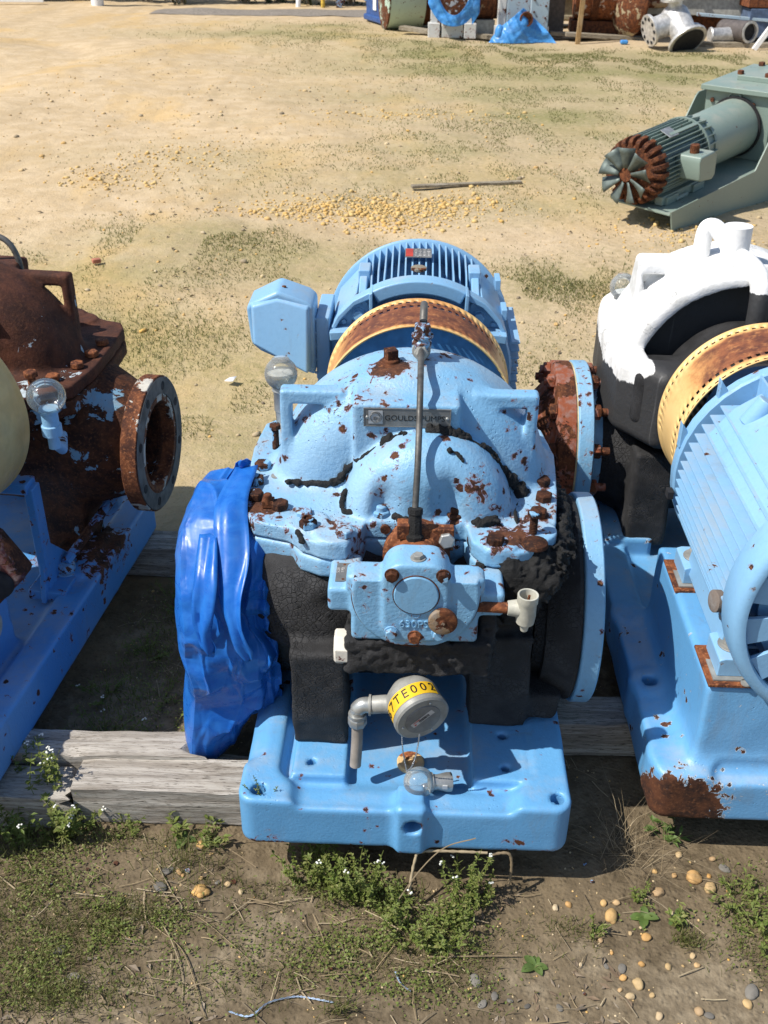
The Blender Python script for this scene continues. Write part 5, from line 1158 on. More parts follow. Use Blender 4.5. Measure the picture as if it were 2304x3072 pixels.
# ------------------------------------------------------------------ plastic sheet gathered over the centre pump's left flange
def tarp():
    C0 = np.array([-0.366, 0.42, 0.372]); nu, nv = 460, 200
    u = np.linspace(0, 2*math.pi, nu, endpoint=False)[:, None]; v = np.linspace(0, 1, nv)[None, :]
    cy, cz = np.cos(u), np.sin(u)
    down = np.exp(-((np.mod(u-1.37*math.pi+math.pi, 2*math.pi)-math.pi)/0.36)**2)
    R0 = 0.232+0.014*np.sin(3*u+1)+0.135*down*(1-0.95*np.clip((v-0.30)/0.35, 0, 1))
    # profile: outer face -> rim -> gathered neck
    a = np.clip(v/0.30, 0, 1); b = np.clip((v-0.30)/0.42, 0, 1); c = np.clip((v-0.72)/0.28, 0, 1)
    r = R0*(0.02+0.98*a**0.8)*(1-0.0*b)-0.026*c*(1-0.2*down)+0.008*np.sin(math.pi*b)
    x = -0.070-0.045*np.cos(a*math.pi/2)*0.3+0.020*a**6+0.125*b+0.040*c
    x = x-0.03*down*a*(1-b)
    # broad flat facets with sharp creases between them (piecewise linear), longer along the rim than across it
    ua = u*1.0
    w1 = 0.35*fbm(cy*1.6+4, cz*1.6+2, v*1.6, 2, 91)
    def lin(fu, fv, seed, sk=0.0): return vnoise(cy*fu+w1+sk*v, cz*fu+w1, v*fv+w1*1.5+sk*cy, seed, True)
    n1 = lin(1.7, 2.6, 92); n2 = lin(3.3, 4.6, 93, 0.8); n3 = lin(7.0, 8.0, 94, 1.2)
    pleat = 1-np.abs(vnoise(cy*2.4+w1*1.4, cz*2.4, v*5.5+w1*2, 96))*2.2
    rdg = np.clip(1-np.abs(lin(1.5, 5.5, 101, 1.0))*7, 0, 1)+0.7*np.clip(1-np.abs(lin(2.6, 8.5, 102, 2.0))*7, 0, 1)
    n4 = lin(15.0, 15.0, 103, 2.0)
    r = r+0.024*n1+0.017*n2+0.0085*n3+0.0022*n4+0.0080*rdg*np.clip(v*2.2-0.2, 0, 1)+0.012*np.clip(pleat, -0.4, 1)*np.clip(v*2.0, 0, 1)*(1-0.5*down)
    x = x+0.022*lin(2.1, 2.4, 97)*(0.4+b)+0.010*n2+0.005*n3
    gath = np.clip((v-0.55)/0.45, 0, 1); pl2 = 1-2*np.abs((u*2.6+2.2*fbm(cy*1.5, cz*1.5, 0, 2, 98))%1-0.5)*1.6
    r = r+0.014*gath*pl2*(1-0.7*down)
    end = np.clip((v-0.92)/0.08, 0, 1); x = x+end*0.012*fbm(cy*4, cz*4, 0, 3, 95)
    X = C0[0]+x+0*u; Y = C0[1]+r*cy*0.96; Z = C0[2]+r*cz
    Z = np.maximum(Z, 0.055)
    V = np.stack([X, Y, Z], -1).reshape(-1, 3)
    i, j = np.meshgrid(np.arange(nu), np.arange(nv-1), indexing='ij')
    F = np.stack([i*nv+j, i*nv+j+1, ((i+1) % nu)*nv+j+1, ((i+1) % nu)*nv+j], -1).reshape(-1, 4)
    o = np_mesh('plastic_sheet', V, F, M['tarp'])
    o.data.set_sharp_from_angle(angle=math.radians(24))
    s = o.modifiers.new('film', 'SOLIDIFY'); s.thickness = 0.0012
    T(o, 'crumpled bright blue plastic sheet wrapped over the left flange of the middle pump', 'tarp')
    # loose torn flaps hanging beside the neck
    rg = random.Random(5)
    def flap(pts, w, tw, seed):
        P = arc_pts(pts, 10); m = len(P); k = 9; V = []; F = []
        for q, p in enumerate(P):
            s_ = q/(m-1); ang = tw*s_+0.5*math.sin(s_*5+seed)
            ww = w*(0.55+0.45*math.sin(math.pi*min(1, s_*1.15+0.12)))*(1 if s_ < .92 else (1-s_)/.08*0.7+0.3)
            ax = Vector((math.cos(ang), math.sin(ang)*0.6-0.2, 0.12)).normalized(); nn = Vector((-0.3, -1, 0.2)).normalized()
            for t in range(k):
                f = t/(k-1)-0.5
                V.append(p+ax*(ww*f)+nn*(0.010*abs(math.sin(f*4+seed+s_*2))+0.003*math.sin(s_*9+f*4)))
        for q in range(m-1):
            for t in range(k-1): F.append((q*k+t, q*k+t+1, (q+1)*k+t+1, (q+1)*k+t))
        mb = MB(); mb.add(V, F); f_ = mb.build('torn_flap', M['tarp'], o, sharp=70); s2 = f_.modifiers.new('film', 'SOLIDIFY'); s2.thickness = 0.001
    flap([(-0.318, 0.43, 0.655), (-0.330, 0.310, 0.640), (-0.318, 0.225, 0.575), (-0.318, 0.175, 0.525), (-0.305, 0.150, 0.465), (-0.285, 0.150, 0.405)], 0.062, 0.35, 1)
    flap([(-0.366, 0.27, 0.60), (-0.362, 0.195, 0.548), (-0.366, 0.168, 0.500), (-0.368, 0.158, 0.455), (-0.356, 0.152, 0.415)], 0.052, -0.3, 3)
    flap([(-0.350, 0.46, 0.590), (-0.335, 0.44, 0.630), (-0.322, 0.425, 0.672)], 0.055, 0.9, 6)
tarp()

# spare oiler bottle lying on the deck
sb = empty('oiler_bottle', (0.0, 0, 0)); T(sb, 'round glass oiler bottle lying on the front of the blue base plate', 'bottle')
ax = Vector((0.97, 0.18, -0.12)); bc = Vector((0.026, 0.054, 0.2085))
mb = MB(); pr = [(0.0285*math.sin(math.radians(-84+k*9.8)), 0.0285*math.cos(math.radians(-84+k*9.8))) for k in range(15)]
mb.rev(bc, ax, pr, 36); gb = mb.build('glass_globe', M['glass'], sb, sharp=70)
mb = MB(); mb.rev(bc, ax, [(0.021, 0.0180), (0.024, 0.0185), (0.026, 0.0150), (0.034, 0.0140), (0.050, 0.0175), (0.060, 0.0178), (0.061, 0.0150), (0.050, 0.0145)], 24); cp = mb.build('metal_neck', M['steel'], sb)
mb = MB(); mb.box(bc+ax*0.052+Vector((-0.003, -0.0165, 0.004)), (0.009, 0.004, 0.008)); mb.build('neck_slot', M['plate_white'], cp)

# ------------------------------------------------------------------ timbers under the base plates
def timber(name, x0, x1, y0, y1, z0, z1, label, rz=0.0, ragged=(0, 0), seed=0, mat=None):
    nx, n_ = max(20, int((x1-x0)/0.008)), 6
    per = [(y0+(y1-y0)*t/n_, z1) for t in range(n_)]+[(y1, z1-(z1-z0)*t/n_) for t in range(n_)]+[(y1-(y1-y0)*t/n_, z0) for t in range(n_)]+[(y0, z0+(z1-z0)*t/n_) for t in range(n_)]
    per = np.array(per); m = len(per); xs = np.linspace(x0, x1, nx)
    X = np.repeat(xs[:, None], m, 1); Y = np.repeat(per[None, :, 0], nx, 0); Z = np.repeat(per[None, :, 1], nx, 0)
    k = np.arange(m)[None, :]
    gr = fbm(X*3, k*1.7+0*X, 0, 3, 100+seed); fine = fbm(X*14, k*3.1+0*X, 0, 2, 120+seed)
    cy, cz = (y0+y1)/2, (z0+z1)/2
    Y = Y+(Y-cy)*0.05*gr+0.0022*fine; Z = Z+(Z-cz)*0.10*gr+0.0022*fine
    crack = np.clip(0.12-np.abs(vnoise(X*2.2, k*0.9+0*X, 0, 130+seed)), 0, 1)*0.05; Z = Z-crack*(np.abs(per[None, :, 1]-z1) < 1e-6)
    for e, (rg_, sgn) in enumerate(((ragged[0], -1), (ragged[1], 1))):
        if rg_:
            wgt = np.clip(1-np.abs(X-(x0 if sgn < 0 else x1))/0.12, 0, 1)**1.5; X = X+sgn*wgt*rg_*(vnoise(k*0.9, 0*k, 0, 140+seed+e))
    V = np.stack([X, Y, Z], -1).reshape(-1, 3); i, j = np.meshgrid(np.arange(nx-1), np.arange(m), indexing='ij')
    F = np.stack([i*m+j, (i+1)*m+j, (i+1)*m+(j+1) % m, i*m+(j+1) % m], -1).reshape(-1, 4)
    V2 = np.concatenate([V, [[xs[0], cy, cz]], [[xs[-1], cy, cz]]]); c0, c1 = len(V), len(V)+1
    F2 = [[c0, (j_+1) % m, j_, j_] for j_ in range(m)]
    mb = MB(); mb.v = [tuple(v) for v in V2]; mb.f = [tuple(f) for f in F]+[(c0, j_, (j_+1) % m) for j_ in range(m)]+[(c1, (nx-1)*m+(j_+1) % m, (nx-1)*m+j_) for j_ in range(m)]
    o = mb.build(name, mat or M['wood'], None, sharp=45); o.rotation_euler = (0, 0, rz)
    return T(o, label, 'timber', 'timbers under the pump bases')
timber('timber', -0.655, 0.285, 0.122, 0.212, 0.002, 0.091, 'weathered grey timber under the front of the middle blue base plate', 0.0, (0, 0), 1)
timber('timber', -1.90, -0.405, 0.214, 0.285, 0.004, 0.101, 'split old timber with a broken end lying behind the sunlit timber', 0.012, (0, 0.10), 2)
timber('timber', -1.60, -0.668, 0.105, 0.190, 0.000, 0.078, 'darker timber running under the rusty pump base behind the flowering weeds', 0.0, (0, 0.02), 3)
timber('timber', 0.24, 1.40, 0.338, 0.428, 0.002, 0.092, 'shaded timber running under the blue base plate of the white pump', 0.03, (0, 0), 4)
timber('timber', -1.75, 0.42, 0.985, 1.075, 0.0, 0.091, 'shaded rear timber running behind the blue plastic sheet', 0.0, (0, 0), 5)
timber('timber', 0.20, 1.30, 0.90, 0.985, 0.0, 0.091, 'rear timber with a splintered end below the orange flange', 0.0, (0.06, 0), 6)
# ------------------------------------------------------------------ ground cover
def blades(name, px, py, h, w, lean, mat, kind=None, seed=0, z=None, curl=1.0):
    n = len(px); rg = np.random.default_rng(seed); az = rg.uniform(0, 2*math.pi, n); la = rg.uniform(0, 2*math.pi, n); ln = h*lean*rg.uniform(0.3, 1.3, n)
    z0 = (GZ(px, py) if z is None else z)-0.003
    dx, dy = np.cos(az)*w/2, np.sin(az)*w/2; lx, ly = np.cos(la)*ln, np.sin(la)*ln
    V = np.zeros((n, 5, 3), np.float32)
    V[:, 0] = np.stack([px-dx, py-dy, z0], 1); V[:, 1] = np.stack([px+dx, py+dy, z0], 1)
    V[:, 2] = np.stack([px+lx*.35-dx*.8, py+ly*.35-dy*.8, z0+h*.6], 1); V[:, 3] = np.stack([px+lx*.35+dx*.8, py+ly*.35+dy*.8, z0+h*.6], 1)
    V[:, 4] = np.stack([px+lx, py+ly, z0+h*(1-0.18*curl)], 1)
    F = np.array([[0, 1, 3], [0, 3, 2], [2, 3, 4]])[None]+5*np.arange(n)[:, None, None]
    o = np_mesh(name, V.reshape(-1, 3), F.reshape(-1, 3), mat, None, False)
    return T(o, kind=kind)
def clear_of_units(x, y, m=0.0):
    a = (np.abs(x) < 0.305+m) & (y > -0.01-m) & (y < 1.8)
    b = (np.abs(x-RX) < 0.31+m) & (y > 0.085-m) & (y < 1.9)
    lx = (x+1.11)*math.cos(-LR)-(y)*math.sin(-LR); c = (np.abs(lx) < 0.31+m) & (y > -0.3) & (y < 1.8)
    d = (y > 0.10) & (y < 0.27) & (x < 0.36); e = (y > 0.97) & (y < 1.09); f = (y > 0.33) & (y < 0.44) & (x > 0.24)
    return ~(a | b | c | d | e | f)
def scatter(cx, cy, sx, sy, n, rg, m=0.0):
    x = rg.normal(cx, sx, n); y = rg.normal(cy, sy, n); k = clear_of_units(x, y, m); return x[k], y[k]
rg = np.random.default_rng(11)

# far grass patches: (x, y, sx, sy, count, height)
X, Y, H = [], [], []
for (cx, cy, sx, sy, n, h) in FAR:
    n = int(n*(1.5 if cy < 6 else 1.0)); x = rg.normal(cx, sx*1.15, n); y = rg.normal(cy, sy*1.25, n); cl = vnoise(x*5.0, y*3.2, 0, 5) > -0.15; k = cl & clear_of_units(x, y, 0.01) & (y > 1.1)
    X.append(x[k]); Y.append(y[k]); H.append(h*rg.uniform(0.35, 1.0, k.sum()))
n = 15000; x = rg.uniform(-6, 7, n); y = 1.2+rg.uniform(0, 1, n)**1.4*13; m = fbm(x*0.9, y*0.7, 0, 4, 44)+np.clip((x+1.2)*0.10, -0.3, 0.12)
k = (m > 0.0+0.10*rg.random(n)) & clear_of_units(x, y, 0.02); X.append(x[k]); Y.append(y[k]); H.append(rg.uniform(0.012, 0.034, k.sum()))
X, Y, H = map(np.concatenate, (X, Y, H)); W_ = 0.0030+0.0010*np.clip(Y-2, 0, 8)*0.55
T(blades('grass', X, Y, H*0.50, W_, 1.0, M['grass'], 'stuff', 3), 'thin green grass growing in patches across the sandy yard', 'grass')

# gravel lying on the sand
def stones(name, x, y, r, mat, seed, label, sink=0.25, flat=0.65):
    rg = np.random.default_rng(seed); n = len(x)
    bm = bmesh.new(); bmesh.ops.create_icosphere(bm, subdivisions=1, radius=1); bv = np.array([v.co[:] for v in bm.verts], np.float32)
    bf = np.array([[v.index for v in f.verts] for f in bm.faces]); bm.free()
    nb = len(bv); sc = np.stack([rg.uniform(.75, 1.3, n), rg.uniform(.65, 1.0, n), rg.uniform(.45, .8, n)*flat/0.65], 1)*r[:, None]
    V = bv[None]*(1+0.22*rg.uniform(-1, 1, (n, nb, 1)))*sc[:, None, :]; a = rg.uniform(0, 2*math.pi, n); ca, sa = np.cos(a)[:, None], np.sin(a)[:, None]
    P = np.stack([V[..., 0]*ca-V[..., 1]*sa+x[:, None], V[..., 0]*sa+V[..., 1]*ca+y[:, None], V[..., 2]+(GZ(x, y)+r*0.2)[:, None]], -1)
    F = bf[None]+nb*np.arange(n)[:, None, None]
    return T(np_mesh(name, P.reshape(-1, 3), F.reshape(-1, 3), mat), label, 'gravel', None, 'stuff')
n = 7000; x = rg.uniform(-5, 5, n); y = 1.0+rg.uniform(0, 1, n)**1.7*8.5; m = fbm(x*0.8+3, y*0.8, 0, 4, 77)+0.12*rg.normal(0, 1, n); k = (m > -0.05) & clear_of_units(x, y, 0.0)
x, y = x[k], y[k]; stones('gravel', x, y, np.clip(rg.lognormal(-5.45, .55, len(x)), .0015, .016)*(1+0.07*y), M['gravel'], 4, 'fine tan gravel scattered over the pale sand')
X, Y = [], []
for (cx, cy, sx, sy, n) in [(-0.35, 4.85, .30, .14, 850), (0.0, 4.98, .28, .15, 750), (-0.15, 4.55, .2, .10, 260), (-0.75, 4.75, .2, .10, 200), (-1.66, 5.95, .25, .35, 260), (-1.95, 5.4, .2, .2, 220), (0.0, 7.9, .5, .2, 220), (1.5, 4.35, .2, .2, 300), (-0.3, 1.35, .1, .2, 160), (-0.35, 1.75, .15, .2, 160), (-0.55, 1.15, .12, .1, 100)]:
    a, b = scatter(cx, cy, sx, sy, n, rg); X.append(a); Y.append(b)
X, Y = np.concatenate(X), np.concatenate(Y); stones('gravel', X, Y, np.clip(rg.lognormal(-5.1, .5, len(X)), .002, .02)*(0.75+0.07*Y), M['gravel_orange'], 5, 'orange gravel spilled in a patch beyond the middle motor')
n = 2600; x = rg.uniform(-1.0, 0.95, n); y = rg.uniform(-0.36, 1.1, n); k = clear_of_units(x, y, 0); x, y = x[k], y[k]
stones('gravel', x, y, rg.uniform(.0008, .0030, len(x)), M['gravel'], 6, 'tiny grit bedded in the brown dirt in front of the bases')

# individual pebbles in the dirt in front
PB = [(0.556, 0.035, 0.0150), (0.384, -0.058, 0.0135), (0.481, 0.0, 0.0108), (0.581, 0.012, 0.0125), (0.539, 0.09, 0.0075), (0.602, 0.083, 0.0065), (0.441, -0.099, 0.0085), (0.41, -0.193, 0.0100), (0.392, -0.217, 0.007), (0.386, -0.182, 0.0065), (0.423, -0.154, 0.0058), (0.469, -0.157, 0.0065), (0.516, -0.134, 0.0055),
      (0.284, -0.042, 0.0062), (0.31, -0.034, 0.0062), (0.375, -0.028, 0.007), (0.399, -0.026, 0.007), (0.503, -0.24, 0.0078), (0.588, -0.224, 0.0085), (0.496, -0.046, 0.007), (0.586, 0.042, 0.005), (0.52, 0.041, 0.0058), (0.484, 0.05, 0.0056), (0.316, -0.158, 0.0035), (0.43, -0.213, 0.005), (0.435, -0.251, 0.0068), (0.377, -0.205, 0.004), (0.374, -0.133, 0.0036), (0.435, -0.078, 0.0036), (0.357, -0.108, 0.0056), (0.52, -0.152, 0.0058), (0.414, -0.091, 0.0045),
      (-0.396, 0.072, 0.0095), (-0.424, 0.005, 0.0065), (-0.374, 0.007, 0.0035), (-0.381, -0.006, 0.0048), (-0.328, -0.017, 0.006), (-0.416, -0.002, 0.0042), (-0.409, 0.006, 0.004), (-0.301, -0.034, 0.0052), (-0.373, 0.052, 0.0035), (-0.416, -0.023, 0.0034), (-0.427, 0.098, 0.0038)]
PG = [(0.387, -0.164, 0.0095), (0.36, -0.159, 0.0058), (0.601, -0.202, 0.0150), (0.518, -0.246, 0.0085), (0.162, -0.226, 0.0088), (0.14, -0.242, 0.009), (0.27, -0.241, 0.0075), (0.216, -0.241, 0.006), (0.187, -0.232, 0.0055), (0.13, -0.199, 0.0125), (-0.348, -0.013, 0.006), (-0.449, 0.007, 0.0125), (-0.454, -0.03, 0.0150), (-0.56, -0.22, 0.011), (-0.60, -0.17, 0.012), (0.62, 0.06, 0.011)]
def pebble_mesh(seed):
    rgp = random.Random(seed); bm = bmesh.new(); bmesh.ops.create_icosphere(bm, subdivisions=3, radius=1)
    for v in bm.verts:
        c = v.co; k = 1+0.16*float(vnoise(c.x*1.3+seed*3, c.y*1.3, c.z*1.3, seed))+0.05*float(vnoise(c.x*4, c.y*4, c.z*4, seed)); v.co = Vector((c.x*1.12*k, c.y*0.9*k, c.z*0.66*k))
    me = bpy.data.meshes.new('pebble'); bm.to_mesh(me); bm.free(); me.shade_smooth(); return me
PM = [pebble_mesh(s) for s in range(6)]; PMg = [pebble_mesh(s+10) for s in range(3)]
for me in PM: me.materials.append(M['pebble'])
for me in PMg: me.materials.append(M['pebble_grey'])
special = {0: 'largest round tan pebble, right of the bright green sprout', 1: 'oval orange tan pebble standing alone in bare dirt below the middle base', 2: 'smooth round tan pebble left of the largest pebble', 3: 'wedge shaped orange pebble touching the grass just right of the largest pebble', 7: 'flat oval cream pebble near the bottom right', 32: 'pale pebble beside the sunlit timber'}
rp = random.Random(2)
for k, (x, y, r) in enumerate(PB):
    o = bpy.data.objects.new('pebble', PM[k % 6]); COL.objects.link(o); o.scale = (r, r, r); o.location = (x, y, gz(x, y)+r*0.30); o.rotation_euler = (rp.uniform(-.3, .3), rp.uniform(-.3, .3), rp.uniform(0, 6))
    T(o, special.get(k, 'small tan pebble on the dirt near the split orange rock' if x < 0 else ('tiny tan pebble in the mud right of the plantain and grey stick' if r < 0.0048 else ('small tan pebble in the row of pebbles near the shadow edge' if y > -0.10 else 'small tan pebble on the bare mud near the bottom right corner'))), 'pebble', 'tan pebbles in the dirt')
for k, (x, y, r) in enumerate(PG):
    o = bpy.data.objects.new('stone', PMg[k % 3]); COL.objects.link(o); o.scale = (r*0.95, r*0.8, r*0.5); o.location = (x, y, gz(x, y)+r*0.15); o.rotation_euler = (0.1, 0.1, rp.uniform(0, 6))
    T(o, 'flat grey stone chip in the dirt left of the middle base' if x < -0.3 else ('flat grey stone chip in the mud near the bottom right corner' if x > 0.3 else 'flat grey stone chip near the bottom edge, below the grey stick'), 'stone', 'grey stones in the dirt')
# split orange rock
mb = MB(); rk = random.Random(8)
for (dx, dy, r) in ((0, 0, .0125), (0.010, -.004, .009), (-0.008, -.006, .008), (0.002, -.011, .007)):
    mb.ball((-0.376+dx, -0.035+dy, gz(-.376, -.035)+r*.45), r, 9, 6, (1.1, .9, .75))
o = mb.build('rock', plain('crumbling_orange_rock', (0.55, 0.33, 0.11), 0.8, 0, 0.8, 160, 0.4), None); T(o, 'crumbling orange rock split into lumps on the dirt below the timber', 'rock')

# dead leaf litter, straw, sticks
def litter(name, x, y, s, mat, seed, label, cat):
    rg = np.random.default_rng(seed); n = len(x); a = rg.uniform(0, 2*math.pi, n); ca, sa = np.cos(a), np.sin(a)
    L_ = s*rg.uniform(.7, 1.4, n); Wd = s*rg.uniform(.25, .6, n); z = GZ(x, y)+0.002; c = s*rg.uniform(-.15, .35, n); t = s*rg.uniform(-.12, .3, n)
    def P(u, v, h): return np.stack([x+u*ca-v*sa, y+u*sa+v*ca, z+np.maximum(h, -0.001)], 1)
    V = np.stack([P(-L_/2, 0*L_, t*0), P(0*L_, -Wd/2, c+t*.5), P(0*L_, Wd/2, c*rg.uniform(.2, 1, n)+t*.5), P(L_/2, 0*L_, t)], 1)
    F = np.array([[0, 1, 3], [0, 3, 2]])[None]+4*np.arange(n)[:, None, None]
    return T(np_mesh(name, V.reshape(-1, 3), F.reshape(-1, 3), mat, None, False), label, cat, None, 'stuff')
n = 3800; x = rg.uniform(-0.95, 0.9, n); y = rg.uniform(-0.36, 0.95, n); m = fbm(x*3, y*3, 0, 3, 31)-np.clip(x*0.35, -.4, .3)*(y < 0.15); k = (m > -0.05) & clear_of_units(x, y, 0); x, y = x[k], y[k]
litter('leaf_litter', x, y, rg.uniform(.005, .021, len(x)), M['litter'], 9, 'dry brown leaf scraps littered over the dirt', 'leaf litter')
n = 2400; x = rg.uniform(-6, 6, n); y = 1.1+rg.uniform(0, 1, n)**1.5*10; m = fbm(x, y*0.8, 0, 3, 39); k = (m > 0.05) & clear_of_units(x, y, 0); x, y = x[k], y[k]
litter('leaf_litter', x, y, rg.uniform(.012, .035, len(x)), island('far_litter', [(0.16, 0.12, 0.075), (0.09, 0.065, 0.04), (0.24, 0.18, 0.11)], .9), 10, 'dark dry plant scraps dotted over the pale sand', 'leaf litter')
n = 1300; x = rg.uniform(-0.95, 0.9, n); y = rg.uniform(-0.36, 0.95, n); k = clear_of_units(x, y, 0) & ((x < 0.1) | (rg.random(n) < 0.25)); x, y = x[k], y[k]
def straws(name, x, y, L_, seed, label, mat=None):
    rg = np.random.default_rng(seed); n = len(x); a = rg.normal(2.5, 0.9, n); ca, sa = np.cos(a), np.sin(a); z = GZ(x, y)+0.003; w = rg.uniform(.0004, .0011, n); bend = rg.normal(0, .04, n); V = []
    for t in (-.5, 0, .5):
        bx, by = x+ca*L_*t-sa*L_*bend*(t*t*4), y+sa*L_*t+ca*L_*bend*(t*t*4); hz = z+rg.uniform(0, .006, n)*(1 if t == 0 else .5)
        V += [np.stack([bx-sa*w, by+ca*w, hz], 1), np.stack([bx+sa*w, by-ca*w, hz+w*.5], 1)]
    V = np.stack(V, 1); F = np.array([[0, 1, 3, 2], [2, 3, 5, 4]])[None]+6*np.arange(n)[:, None, None]
    return T(np_mesh(name, V.reshape(-1, 3), F.reshape(-1, 4), mat or M['straw'], None, False), label, 'straw', None, 'stuff')
straws('dry_straw', x, y, rg.uniform(.012, .075, len(x)), 12, 'dry straw bits strewn over the dirt')
STK = [([(-0.44, -0.12), (-0.38, -0.17), (-0.32, -0.29)], .0022, 'long thin bent twig running down to the bottom edge'), ([(-0.40, -0.09), (-0.36, -0.10), (-0.26, -0.18)], .0016, 'straight pale stalk slanting right from the twig tangle'), ([(-0.44, -0.08), (-0.33, -0.082)], .0020, 'level pale stick below the split orange rock'), ([(-0.77, -0.015), (-0.72, -0.05)], .0034, 'short pale stick at the left edge of the dirt'),
       ([(-0.44, -0.10), (-0.405, -0.15), (-0.375, -0.21), (-0.365, -0.26)], .0018, 'curved brown twig lying in the twig tangle'), ([(-0.29, -0.05), (-0.21, -0.062)], .0032, 'peeled flat stick left of the weeds below the base'), ([(-0.32, -0.18), (-0.20, -0.22)], .0013, 'thin straw stalk lying in weeds near the bottom middle'), ([(0.05, -0.160), (0.13, -0.155), (0.21, -0.149)], .0028, 'straight grey stick lying in the weeds left of the plantain'), ([(0.28, -0.085), (0.30, -0.132)], .0014, 'thin brown stem lying on the bare mud'), ([(0.34, -0.01), (0.352, -0.045)], .0012, 'short reddish stem under the right shadow edge'), ([(-0.46, -0.245), (-0.41, -0.255)], .0030, 'pale chipped stick near the bottom left'),
       ([(-0.47, 0.02), (-0.43, -0.04), (-0.405, -0.07)], .0022, 'brown crooked twig left of the grey stones'), ([(0.46, 0.02), (0.48, 0.055)], .0014, 'dark little stem beside small pebbles')]
for pts, r, lab in STK:
    P = arc_pts([(a, b, gz(a, b)+r+0.001+0.004*rp.random()) for a, b in pts], 7); mb = MB(); rr = [0.62*r*(0.75+0.4*rp.random())*(1-0.4*q/len(P)) for q in range(len(P))]; mb.tube(P, rr, 6)
    T(mb.build('stick', M['straw'], None, sharp=70), lab, 'stick', 'dry sticks on the dirt')
# pale chewed root hanging under the base edge
mb = MB(); P = arc_pts([(0.012, -0.055, 0.035), (0.022, -0.020, 0.085), (0.035, -0.006, 0.094), (0.10, -0.003, 0.094), (0.155, -0.003, 0.093)], 8); mb.tube(P, [0.0018+0.0016*abs(math.sin(k*1.3)) for k in range(len(P))], 6)
P = arc_pts([(0.160, -0.010, 0.088), (0.168, -0.006, 0.094), (0.195, -0.004, 0.093), (0.201, -0.010, 0.06), (0.197, -0.018, 0.028)], 7); mb2 = MB(); mb2.tube(P, [0.0022+0.0012*abs(math.sin(k*1.9)) for k in range(len(P))], 6)
T(mb.build('root', M['straw'], None, sharp=80), 'pale dry root along the lower front edge of the middle base', 'root'); T(mb2.build('root', M['straw'], None, sharp=80), 'short dry root dangling near the right end of the base edge', 'root')
mb = MB(); P = arc_pts([(-0.02, -0.08, 0.02), (0.03, -0.035, 0.075), (0.075, -0.022, 0.125), (0.13, -0.020, 0.150)], 8); mb.tube(P, 0.0011, 5); T(mb.build('grass_stalk', M['straw'], None), 'thin pale grass stalk arching up across the front of the base', 'stalk')
# flat board beyond the motor
mb = MB(); a = math.atan2(0.17, 0.70); mb.box((0.307, 5.44, gz(.3, 5.44)+0.012), (0.73, 0.045, 0.018), Matrix.Rotation(a, 3, 'Z')); T(mb.build('wooden_lath', M['plank'], None, 0.003), 'thin wooden lath lying alone on the sand beyond the middle motor', 'lath')
mb = MB(); mb.box((-1.59, 3.65, gz(-1.59, 3.65)+0.02), (0.042, 0.030, 0.022), Matrix.Rotation(.5, 3, 'Z')); T(mb.build('brick_scrap', plain('pink_brick', (0.42, 0.16, 0.10), .9, 0, .8), None, .005), 'broken pink brick scrap on the sand above the rusty pump', 'brick')
mb = MB(); mb.add([(-0.72, 2.27, .012), (-0.685, 2.255, .018), (-0.675, 2.285, .026), (-0.705, 2.30, .014)], [(0, 1, 2, 3)]); o = mb.build('paper_scrap', M['white_paint'], None); s = o.modifiers.new('t', 'SOLIDIFY'); s.thickness = .002; T(o, 'crumpled white paper scrap on the ground left of the terminal box', 'paper')
# twisted blue and white cord at the bottom
cord = plain('blue_white_cord', (0.33, 0.43, 0.58), 0.4, 0, 0.3, 400, 0.6)
for pts, lab in (([(-0.283, -0.275), (-0.248, -0.281), (-0.22, -0.256), (-0.178, -0.243), (-0.151, -0.2445), (-0.111, -0.251)], 'twisted blue and white cord lying at the bottom middle'), ([(-0.008, -0.19), (0.001, -0.211), (0.019, -0.226)], 'short piece of pale blue cord in the weeds')):
    P = arc_pts([(a, b, gz(a, b)+0.005) for a, b in pts], 12); mb = MB()
    for ph in (0, math.pi): mb.tube([p+Vector((0.0008*math.cos(k*1.1+ph), 0.0008*math.sin(k*1.1+ph), 0.0006*math.sin(k*1.1+ph))) for k, p in enumerate(P)], 0.0008, 5)
    T(mb.build('cord', cord, None), lab, 'cord')
# chips of blue paint
V, F = [], []
for k, (x, y) in enumerate([(-0.409, 0.009), (-0.318, -0.012), (-0.55, 0.02), (-0.66, -0.03), (-0.12, -0.185), (0.352, 0.06), (0.36, 0.02), (-0.62, 0.07), (-0.51, 0.36), (-0.47, 0.52), (-0.60, 0.003), (0.315, -0.215)]):
    mb = MB(); r = rp.uniform(.003, .006); mb.rev((x, y, gz(x, y)+.003), (rp.uniform(-.3, .3), rp.uniform(-.3, .3), 1), [(0, r), (.0008, r*.9)], 5)
    T(mb.build('paint_chip', M['base'] if k % 3 else M['cast'], None), 'small flake of blue paint on the dirt', 'paint chip', 'blue paint flakes on the dirt')

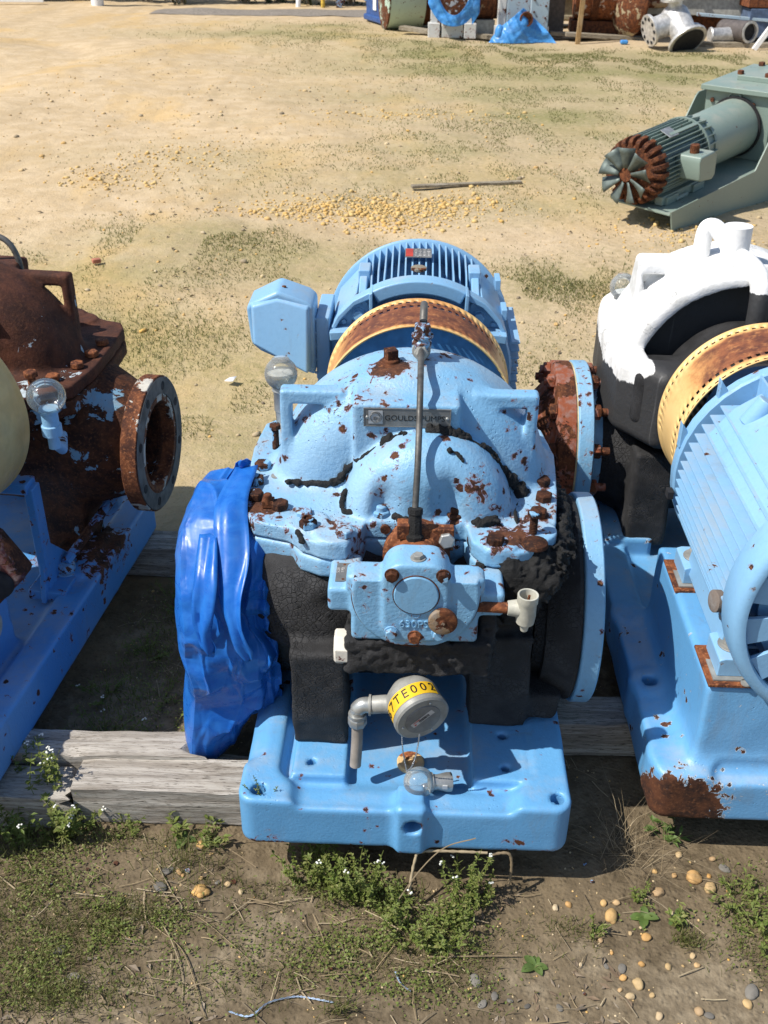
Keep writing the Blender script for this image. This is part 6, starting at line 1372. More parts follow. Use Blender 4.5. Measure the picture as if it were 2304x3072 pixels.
# ------------------------------------------------------------------ weeds
def weed(x, y, h, spread, nst, leaf, name='weed', mat='weed', flowers=0, dens=1.0, seed=0, erect=0.6, z0=None):
    rg = random.Random(seed); base = Vector((x, y, (gz(x, y) if z0 is None else z0)-0.002)); V = []; F = []; sv = MB(); fl = MB()
    def leafq(p, d, L_, W2):
        n = len(V); d = d.normalized(); side = d.cross(Vector((0, 0, 1))); side = (side if side.length > 1e-3 else Vector((1, 0, 0))).normalized(); up = side.cross(d)
        V.extend([p, p+d*L_*.5+side*W2+up*W2*.35, p+d*L_*.5-side*W2+up*W2*.35, p+d*L_-up*L_*.12, p+d*L_*.5]); F.extend([(n, n+4, n+1), (n, n+2, n+4), (n+1, n+4, n+3), (n+4, n+2, n+3)])
    for s in range(nst):
        a = rg.uniform(0, 6.283); r = spread*math.sqrt(rg.random()); b = base+Vector((math.cos(a)*r*.55, math.sin(a)*r*.55, 0)); hh = h*rg.uniform(.45, 1.0)
        tip = b+Vector((math.cos(a)*r*(1.6-erect), math.sin(a)*r*(1.6-erect), hh)); mid = b.lerp(tip, .5)+Vector((rg.uniform(-1, 1), rg.uniform(-1, 1), 0.3))*hh*.12
        P = arc_pts([b, mid, tip], 4); sv.tube(P, [0.0011*(1-.6*k/len(P)) for k in range(len(P))], 4)
        nl = max(3, int(hh/leaf*2.6*dens))
        for q in range(nl):
            t = rg.uniform(.05, 1.0); p = P[min(len(P)-1, int(t*(len(P)-1)))]; la = rg.uniform(0, 6.283); el = rg.uniform(-.1, .8)
            leafq(p, Vector((math.cos(la), math.sin(la), el)), leaf*rg.uniform(.6, 1.25), leaf*rg.uniform(.16, .30))
        if s < flowers:
            for q in range(4):
                a2 = rg.uniform(0, 6.28); fl.ball(tip+Vector((math.cos(a2), math.sin(a2), rg.uniform(.2, 1)))*0.004, 0.0022, 6, 4, (1, 1, .6))
            for q in range(5):
                a2 = rg.uniform(0, 6.28); t = rg.uniform(.4, .9); p = P[int(t*(len(P)-1))]; sv.tube([p, p+Vector((math.cos(a2)*.014, math.sin(a2)*.014, .012))], 0.0007, 4)
    mb = MB(); mb.add(V, F); o = mb.build(name, M[mat], None, smooth=False); st = sv.build('stem', M[mat], o)
    if flowers: T(fl.build('flower', M['petal'], o), kind='stuff')
    return o
WD = [  # x, y, height, spread, stems, leaf, flowers, label
    (-0.185, 0.010, .075, .055, 24, .010, 2, 'bushy small leaved weed under the left part of the middle base edge'),
    (-0.130, -0.015, .065, .055, 30, .011, 1, 'dense leafy weed clump in front of the middle base, left of centre'),
    (-0.075, -0.040, .090, .050, 22, .009, 3, 'dense leafy weed clump in front of the middle base, below its hole'),
    (-0.020, -0.065, .055, .045, 20, .010, 1, 'leafy weed with a white flower tip below the base hole'),
    (0.115, -0.022, .110, .045, 12, .009, 4, 'open spindly weed with white buds in front of the right half of the base'),
    (0.145, -0.03, .060, .035, 12, .009, 1, 'low forked weed beside the spindly budded one'),
    (0.105, -0.085, .055, .040, 18, .010, 0, 'leafy weed clump on the mud below the dangling roots'),
    (0.065, -0.120, .045, .055, 24, .010, 0, 'low green weed cushion near the grey stick'),
    (0.02, -0.115, .045, .05, 22, .010, 0, 'low weed mat in front of the middle base, below its centre'),
    (-0.775, 0.215, .14, .040, 12, .012, 5, 'flowering weed at the left edge in front of the timber'),
    (-0.715, 0.150, .20, .032, 10, .013, 5, 'tall white flowered weed in front of the dark timber'),
    (-0.675, 0.085, .11, .045, 16, .015, 4, 'leafy flowering weed at the foot of the dark timber'),
    (-0.745, 0.075, .09, .045, 14, .013, 3, 'low flowering weed at the left edge below the timber'),
    (-0.65, 0.105, .055, .040, 12, .016, 1, 'broad leaved weed where the two front timbers meet'),
    (-0.545, 0.098, .050, .030, 9, .010, 0, 'thin weed against the front of the sunlit timber'),
    (-0.370, 0.095, .040, .035, 11, .016, 0, 'broad leaved weed by the timber next to the base corner'),
    (-0.445, 0.100, .045, .02, 6, .020, 0, 'small seedling with two broad leaves in front of the sunlit timber'),
    (0.51, -0.065, .030, .020, 7, .016, 0, 'small leafy seedling among the tan pebbles'),
    (0.625, -0.01, .040, .045, 16, .012, 0, 'leafy weed at the right edge beside the pebbles'),
    (0.66, -0.085, .045, .055, 22, .012, 0, 'green weed patch at the right edge below the pebbles'),
    (0.44, -0.020, .045, .022, 7, .009, 0, 'upright little weed left of the smooth round pebble'),
    (0.35, -0.095, .040, .015, 6, .008, 0, 'thin grassy weed standing in the bare mud'),
    (-0.700, 0.50, .050, .05, 12, .010, 2, 'shaded weed between the rusty base and the blue sheet'),
    (-0.640, 0.66, .050, .06, 14, .010, 0, 'shaded weed beside the rusty pump base, half way back'),
    (-0.600, 0.86, .060, .06, 16, .010, 0, 'shaded weed at the edge of the rusty pump base under its flange'),
    (-0.560, 0.50, .035, .06, 12, .009, 0, 'low shaded weed on the ground left of the blue sheet'),
    (-0.540, 0.36, .035, .07, 14, .009, 0, 'low shaded weed just behind the broken timber'),
    (-0.660, 0.36, .050, .07, 16, .009, 2, 'shaded weed behind the left timber'),
]
for k, (x, y, h, sp, ns, lf, flw, lab) in enumerate(WD):
    T(weed(x, y, h*(1.35 if k < 9 else 1.0), sp*(0.85 if k < 9 else 1.0), ns, lf, flowers=flw, seed=100+k, dens=1.0 if k < 9 else 1.15, erect=0.85 if k < 13 else 0.6), lab, 'weed', 'weeds around the pump bases')
T(weed(0.525, 0.135, .050, .028, 9, .020, mat='weed_bright', seed=301, erect=.3), 'bright light green sprout in front of the rusty base corner', 'weed', 'weeds around the pump bases')
T(weed(-0.262, 0.032, .060, .030, 5, .005, flowers=0, seed=302, z0=0.175, dens=.7), 'tiny weed growing out of the bolt hole at the left base corner', 'weed', 'weeds around the pump bases')
# plantain rosettes: broad leaves
def rosette(x, y, r, n, seed, label):
    rg = random.Random(seed); mb = MB(); b = Vector((x, y, gz(x, y)))
    for k in range(n):
        a = 6.283*k/n+rg.uniform(-.3, .3); L_ = r*rg.uniform(.75, 1.1); w = L_*.28; el = rg.uniform(.25, .7); d = Vector((math.cos(a), math.sin(a), el)).normalized(); s = Vector((-math.sin(a), math.cos(a), 0)); V = []
        for q in range(7):
            t = q/6; ww = w*math.sin(math.pi*min(1, .12+t*.88))**.8; p = b+d*L_*t-Vector((0, 0, 1))*L_*.35*t*t
            V += [p+s*ww+Vector((0, 0, ww*.35)), p, p-s*ww+Vector((0, 0, ww*.35))]
        F = []
        for q in range(6): F += [(q*3, q*3+1, q*3+4, q*3+3), (q*3+1, q*3+2, q*3+5, q*3+4)]
        mb.add(V, F)
    return T(mb.build('plantain', M['weed_bright'], None, sharp=80), label, 'weed', 'plantain rosettes')
rosette(0.445, -0.055, .030, 4, 1, 'plantain rosette with upright leaves right of the oval orange pebble'); rosette(0.505, -0.055, .026, 5, 2, 'plantain rosette between the pebbles near the right edge'); rosette(0.235, -0.165, .028, 5, 3, 'plantain rosette right of the grey stick'); rosette(-0.43, 0.085, .035, 3, 4, 'plantain seedling in front of the sunlit timber')

# tufts and mats nobody could count
X, Y, H = [], [], []
NEAR = [(-0.12, -0.01, .06, .02, 700, .040), (-0.05, -0.04, .05, .02, 450, .035), (-0.44, 0.055, .04, .035, 170, .05), (-0.40, 0.03, .03, .05, 120, .06), (-0.62, -0.20, .07, .06, 1300, .035), (-0.35, -0.12, .12, .06, 350, .03), (-0.72, -0.10, .05, .08, 600, .04), (-0.28, 0.0, .05, .03, 250, .03), (0.20, -0.10, .06, .05, 200, .02), (-0.40, -0.24, .12, .03, 350, .03), (-0.55, -0.12, .05, .03, 600, .03), (-0.48, -0.09, .05, .02, 500, .03), (-0.58, -0.26, .06, .02, 500, .035), (-0.66, -0.05, .05, .04, 300, .03), (-0.72, 0.06, .06, .05, 500, .045), (-0.57, 0.08, .05, .02, 250, .035),
        (-0.10, -0.16, .07, .03, 500, .022), (0.00, -0.12, .06, .03, 500, .022), (0.09, -0.13, .05, .04, 500, .022), (0.05, -0.20, .06, .03, 420, .022), (-0.20, -0.20, .06, .03, 350, .02), (-0.10, -0.265, .012, .008, 60, .06), (0.515, -0.105, .016, .010, 150, .035), (0.30, -0.085, .02, .012, 90, .03), (0.345, -0.11, .006, .012, 40, .025), (0.66, -0.04, .04, .06, 500, .03), (0.62, -0.13, .03, .03, 200, .025), (0.10, -0.21, .05, .03, 200, .02),
        (-0.66, 0.45, .06, .10, 600, .035), (-0.60, 0.75, .06, .12, 700, .035), (-0.50, 0.50, .06, .10, 250, .025), (-0.46, 0.88, .05, .05, 250, .05), (-0.62, 0.30, .08, .02, 400, .03)]
for (cx, cy, sx, sy, n, h) in NEAR:
    x, y = scatter(cx, cy, sx, sy, n, rg); X.append(x); Y.append(y); H.append(h*rg.uniform(.3, 1.0, len(x)))
X, Y, H = map(np.concatenate, (X, Y, H))
T(blades('grass', X, Y, H, np.full(len(X), .0016), 0.8, M['grass'], 'stuff', 5), 'short green grass tufts in the dirt around the bases', 'grass')
# creeping small-leaved ground cover
def mat_leaves(name, cl, mat, seed, label):
    rg = np.random.default_rng(seed); X, Y, Z = [], [], []
    for (cx, cy, sx, sy, n, h) in cl:
        x = rg.normal(cx, sx, n); y = rg.normal(cy, sy, n); k = clear_of_units(x, y, 0.0) & (vnoise(x*30, y*30, 0, 6) > -.35); x, y = x[k], y[k]; X.append(x); Y.append(y); Z.append(GZ(x, y)+h*rg.uniform(0, 1, len(x))**1.5)
    x, y, z = map(np.concatenate, (X, Y, Z)); n = len(x); a = rg.uniform(0, 6.283, n); L_ = rg.uniform(.003, .0075, n); w = L_*.33; el = rg.uniform(-.2, .7, n)
    d = np.stack([np.cos(a)*np.cos(el), np.sin(a)*np.cos(el), np.sin(el)], 1); s = np.stack([-np.sin(a), np.cos(a), rg.uniform(-.5, .5, n)], 1); p = np.stack([x, y, z], 1)
    V = np.stack([p, p+d*L_[:, None]*.5+s*w[:, None], p+d*L_[:, None]*.5-s*w[:, None], p+d*L_[:, None]], 1); F = np.array([[0, 2, 1], [1, 2, 3]])[None]+4*np.arange(n)[:, None, None]
    return T(np_mesh(name, V.reshape(-1, 3), F.reshape(-1, 3), mat, None, False), label, 'ground cover', None, 'stuff')
mat_leaves('ground_cover', [(-0.13, -0.005, .07, .018, 700, .045), (-0.36, -0.14, .14, .06, 900, .012), (-0.66, -0.03, .06, .06, 900, .018), (-0.05, -0.04, .05, .02, 400, .04), (0.08, -0.10, .04, .03, 800, .018), (0.02, -0.14, .06, .03, 900, .014), (-0.10, -0.15, .06, .03, 800, .014), (-0.55, -0.11, .06, .03, 1100, .018), (-0.62, -0.21, .06, .05, 1300, .02), (-0.47, -0.10, .05, .02, 600, .014), (-0.70, 0.08, .07, .05, 900, .02), (0.66, -0.06, .04, .06, 1100, .02), (-0.62, 0.60, .06, .22, 1300, .02), (0.03, -0.22, .08, .02, 500, .012), (-0.36, -0.20, .08, .04, 300, .012), (-0.66, 0.33, .1, .05, 600, .02), (-0.50, 0.45, .08, .15, 500, .014), (0.50, -0.06, .05, .03, 150, .01)], M['weed'], 21, 'creeping small leaved weeds spread over the dirt')
# dry grass clump between the bases
n = 150; x = rg.normal(0.435, .030, n); y = rg.normal(0.085, .03, n)
o = blades('dry_grass', x, y, rg.uniform(.03, .09, n), np.full(n, .0009), 2.2, M['straw'], 'stuff', 8, GZ(x, y)); T(o, 'clump of dry straw coloured grass between the two blue bases', 'dry grass')
# ------------------------------------------------------------------ grey green gear motor unit beyond the white pump
GA = math.radians(42); GT = math.radians(5.0)
G0 = Vector((1.375, 4.44, 0.0))
Gr = bpy.data.objects.new('gear_motor', None); COL.objects.link(Gr); Gr.location = G0
# local x = along the plate (away from the fan), y = to the left, z up
Gr.rotation_mode = 'QUATERNION'
ex = Vector((math.sin(GA)*math.cos(GT), math.cos(GA)*math.cos(GT), math.sin(GT))); ey = Vector((-math.cos(GA), math.sin(GA), 0)); ez = ex.cross(ey)
Gr.rotation_quaternion = Matrix((ex, ey, ez)).transposed().to_quaternion()
T(Gr, 'grey green gear motor with an exposed fan and rusty end bell on a steel bed', 'gear motor')
mb = MB(); mb.prism([(-0.02, -0.026), (1.60, -0.026), (1.60, 0.56), (0.55, 0.56), (0.02, 0.33)], lambda a, b: (a, b, 0.107), lambda a, b: (a, b, 0.117)); mb.build('bed_plate', M['green'], Gr, 0.002)
for yy in (-0.030, 0.565):
    mb = MB(); x0_ = 0.62 if yy > 0.1 else 0.0
    pts = [(-0.02, 0.130), (0.03, -0.055), (0.16, -0.060), (1.60, -0.20), (1.60, 0.44), (1.235, 0.445), (1.205, 0.425), (0.935, 0.128), (0.925, 0.120)]
    if x0_: pts = [(0.60, 0.128), (0.60, -0.10)]+pts[3:8]
    mb.prism(pts, lambda a, b, y=yy: (a, y-0.004, b), lambda a, b, y=yy: (a, y+0.004, b)); mb.build('side_plate', M['green'], Gr, 0.0)
mcy, mcz = 0.230, 0.305
gm = empty('motor', (-0.085, 0, 0), 0, Gr)
mb = MB(); mb.rev((0.10, mcy, mcz), (1, 0, 0), [(0, 0.12), (0.0, 0.145), (0.60, 0.150), (0.60, 0.1)], 40); mb.build('stator', M['green'], gm)
for k in range(44):
    a = 2*math.pi*k/44
    if -2.2 < (a if a < math.pi else a-2*math.pi) < -0.95: continue
    c, s = math.cos(a), math.sin(a); r1 = 0.182
    mb = MB(); mb.prism([(0.145, -0.0028), (r1, -0.0020), (r1, 0.0020), (0.145, 0.0028)], lambda r, q, c=c, s=s: (0.145, mcy+r*c-q*s, mcz+r*s+q*c), lambda r, q, c=c, s=s: (0.565, mcy+r*c-q*s, mcz+r*s+q*c)); mb.build('fin', M['green'], gm)
    if k % 2 == 0:
        mb = MB(); mb.prism([(0.14, -0.004), (0.180, -0.003), (0.180, 0.003), (0.14, 0.004)], lambda r, q, c=c, s=s: (0.585, mcy+r*c-q*s, mcz+r*s+q*c), lambda r, q, c=c, s=s: (0.70, mcy+r*c*0.94-q*s, mcz+r*s*0.94+q*c)); mb.build('fin', M['green'], gm)
mb = MB(); mb.rev((0.565, mcy, mcz), (1, 0, 0), [(0, 0.14), (0, 0.186), (0.014, 0.186), (0.016, 0.155), (0.12, 0.150), (0.122, 0.1)], 44); mb.build('flange_ring', M['green'], gm)
eb = MB(); eb.rev((0.145, mcy, mcz), (-1, 0, 0), [(0, 0.165), (0.03, 0.165), (0.085, 0.135), (0.088, 0.05)], 40); M['bell'] = rusty('rusty_bell', 0.75); ebo = eb.build('end_bell', M['bell'], gm)
for k in range(22):
    a = 2*math.pi*k/22; c, s = math.cos(a), math.sin(a)
    mb = MB(); mb.prism([(0.150, 0.145), (0.184, 0.145), (0.184, 0.100), (0.178, 0.070), (0.160, 0.055), (0.125, 0.058)], lambda r, xx, c=c, s=s: (xx, mcy+r*c-0.013*s, mcz+r*s+0.013*c), lambda r, xx, c=c, s=s: (xx, mcy+r*c+0.013*s, mcz+r*s-0.013*c)); mb.build('bell_rib', M['bell'], ebo, 0.004)
fanm = plain('dull_fan_metal', (0.11, 0.14, 0.13), 0.5, 0.3)
fh = MB(); fh.rev((0.02, mcy, mcz), (1, 0, 0), [(-0.025, 0.02), (-0.025, 0.035), (-0.010, 0.045), (0.03, 0.05), (0.05, 0.03)], 24); fan = fh.build('fan', rusty('rusty_hub', 0.9), gm)
for k in range(9):
    a = 2*math.pi*k/9+.2; c, s = math.cos(a), math.sin(a); V = []
    for i in range(5):
        r = 0.04+i*0.0275
        for j in range(4):
            q = (j/3-.5)*(0.045+0.011*i); tw = 0.85-0.10*i
            x_ = 0.005+q*math.sin(tw)-0.010*math.sin(j/3*3.14)+0.02*(i/4)**2*(-1); t_ = q*math.cos(tw)
            V.append((x_, mcy+r*c-t_*s, mcz+r*s+t_*c))
    F = [(i*4+j, i*4+j+1, (i+1)*4+j+1, (i+1)*4+j) for i in range(4) for j in range(3)]
    mb = MB(); mb.add(V, F); o = mb.build('fan_blade', fanm, fan); m_ = o.modifiers.new('t', 'SOLIDIFY'); m_.thickness = 0.004
for xx in (0.24, 0.52):
    mb = MB(); mb.box((xx, mcy, 0.140), (0.12, 0.34, 0.045)); mb.box((xx, mcy, 0.19), (0.08, 0.22, 0.08)); mb.build('foot', M['green'], gm, 0.004)
mb = MB(); mb.box((0.38, mcy-0.13, 0.145), (0.46, 0.05, 0.05)); mb.box((0.38, mcy-0.10, 0.21), (0.40, 0.03, 0.13)); mb.build('foot_rail', M['green'], gm, 0.005)
mb = MB(); mb.cyl((0.185, mcy-0.16, 0.128), (0.31, mcy-0.16, 0.128), 0.016, n=12); mb.build('slide_rail', M['green'], Gr)
bx = MB(); bx.prism([(0.285, 0.225), (0.42, 0.205), (0.45, 0.225), (0.45, 0.335), (0.42, 0.36), (0.275, 0.36), (0.262, 0.33)], lambda a, b: (a, mcy-0.295, b+0.02), lambda a, b: (a, mcy-0.14, b+0.02)); bxo = bx.build('terminal_box', M['green'], gm, 0.010, 3)
mb = MB(); mb.cyl((0.335, mcy-0.215, 0.37), (0.335, mcy-0.215, 0.425), 0.026, n=16); mb.build('cable_gland', rusty('gland_rust', .7), bxo, 0.004)
mb = MB(); o_ = Vector((0.30, mcy-0.07, mcz+0.172)); mb.box(o_, (0.09, 0.075, 0.004), Matrix.Rotation(0.42, 3, 'X')); mb.build('rating_plate', M['steel'], gm, 0.001)
mb = MB(); mb.box((0.42, mcy-0.085, mcz+0.163), (0.28, 0.02, 0.012), Matrix.Rotation(0.42, 3, 'X')); mb.build('band', M['green'], gm)
mb = MB(); mb.rev((0.600, mcy, mcz), (1, 0, 0), [(0, 0.158), (0.50, 0.165)], 44); mb.build('coupling_housing', M['green'], Gr)
mb = MB(); mb.rev((1.09, mcy, mcz), (1, 0, 0), [(0, 0.10), (0, 0.178), (0.018, 0.178), (0.018, 0.1)], 44); mb.build('housing_flange', M['dark'], Gr, .002)
gb_ = MB(); gb_.box((1.42, mcy, 0.31), (0.60, 0.44, 0.385)); gbo = gb_.build('gearbox', M['green'], Gr, 0.006)
mb = MB(); mb.box((1.41, mcy, 0.516), (0.66, 0.48, 0.030)); mb.build('gearbox_lid', M['green'], Gr, 0.004)
mb = MB(); mb.box((1.45, mcy-.02, 0.545), (0.34, 0.26, 0.030)); mb.build('inspection_cover', M['green'], gbo, 0.004)
for p in ((1.31, 0.16), (1.31, 0.34), (1.58, 0.16), (1.58, 0.34)):
    mb = MB(); hexhead(mb, (p[0], p[1]-.005, 0.560), (0, 0, 1), 0.020, 0.022, .3); mb.build('bolt', M['rust_dark'], gbo)
mb = MB(); mb.rev((1.118, mcy+0.02, 0.455), (-1, 0, 0), [(0, 0.05), (0.012, 0.05), (0.014, 0.042), (0.004, 0.040), (0.004, 0.01)], 24); mb.build('bearing_cap', M['green'], gbo)
for p in ((0.13, 0.44), (0.40, 0.44), (0.12, 0.36), (0.10, 0.26)):
    mb = MB(); hexhead(mb, (1.119, p[0], p[1]), (-1, 0, 0), 0.014, 0.012, .3); mb.build('bolt', M['rust_dark'], gbo)

# ------------------------------------------------------------------ row of equipment at the back of the yard
rust_o = rusty('streaked_orange_rust', 1.5, left=(0.55, 0.46, 0.38), amount=0.35)
mint = paint('mint_tank_paint', (0.42, 0.55, 0.45), chip=0.22, spots=0.3, cast=0.1, fade=(.6, .66, .58), cscale=.3)
pale = paint('pale_blue_grey_paint', (0.33, 0.43, 0.50), chip=0.42, spots=0.4, cast=0.2, fade=(.5, .55, .58), cscale=.35)
silver = plain('silver_painted_steel', (0.60, 0.59, 0.57), 0.38, 0.45, 0.1, 30, 0.25)
beige = plain('beige_cladding', (0.36, 0.31, 0.21), 0.7, 0, 0.1, 10)
grey = plain('grey_concrete_panel', (0.36, 0.36, 0.33), 0.8, 0, 0.2, 20)
binm = plain('navy_plastic', (0.030, 0.085, 0.26), 0.5, 0, 0.05, 10)
# blue bin
b_ = empty('blue_bin', (-0.575, 14.76, gz(-.575, 14.76)), math.radians(22)); T(b_, 'dark blue bin with a white label strip at the left end of the equipment row', 'bin')
mb = MB(); mb.box((0.35, 0.36, 0.55), (0.70, 0.72, 1.1)); mb.build('bin_body', binm, b_, 0.03, 3)
mb = MB(); mb.box((-0.012, 0.30, 0.55), (0.006, 0.13, 0.75)); mb.build('label_strip', M['white_paint'], b_)
mb = MB(); mb.box((0.35, 0.36, 0.06), (0.76, 0.78, 0.08)); mb.build('bin_foot', binm, b_, 0.02)
# mint tank with a rusted open end
t_ = empty('mint_tank', (-0.20, 13.98+.46, gz(-.2, 14)), math.radians(12)); T(t_, 'mint green tank section lying on its side with a rusted open end', 'tank')
mb = MB(); mb.rev((-0.33, 0, 0.47), (1, 0, 0), [(0, 0.44), (0, 0.47), (0.48, 0.475), (0.48, 0.455), (0.05, 0.44)], 56, False, False); mb.build('shell', mint, t_, sharp=50)
mb = MB(); mb.rev((-0.335, 0, 0.47), (-1, 0, 0), [(0, 0.475), (0.02, 0.478), (0.025, 0.46), (0.05, 0.30), (0.055, 0.02)], 48, True, True); mb.build('end_plate', rusty('tank_rim', 0.8, left=(0.42, 0.55, 0.45), amount=.6), t_)
mb = MB(); mb.rev((0.145, 0, 0.47), (1, 0, 0), [(0, 0.47), (0.02, 0.44), (0.20, 0.40), (0.22, 0.05)], 40); mb.build('inner_end', M['rust_dark'], t_)
mb = MB(); mb.rev((0.36, -0.10, 0.30), (1, -.2, 0), [(0, 0.16), (0.02, 0.17), (0.035, 0.02)], 28); mb.build('oval_cover', rust_o, t_)
mb = MB(); mb.prism([(0.0, 0.0), (0.30, 0.12), (0.32, 0.16), (0.02, 0.08)], lambda a, b: (a+.15, -0.40, b+.42), lambda a, b: (a+.15, -0.30, b+.42)); mb.build('mint_flap', mint, t_)
# two tarp wrapped machines
def wrapped(name, x, y, rz, label, pipe, w=.5):
    e = empty(name, (x, y, gz(x, y)), rz); T(e, label, 'machine', 'tarp wrapped machines')
    mb = MB(); mb.box((0, 0.3, 0.62), (w*0.70, 0.5, 1.0)); mb.build('housing', pale if pipe else rusty('dark_machine', .7, left=(.4, .42, .44), amount=.3), e, 0.03)
    for s in (-1, 1):
        mb = MB(); mb.box((s*w*0.42, 0.10, 0.55), (w*0.17, 0.10, 1.1)); mb.box((s*w*0.42, 0.06, 0.09), (w*.28, 0.16, 0.18)); mb.build('column', paint('chipped_white_frame', (.58, .58, .56), chip=.45, cscale=.3), e, 0.01)
    for k in range(5):
        mb = MB(); hexhead(mb, (-w*.3+k*w*.15, 0.045, 0.16+.05*(k % 2)), (0, -1, 0), 0.02, 0.02); mb.build('bolt', M['rust_dark'], e)
    mb = MB(); mb.box((0, 0.05, 0.10), (w*0.5, 0.12, 0.20)); mb.build('foot_block', paint('rusty_white_foot', (.50, .51, .48), chip=.4, cscale=.3), e, 0.02)
    if pipe:
        mb = MB(); mb.rev((0.02, -0.22, 0.28), (0, 1, 0), [(0, 0.065), (0, 0.085), (0.03, 0.088), (0.4, 0.08)], 32, False, True); mb.rev((0.02, -0.20, 0.28), (0, 1, 0), [(0, 0.068), (0.01, 0.02)], 24, False, True); mb.build('pipe_end', M['rust_dark'], e)
        mb = MB(); mb.box((w*0.34, 0.0, 0.55), (w*0.38, 0.06, 1.0)); mb.build('bolted_panel', pale, e, 0.01)
        for k in range(12):
            mb = MB(); hexhead(mb, (w*(.22 if k % 2 else .46), -0.03, 0.14+.07*k), (0, -1, 0), 0.014, 0.014); mb.build('bolt', M['rust_dark'], e)
    return e
def draped(name, x, y, label, fn, nu=60, nv=44):
    V = []
    for i in range(nu):
        for j in range(nv):
            V.append(fn(i/(nu-1), j/(nv-1)))
    V = np.array(V, np.float32); n = 0.05*fbm(V[:, 0]*5, V[:, 2]*5, V[:, 1]*2, 4, 201)+0.03*(1-2*np.abs(vnoise(V[:, 0]*9+V[:, 2]*5, V[:, 2]*4, 0, 202))); V[:, 1] -= n
    F = [(i*nv+j, (i+1)*nv+j, (i+1)*nv+j+1, i*nv+j+1) for i in range(nu-1) for j in range(nv-1)]
    o = np_mesh(name, V+np.array([x, y, gz(x, y)]), F, M['tarp_faded']); s = o.modifiers.new('t', 'SOLIDIFY'); s.thickness = .004; return T(o, label, 'tarp')
wrapped('wrapped_machine', 0.38, 13.38, 0.0, 'rusty upright machine with a blue tarp sling across its front', False, .56)
draped('blue_tarp', 0.38, 13.36, 'torn blue tarp slung round the first upright machine', lambda u, v: (-0.32+0.66*u, -0.07-0.06*math.sin(u*3.1), 0.16+0.26*abs(2*u-1)**2.6+(0.13+0.40*abs(2*u-1)**2)*v-0.10*(u>.86)))
wrapped('wrapped_machine', 1.28, 13.35, 0.05, 'pale blue upright machine with a dark pipe end poking through its tarp', True, .62)
draped('blue_tarp', 1.27, 13.20, 'blue tarp skirt bunched on the ground below the dark pipe end', lambda u, v: (-0.30+0.62*u-(.5-u)*.25*(1-v), -0.10*(1-v)-.06*math.sin(u*6), 0.01+(0.40-0.50*abs(u-.48))*v))
mb = MB(); mb.ball((0.98, 13.15, 0.10), 0.10, 12, 8, (.6, .6, 1)); T(mb.build('plastic_bundle', M['tarp_faded'], None), 'small crumpled blue plastic bundle left of the pipe end', 'plastic')
# rusty drum between the machines
d_ = empty('rusty_drum', (0.80, 13.72, gz(.8, 13.7)), 0.1); T(d_, 'dark rusty drum on its side between the two wrapped machines', 'drum')
mb = MB(); mb.rev((-0.25, 0.1, 0.50), (1, 0, 0), [(0, 0.02), (0.01, 0.28), (0.14, 0.30), (0.15, 0.32), (0.18, 0.32), (0.19, 0.30), (0.33, 0.30), (0.34, 0.32), (0.37, 0.32), (0.38, 0.29), (0.5, 0.28), (0.51, .02)], 40); mb.build('drum_body', rusty('old_drum', .8, left=(.35, .28, .16), amount=.35), d_)
mb = MB(); mb.box((0, 0.0, 0.12), (0.26, 0.3, 0.20)); mb.build('block', grey, d_, .01)
for (cx, cy, lx, ry, lab) in ((-0.02, 13.62, 0.62, -.55, 'weathered plank lying at the foot of the mint tank'), (0.78, 13.45, .52, -.35, 'plank propped under the dark rusty drum'), (2.35, 13.45, 1.0, .05, 'long plank under the orange banded drum'), (2.2, 13.6, 1.1, .12, 'second plank stacked behind the long plank')):
    mb = MB(); mb.box((cx, cy, gz(cx, cy)+.05), (lx, .14, .05), Matrix.Rotation(ry, 3, 'Z') @ Matrix.Rotation(.05, 3, 'Y')); T(mb.build('plank', M['plank'], None, .006), lab, 'plank', 'planks under the stored equipment')
mb = MB(); mb.box((1.72, 13.85, 0.45), (0.30, 0.03, 0.92), Matrix.Rotation(-.06, 3, 'X')); T(mb.build('board', plain('brown_board', (.13, .105, .085), .85, 0, .3, 20), None, .004), 'dark brown board standing on edge right of the tarp skirt', 'board')
c_ = empty('beige_container', (2.15, 15.0, gz(2.1, 15)), 0); T(c_, 'beige panelled container behind the wooden stake', 'container')
mb = MB(); mb.box((0, 0, 0.75), (1.15, 0.6, 1.3)); mb.build('wall', beige, c_, .01); 
mb = MB(); mb.box((0, -.33, 0.42), (1.2, 0.06, 0.05)); mb.box((0, -.33, 0.15), (1.2, 0.06, 0.05)); mb.build('ledge', beige, c_, .006)
mb = MB(); mb.box((1.995, 13.12, 0.40), (0.06, 0.05, 0.86), Matrix.Rotation(.03, 3, 'Y')); T(mb.build('wooden_stake', M['stake'], None, .004), 'bare wooden stake standing upright in the yard', 'stake')
r_ = empty('banded_drum', (2.42, 13.95, gz(2.4, 13.9)), -0.06); T(r_, 'large orange rusty drum with a dark band, lying right of the stake', 'drum')
mb = MB(); mb.rev((-0.42, 0, 0.62), (1, 0, 0), [(0, 0.02), (0.005, 0.42), (0.24, 0.44), (0.85, 0.44), (0.86, .02)], 48); mb.build('shell', rust_o, r_)
mb = MB(); mb.rev((-0.21, 0, 0.62), (1, 0, 0), [(0, 0.445), (0.003, 0.465), (0.09, 0.465), (0.093, 0.445)], 48); mb.build('band', M['rust_dark'], r_)
mb = MB(); mb.box((0, .02, 0.12), (0.9, 0.5, 0.16)); mb.build('cradle', M['rust_dark'], r_, .01)
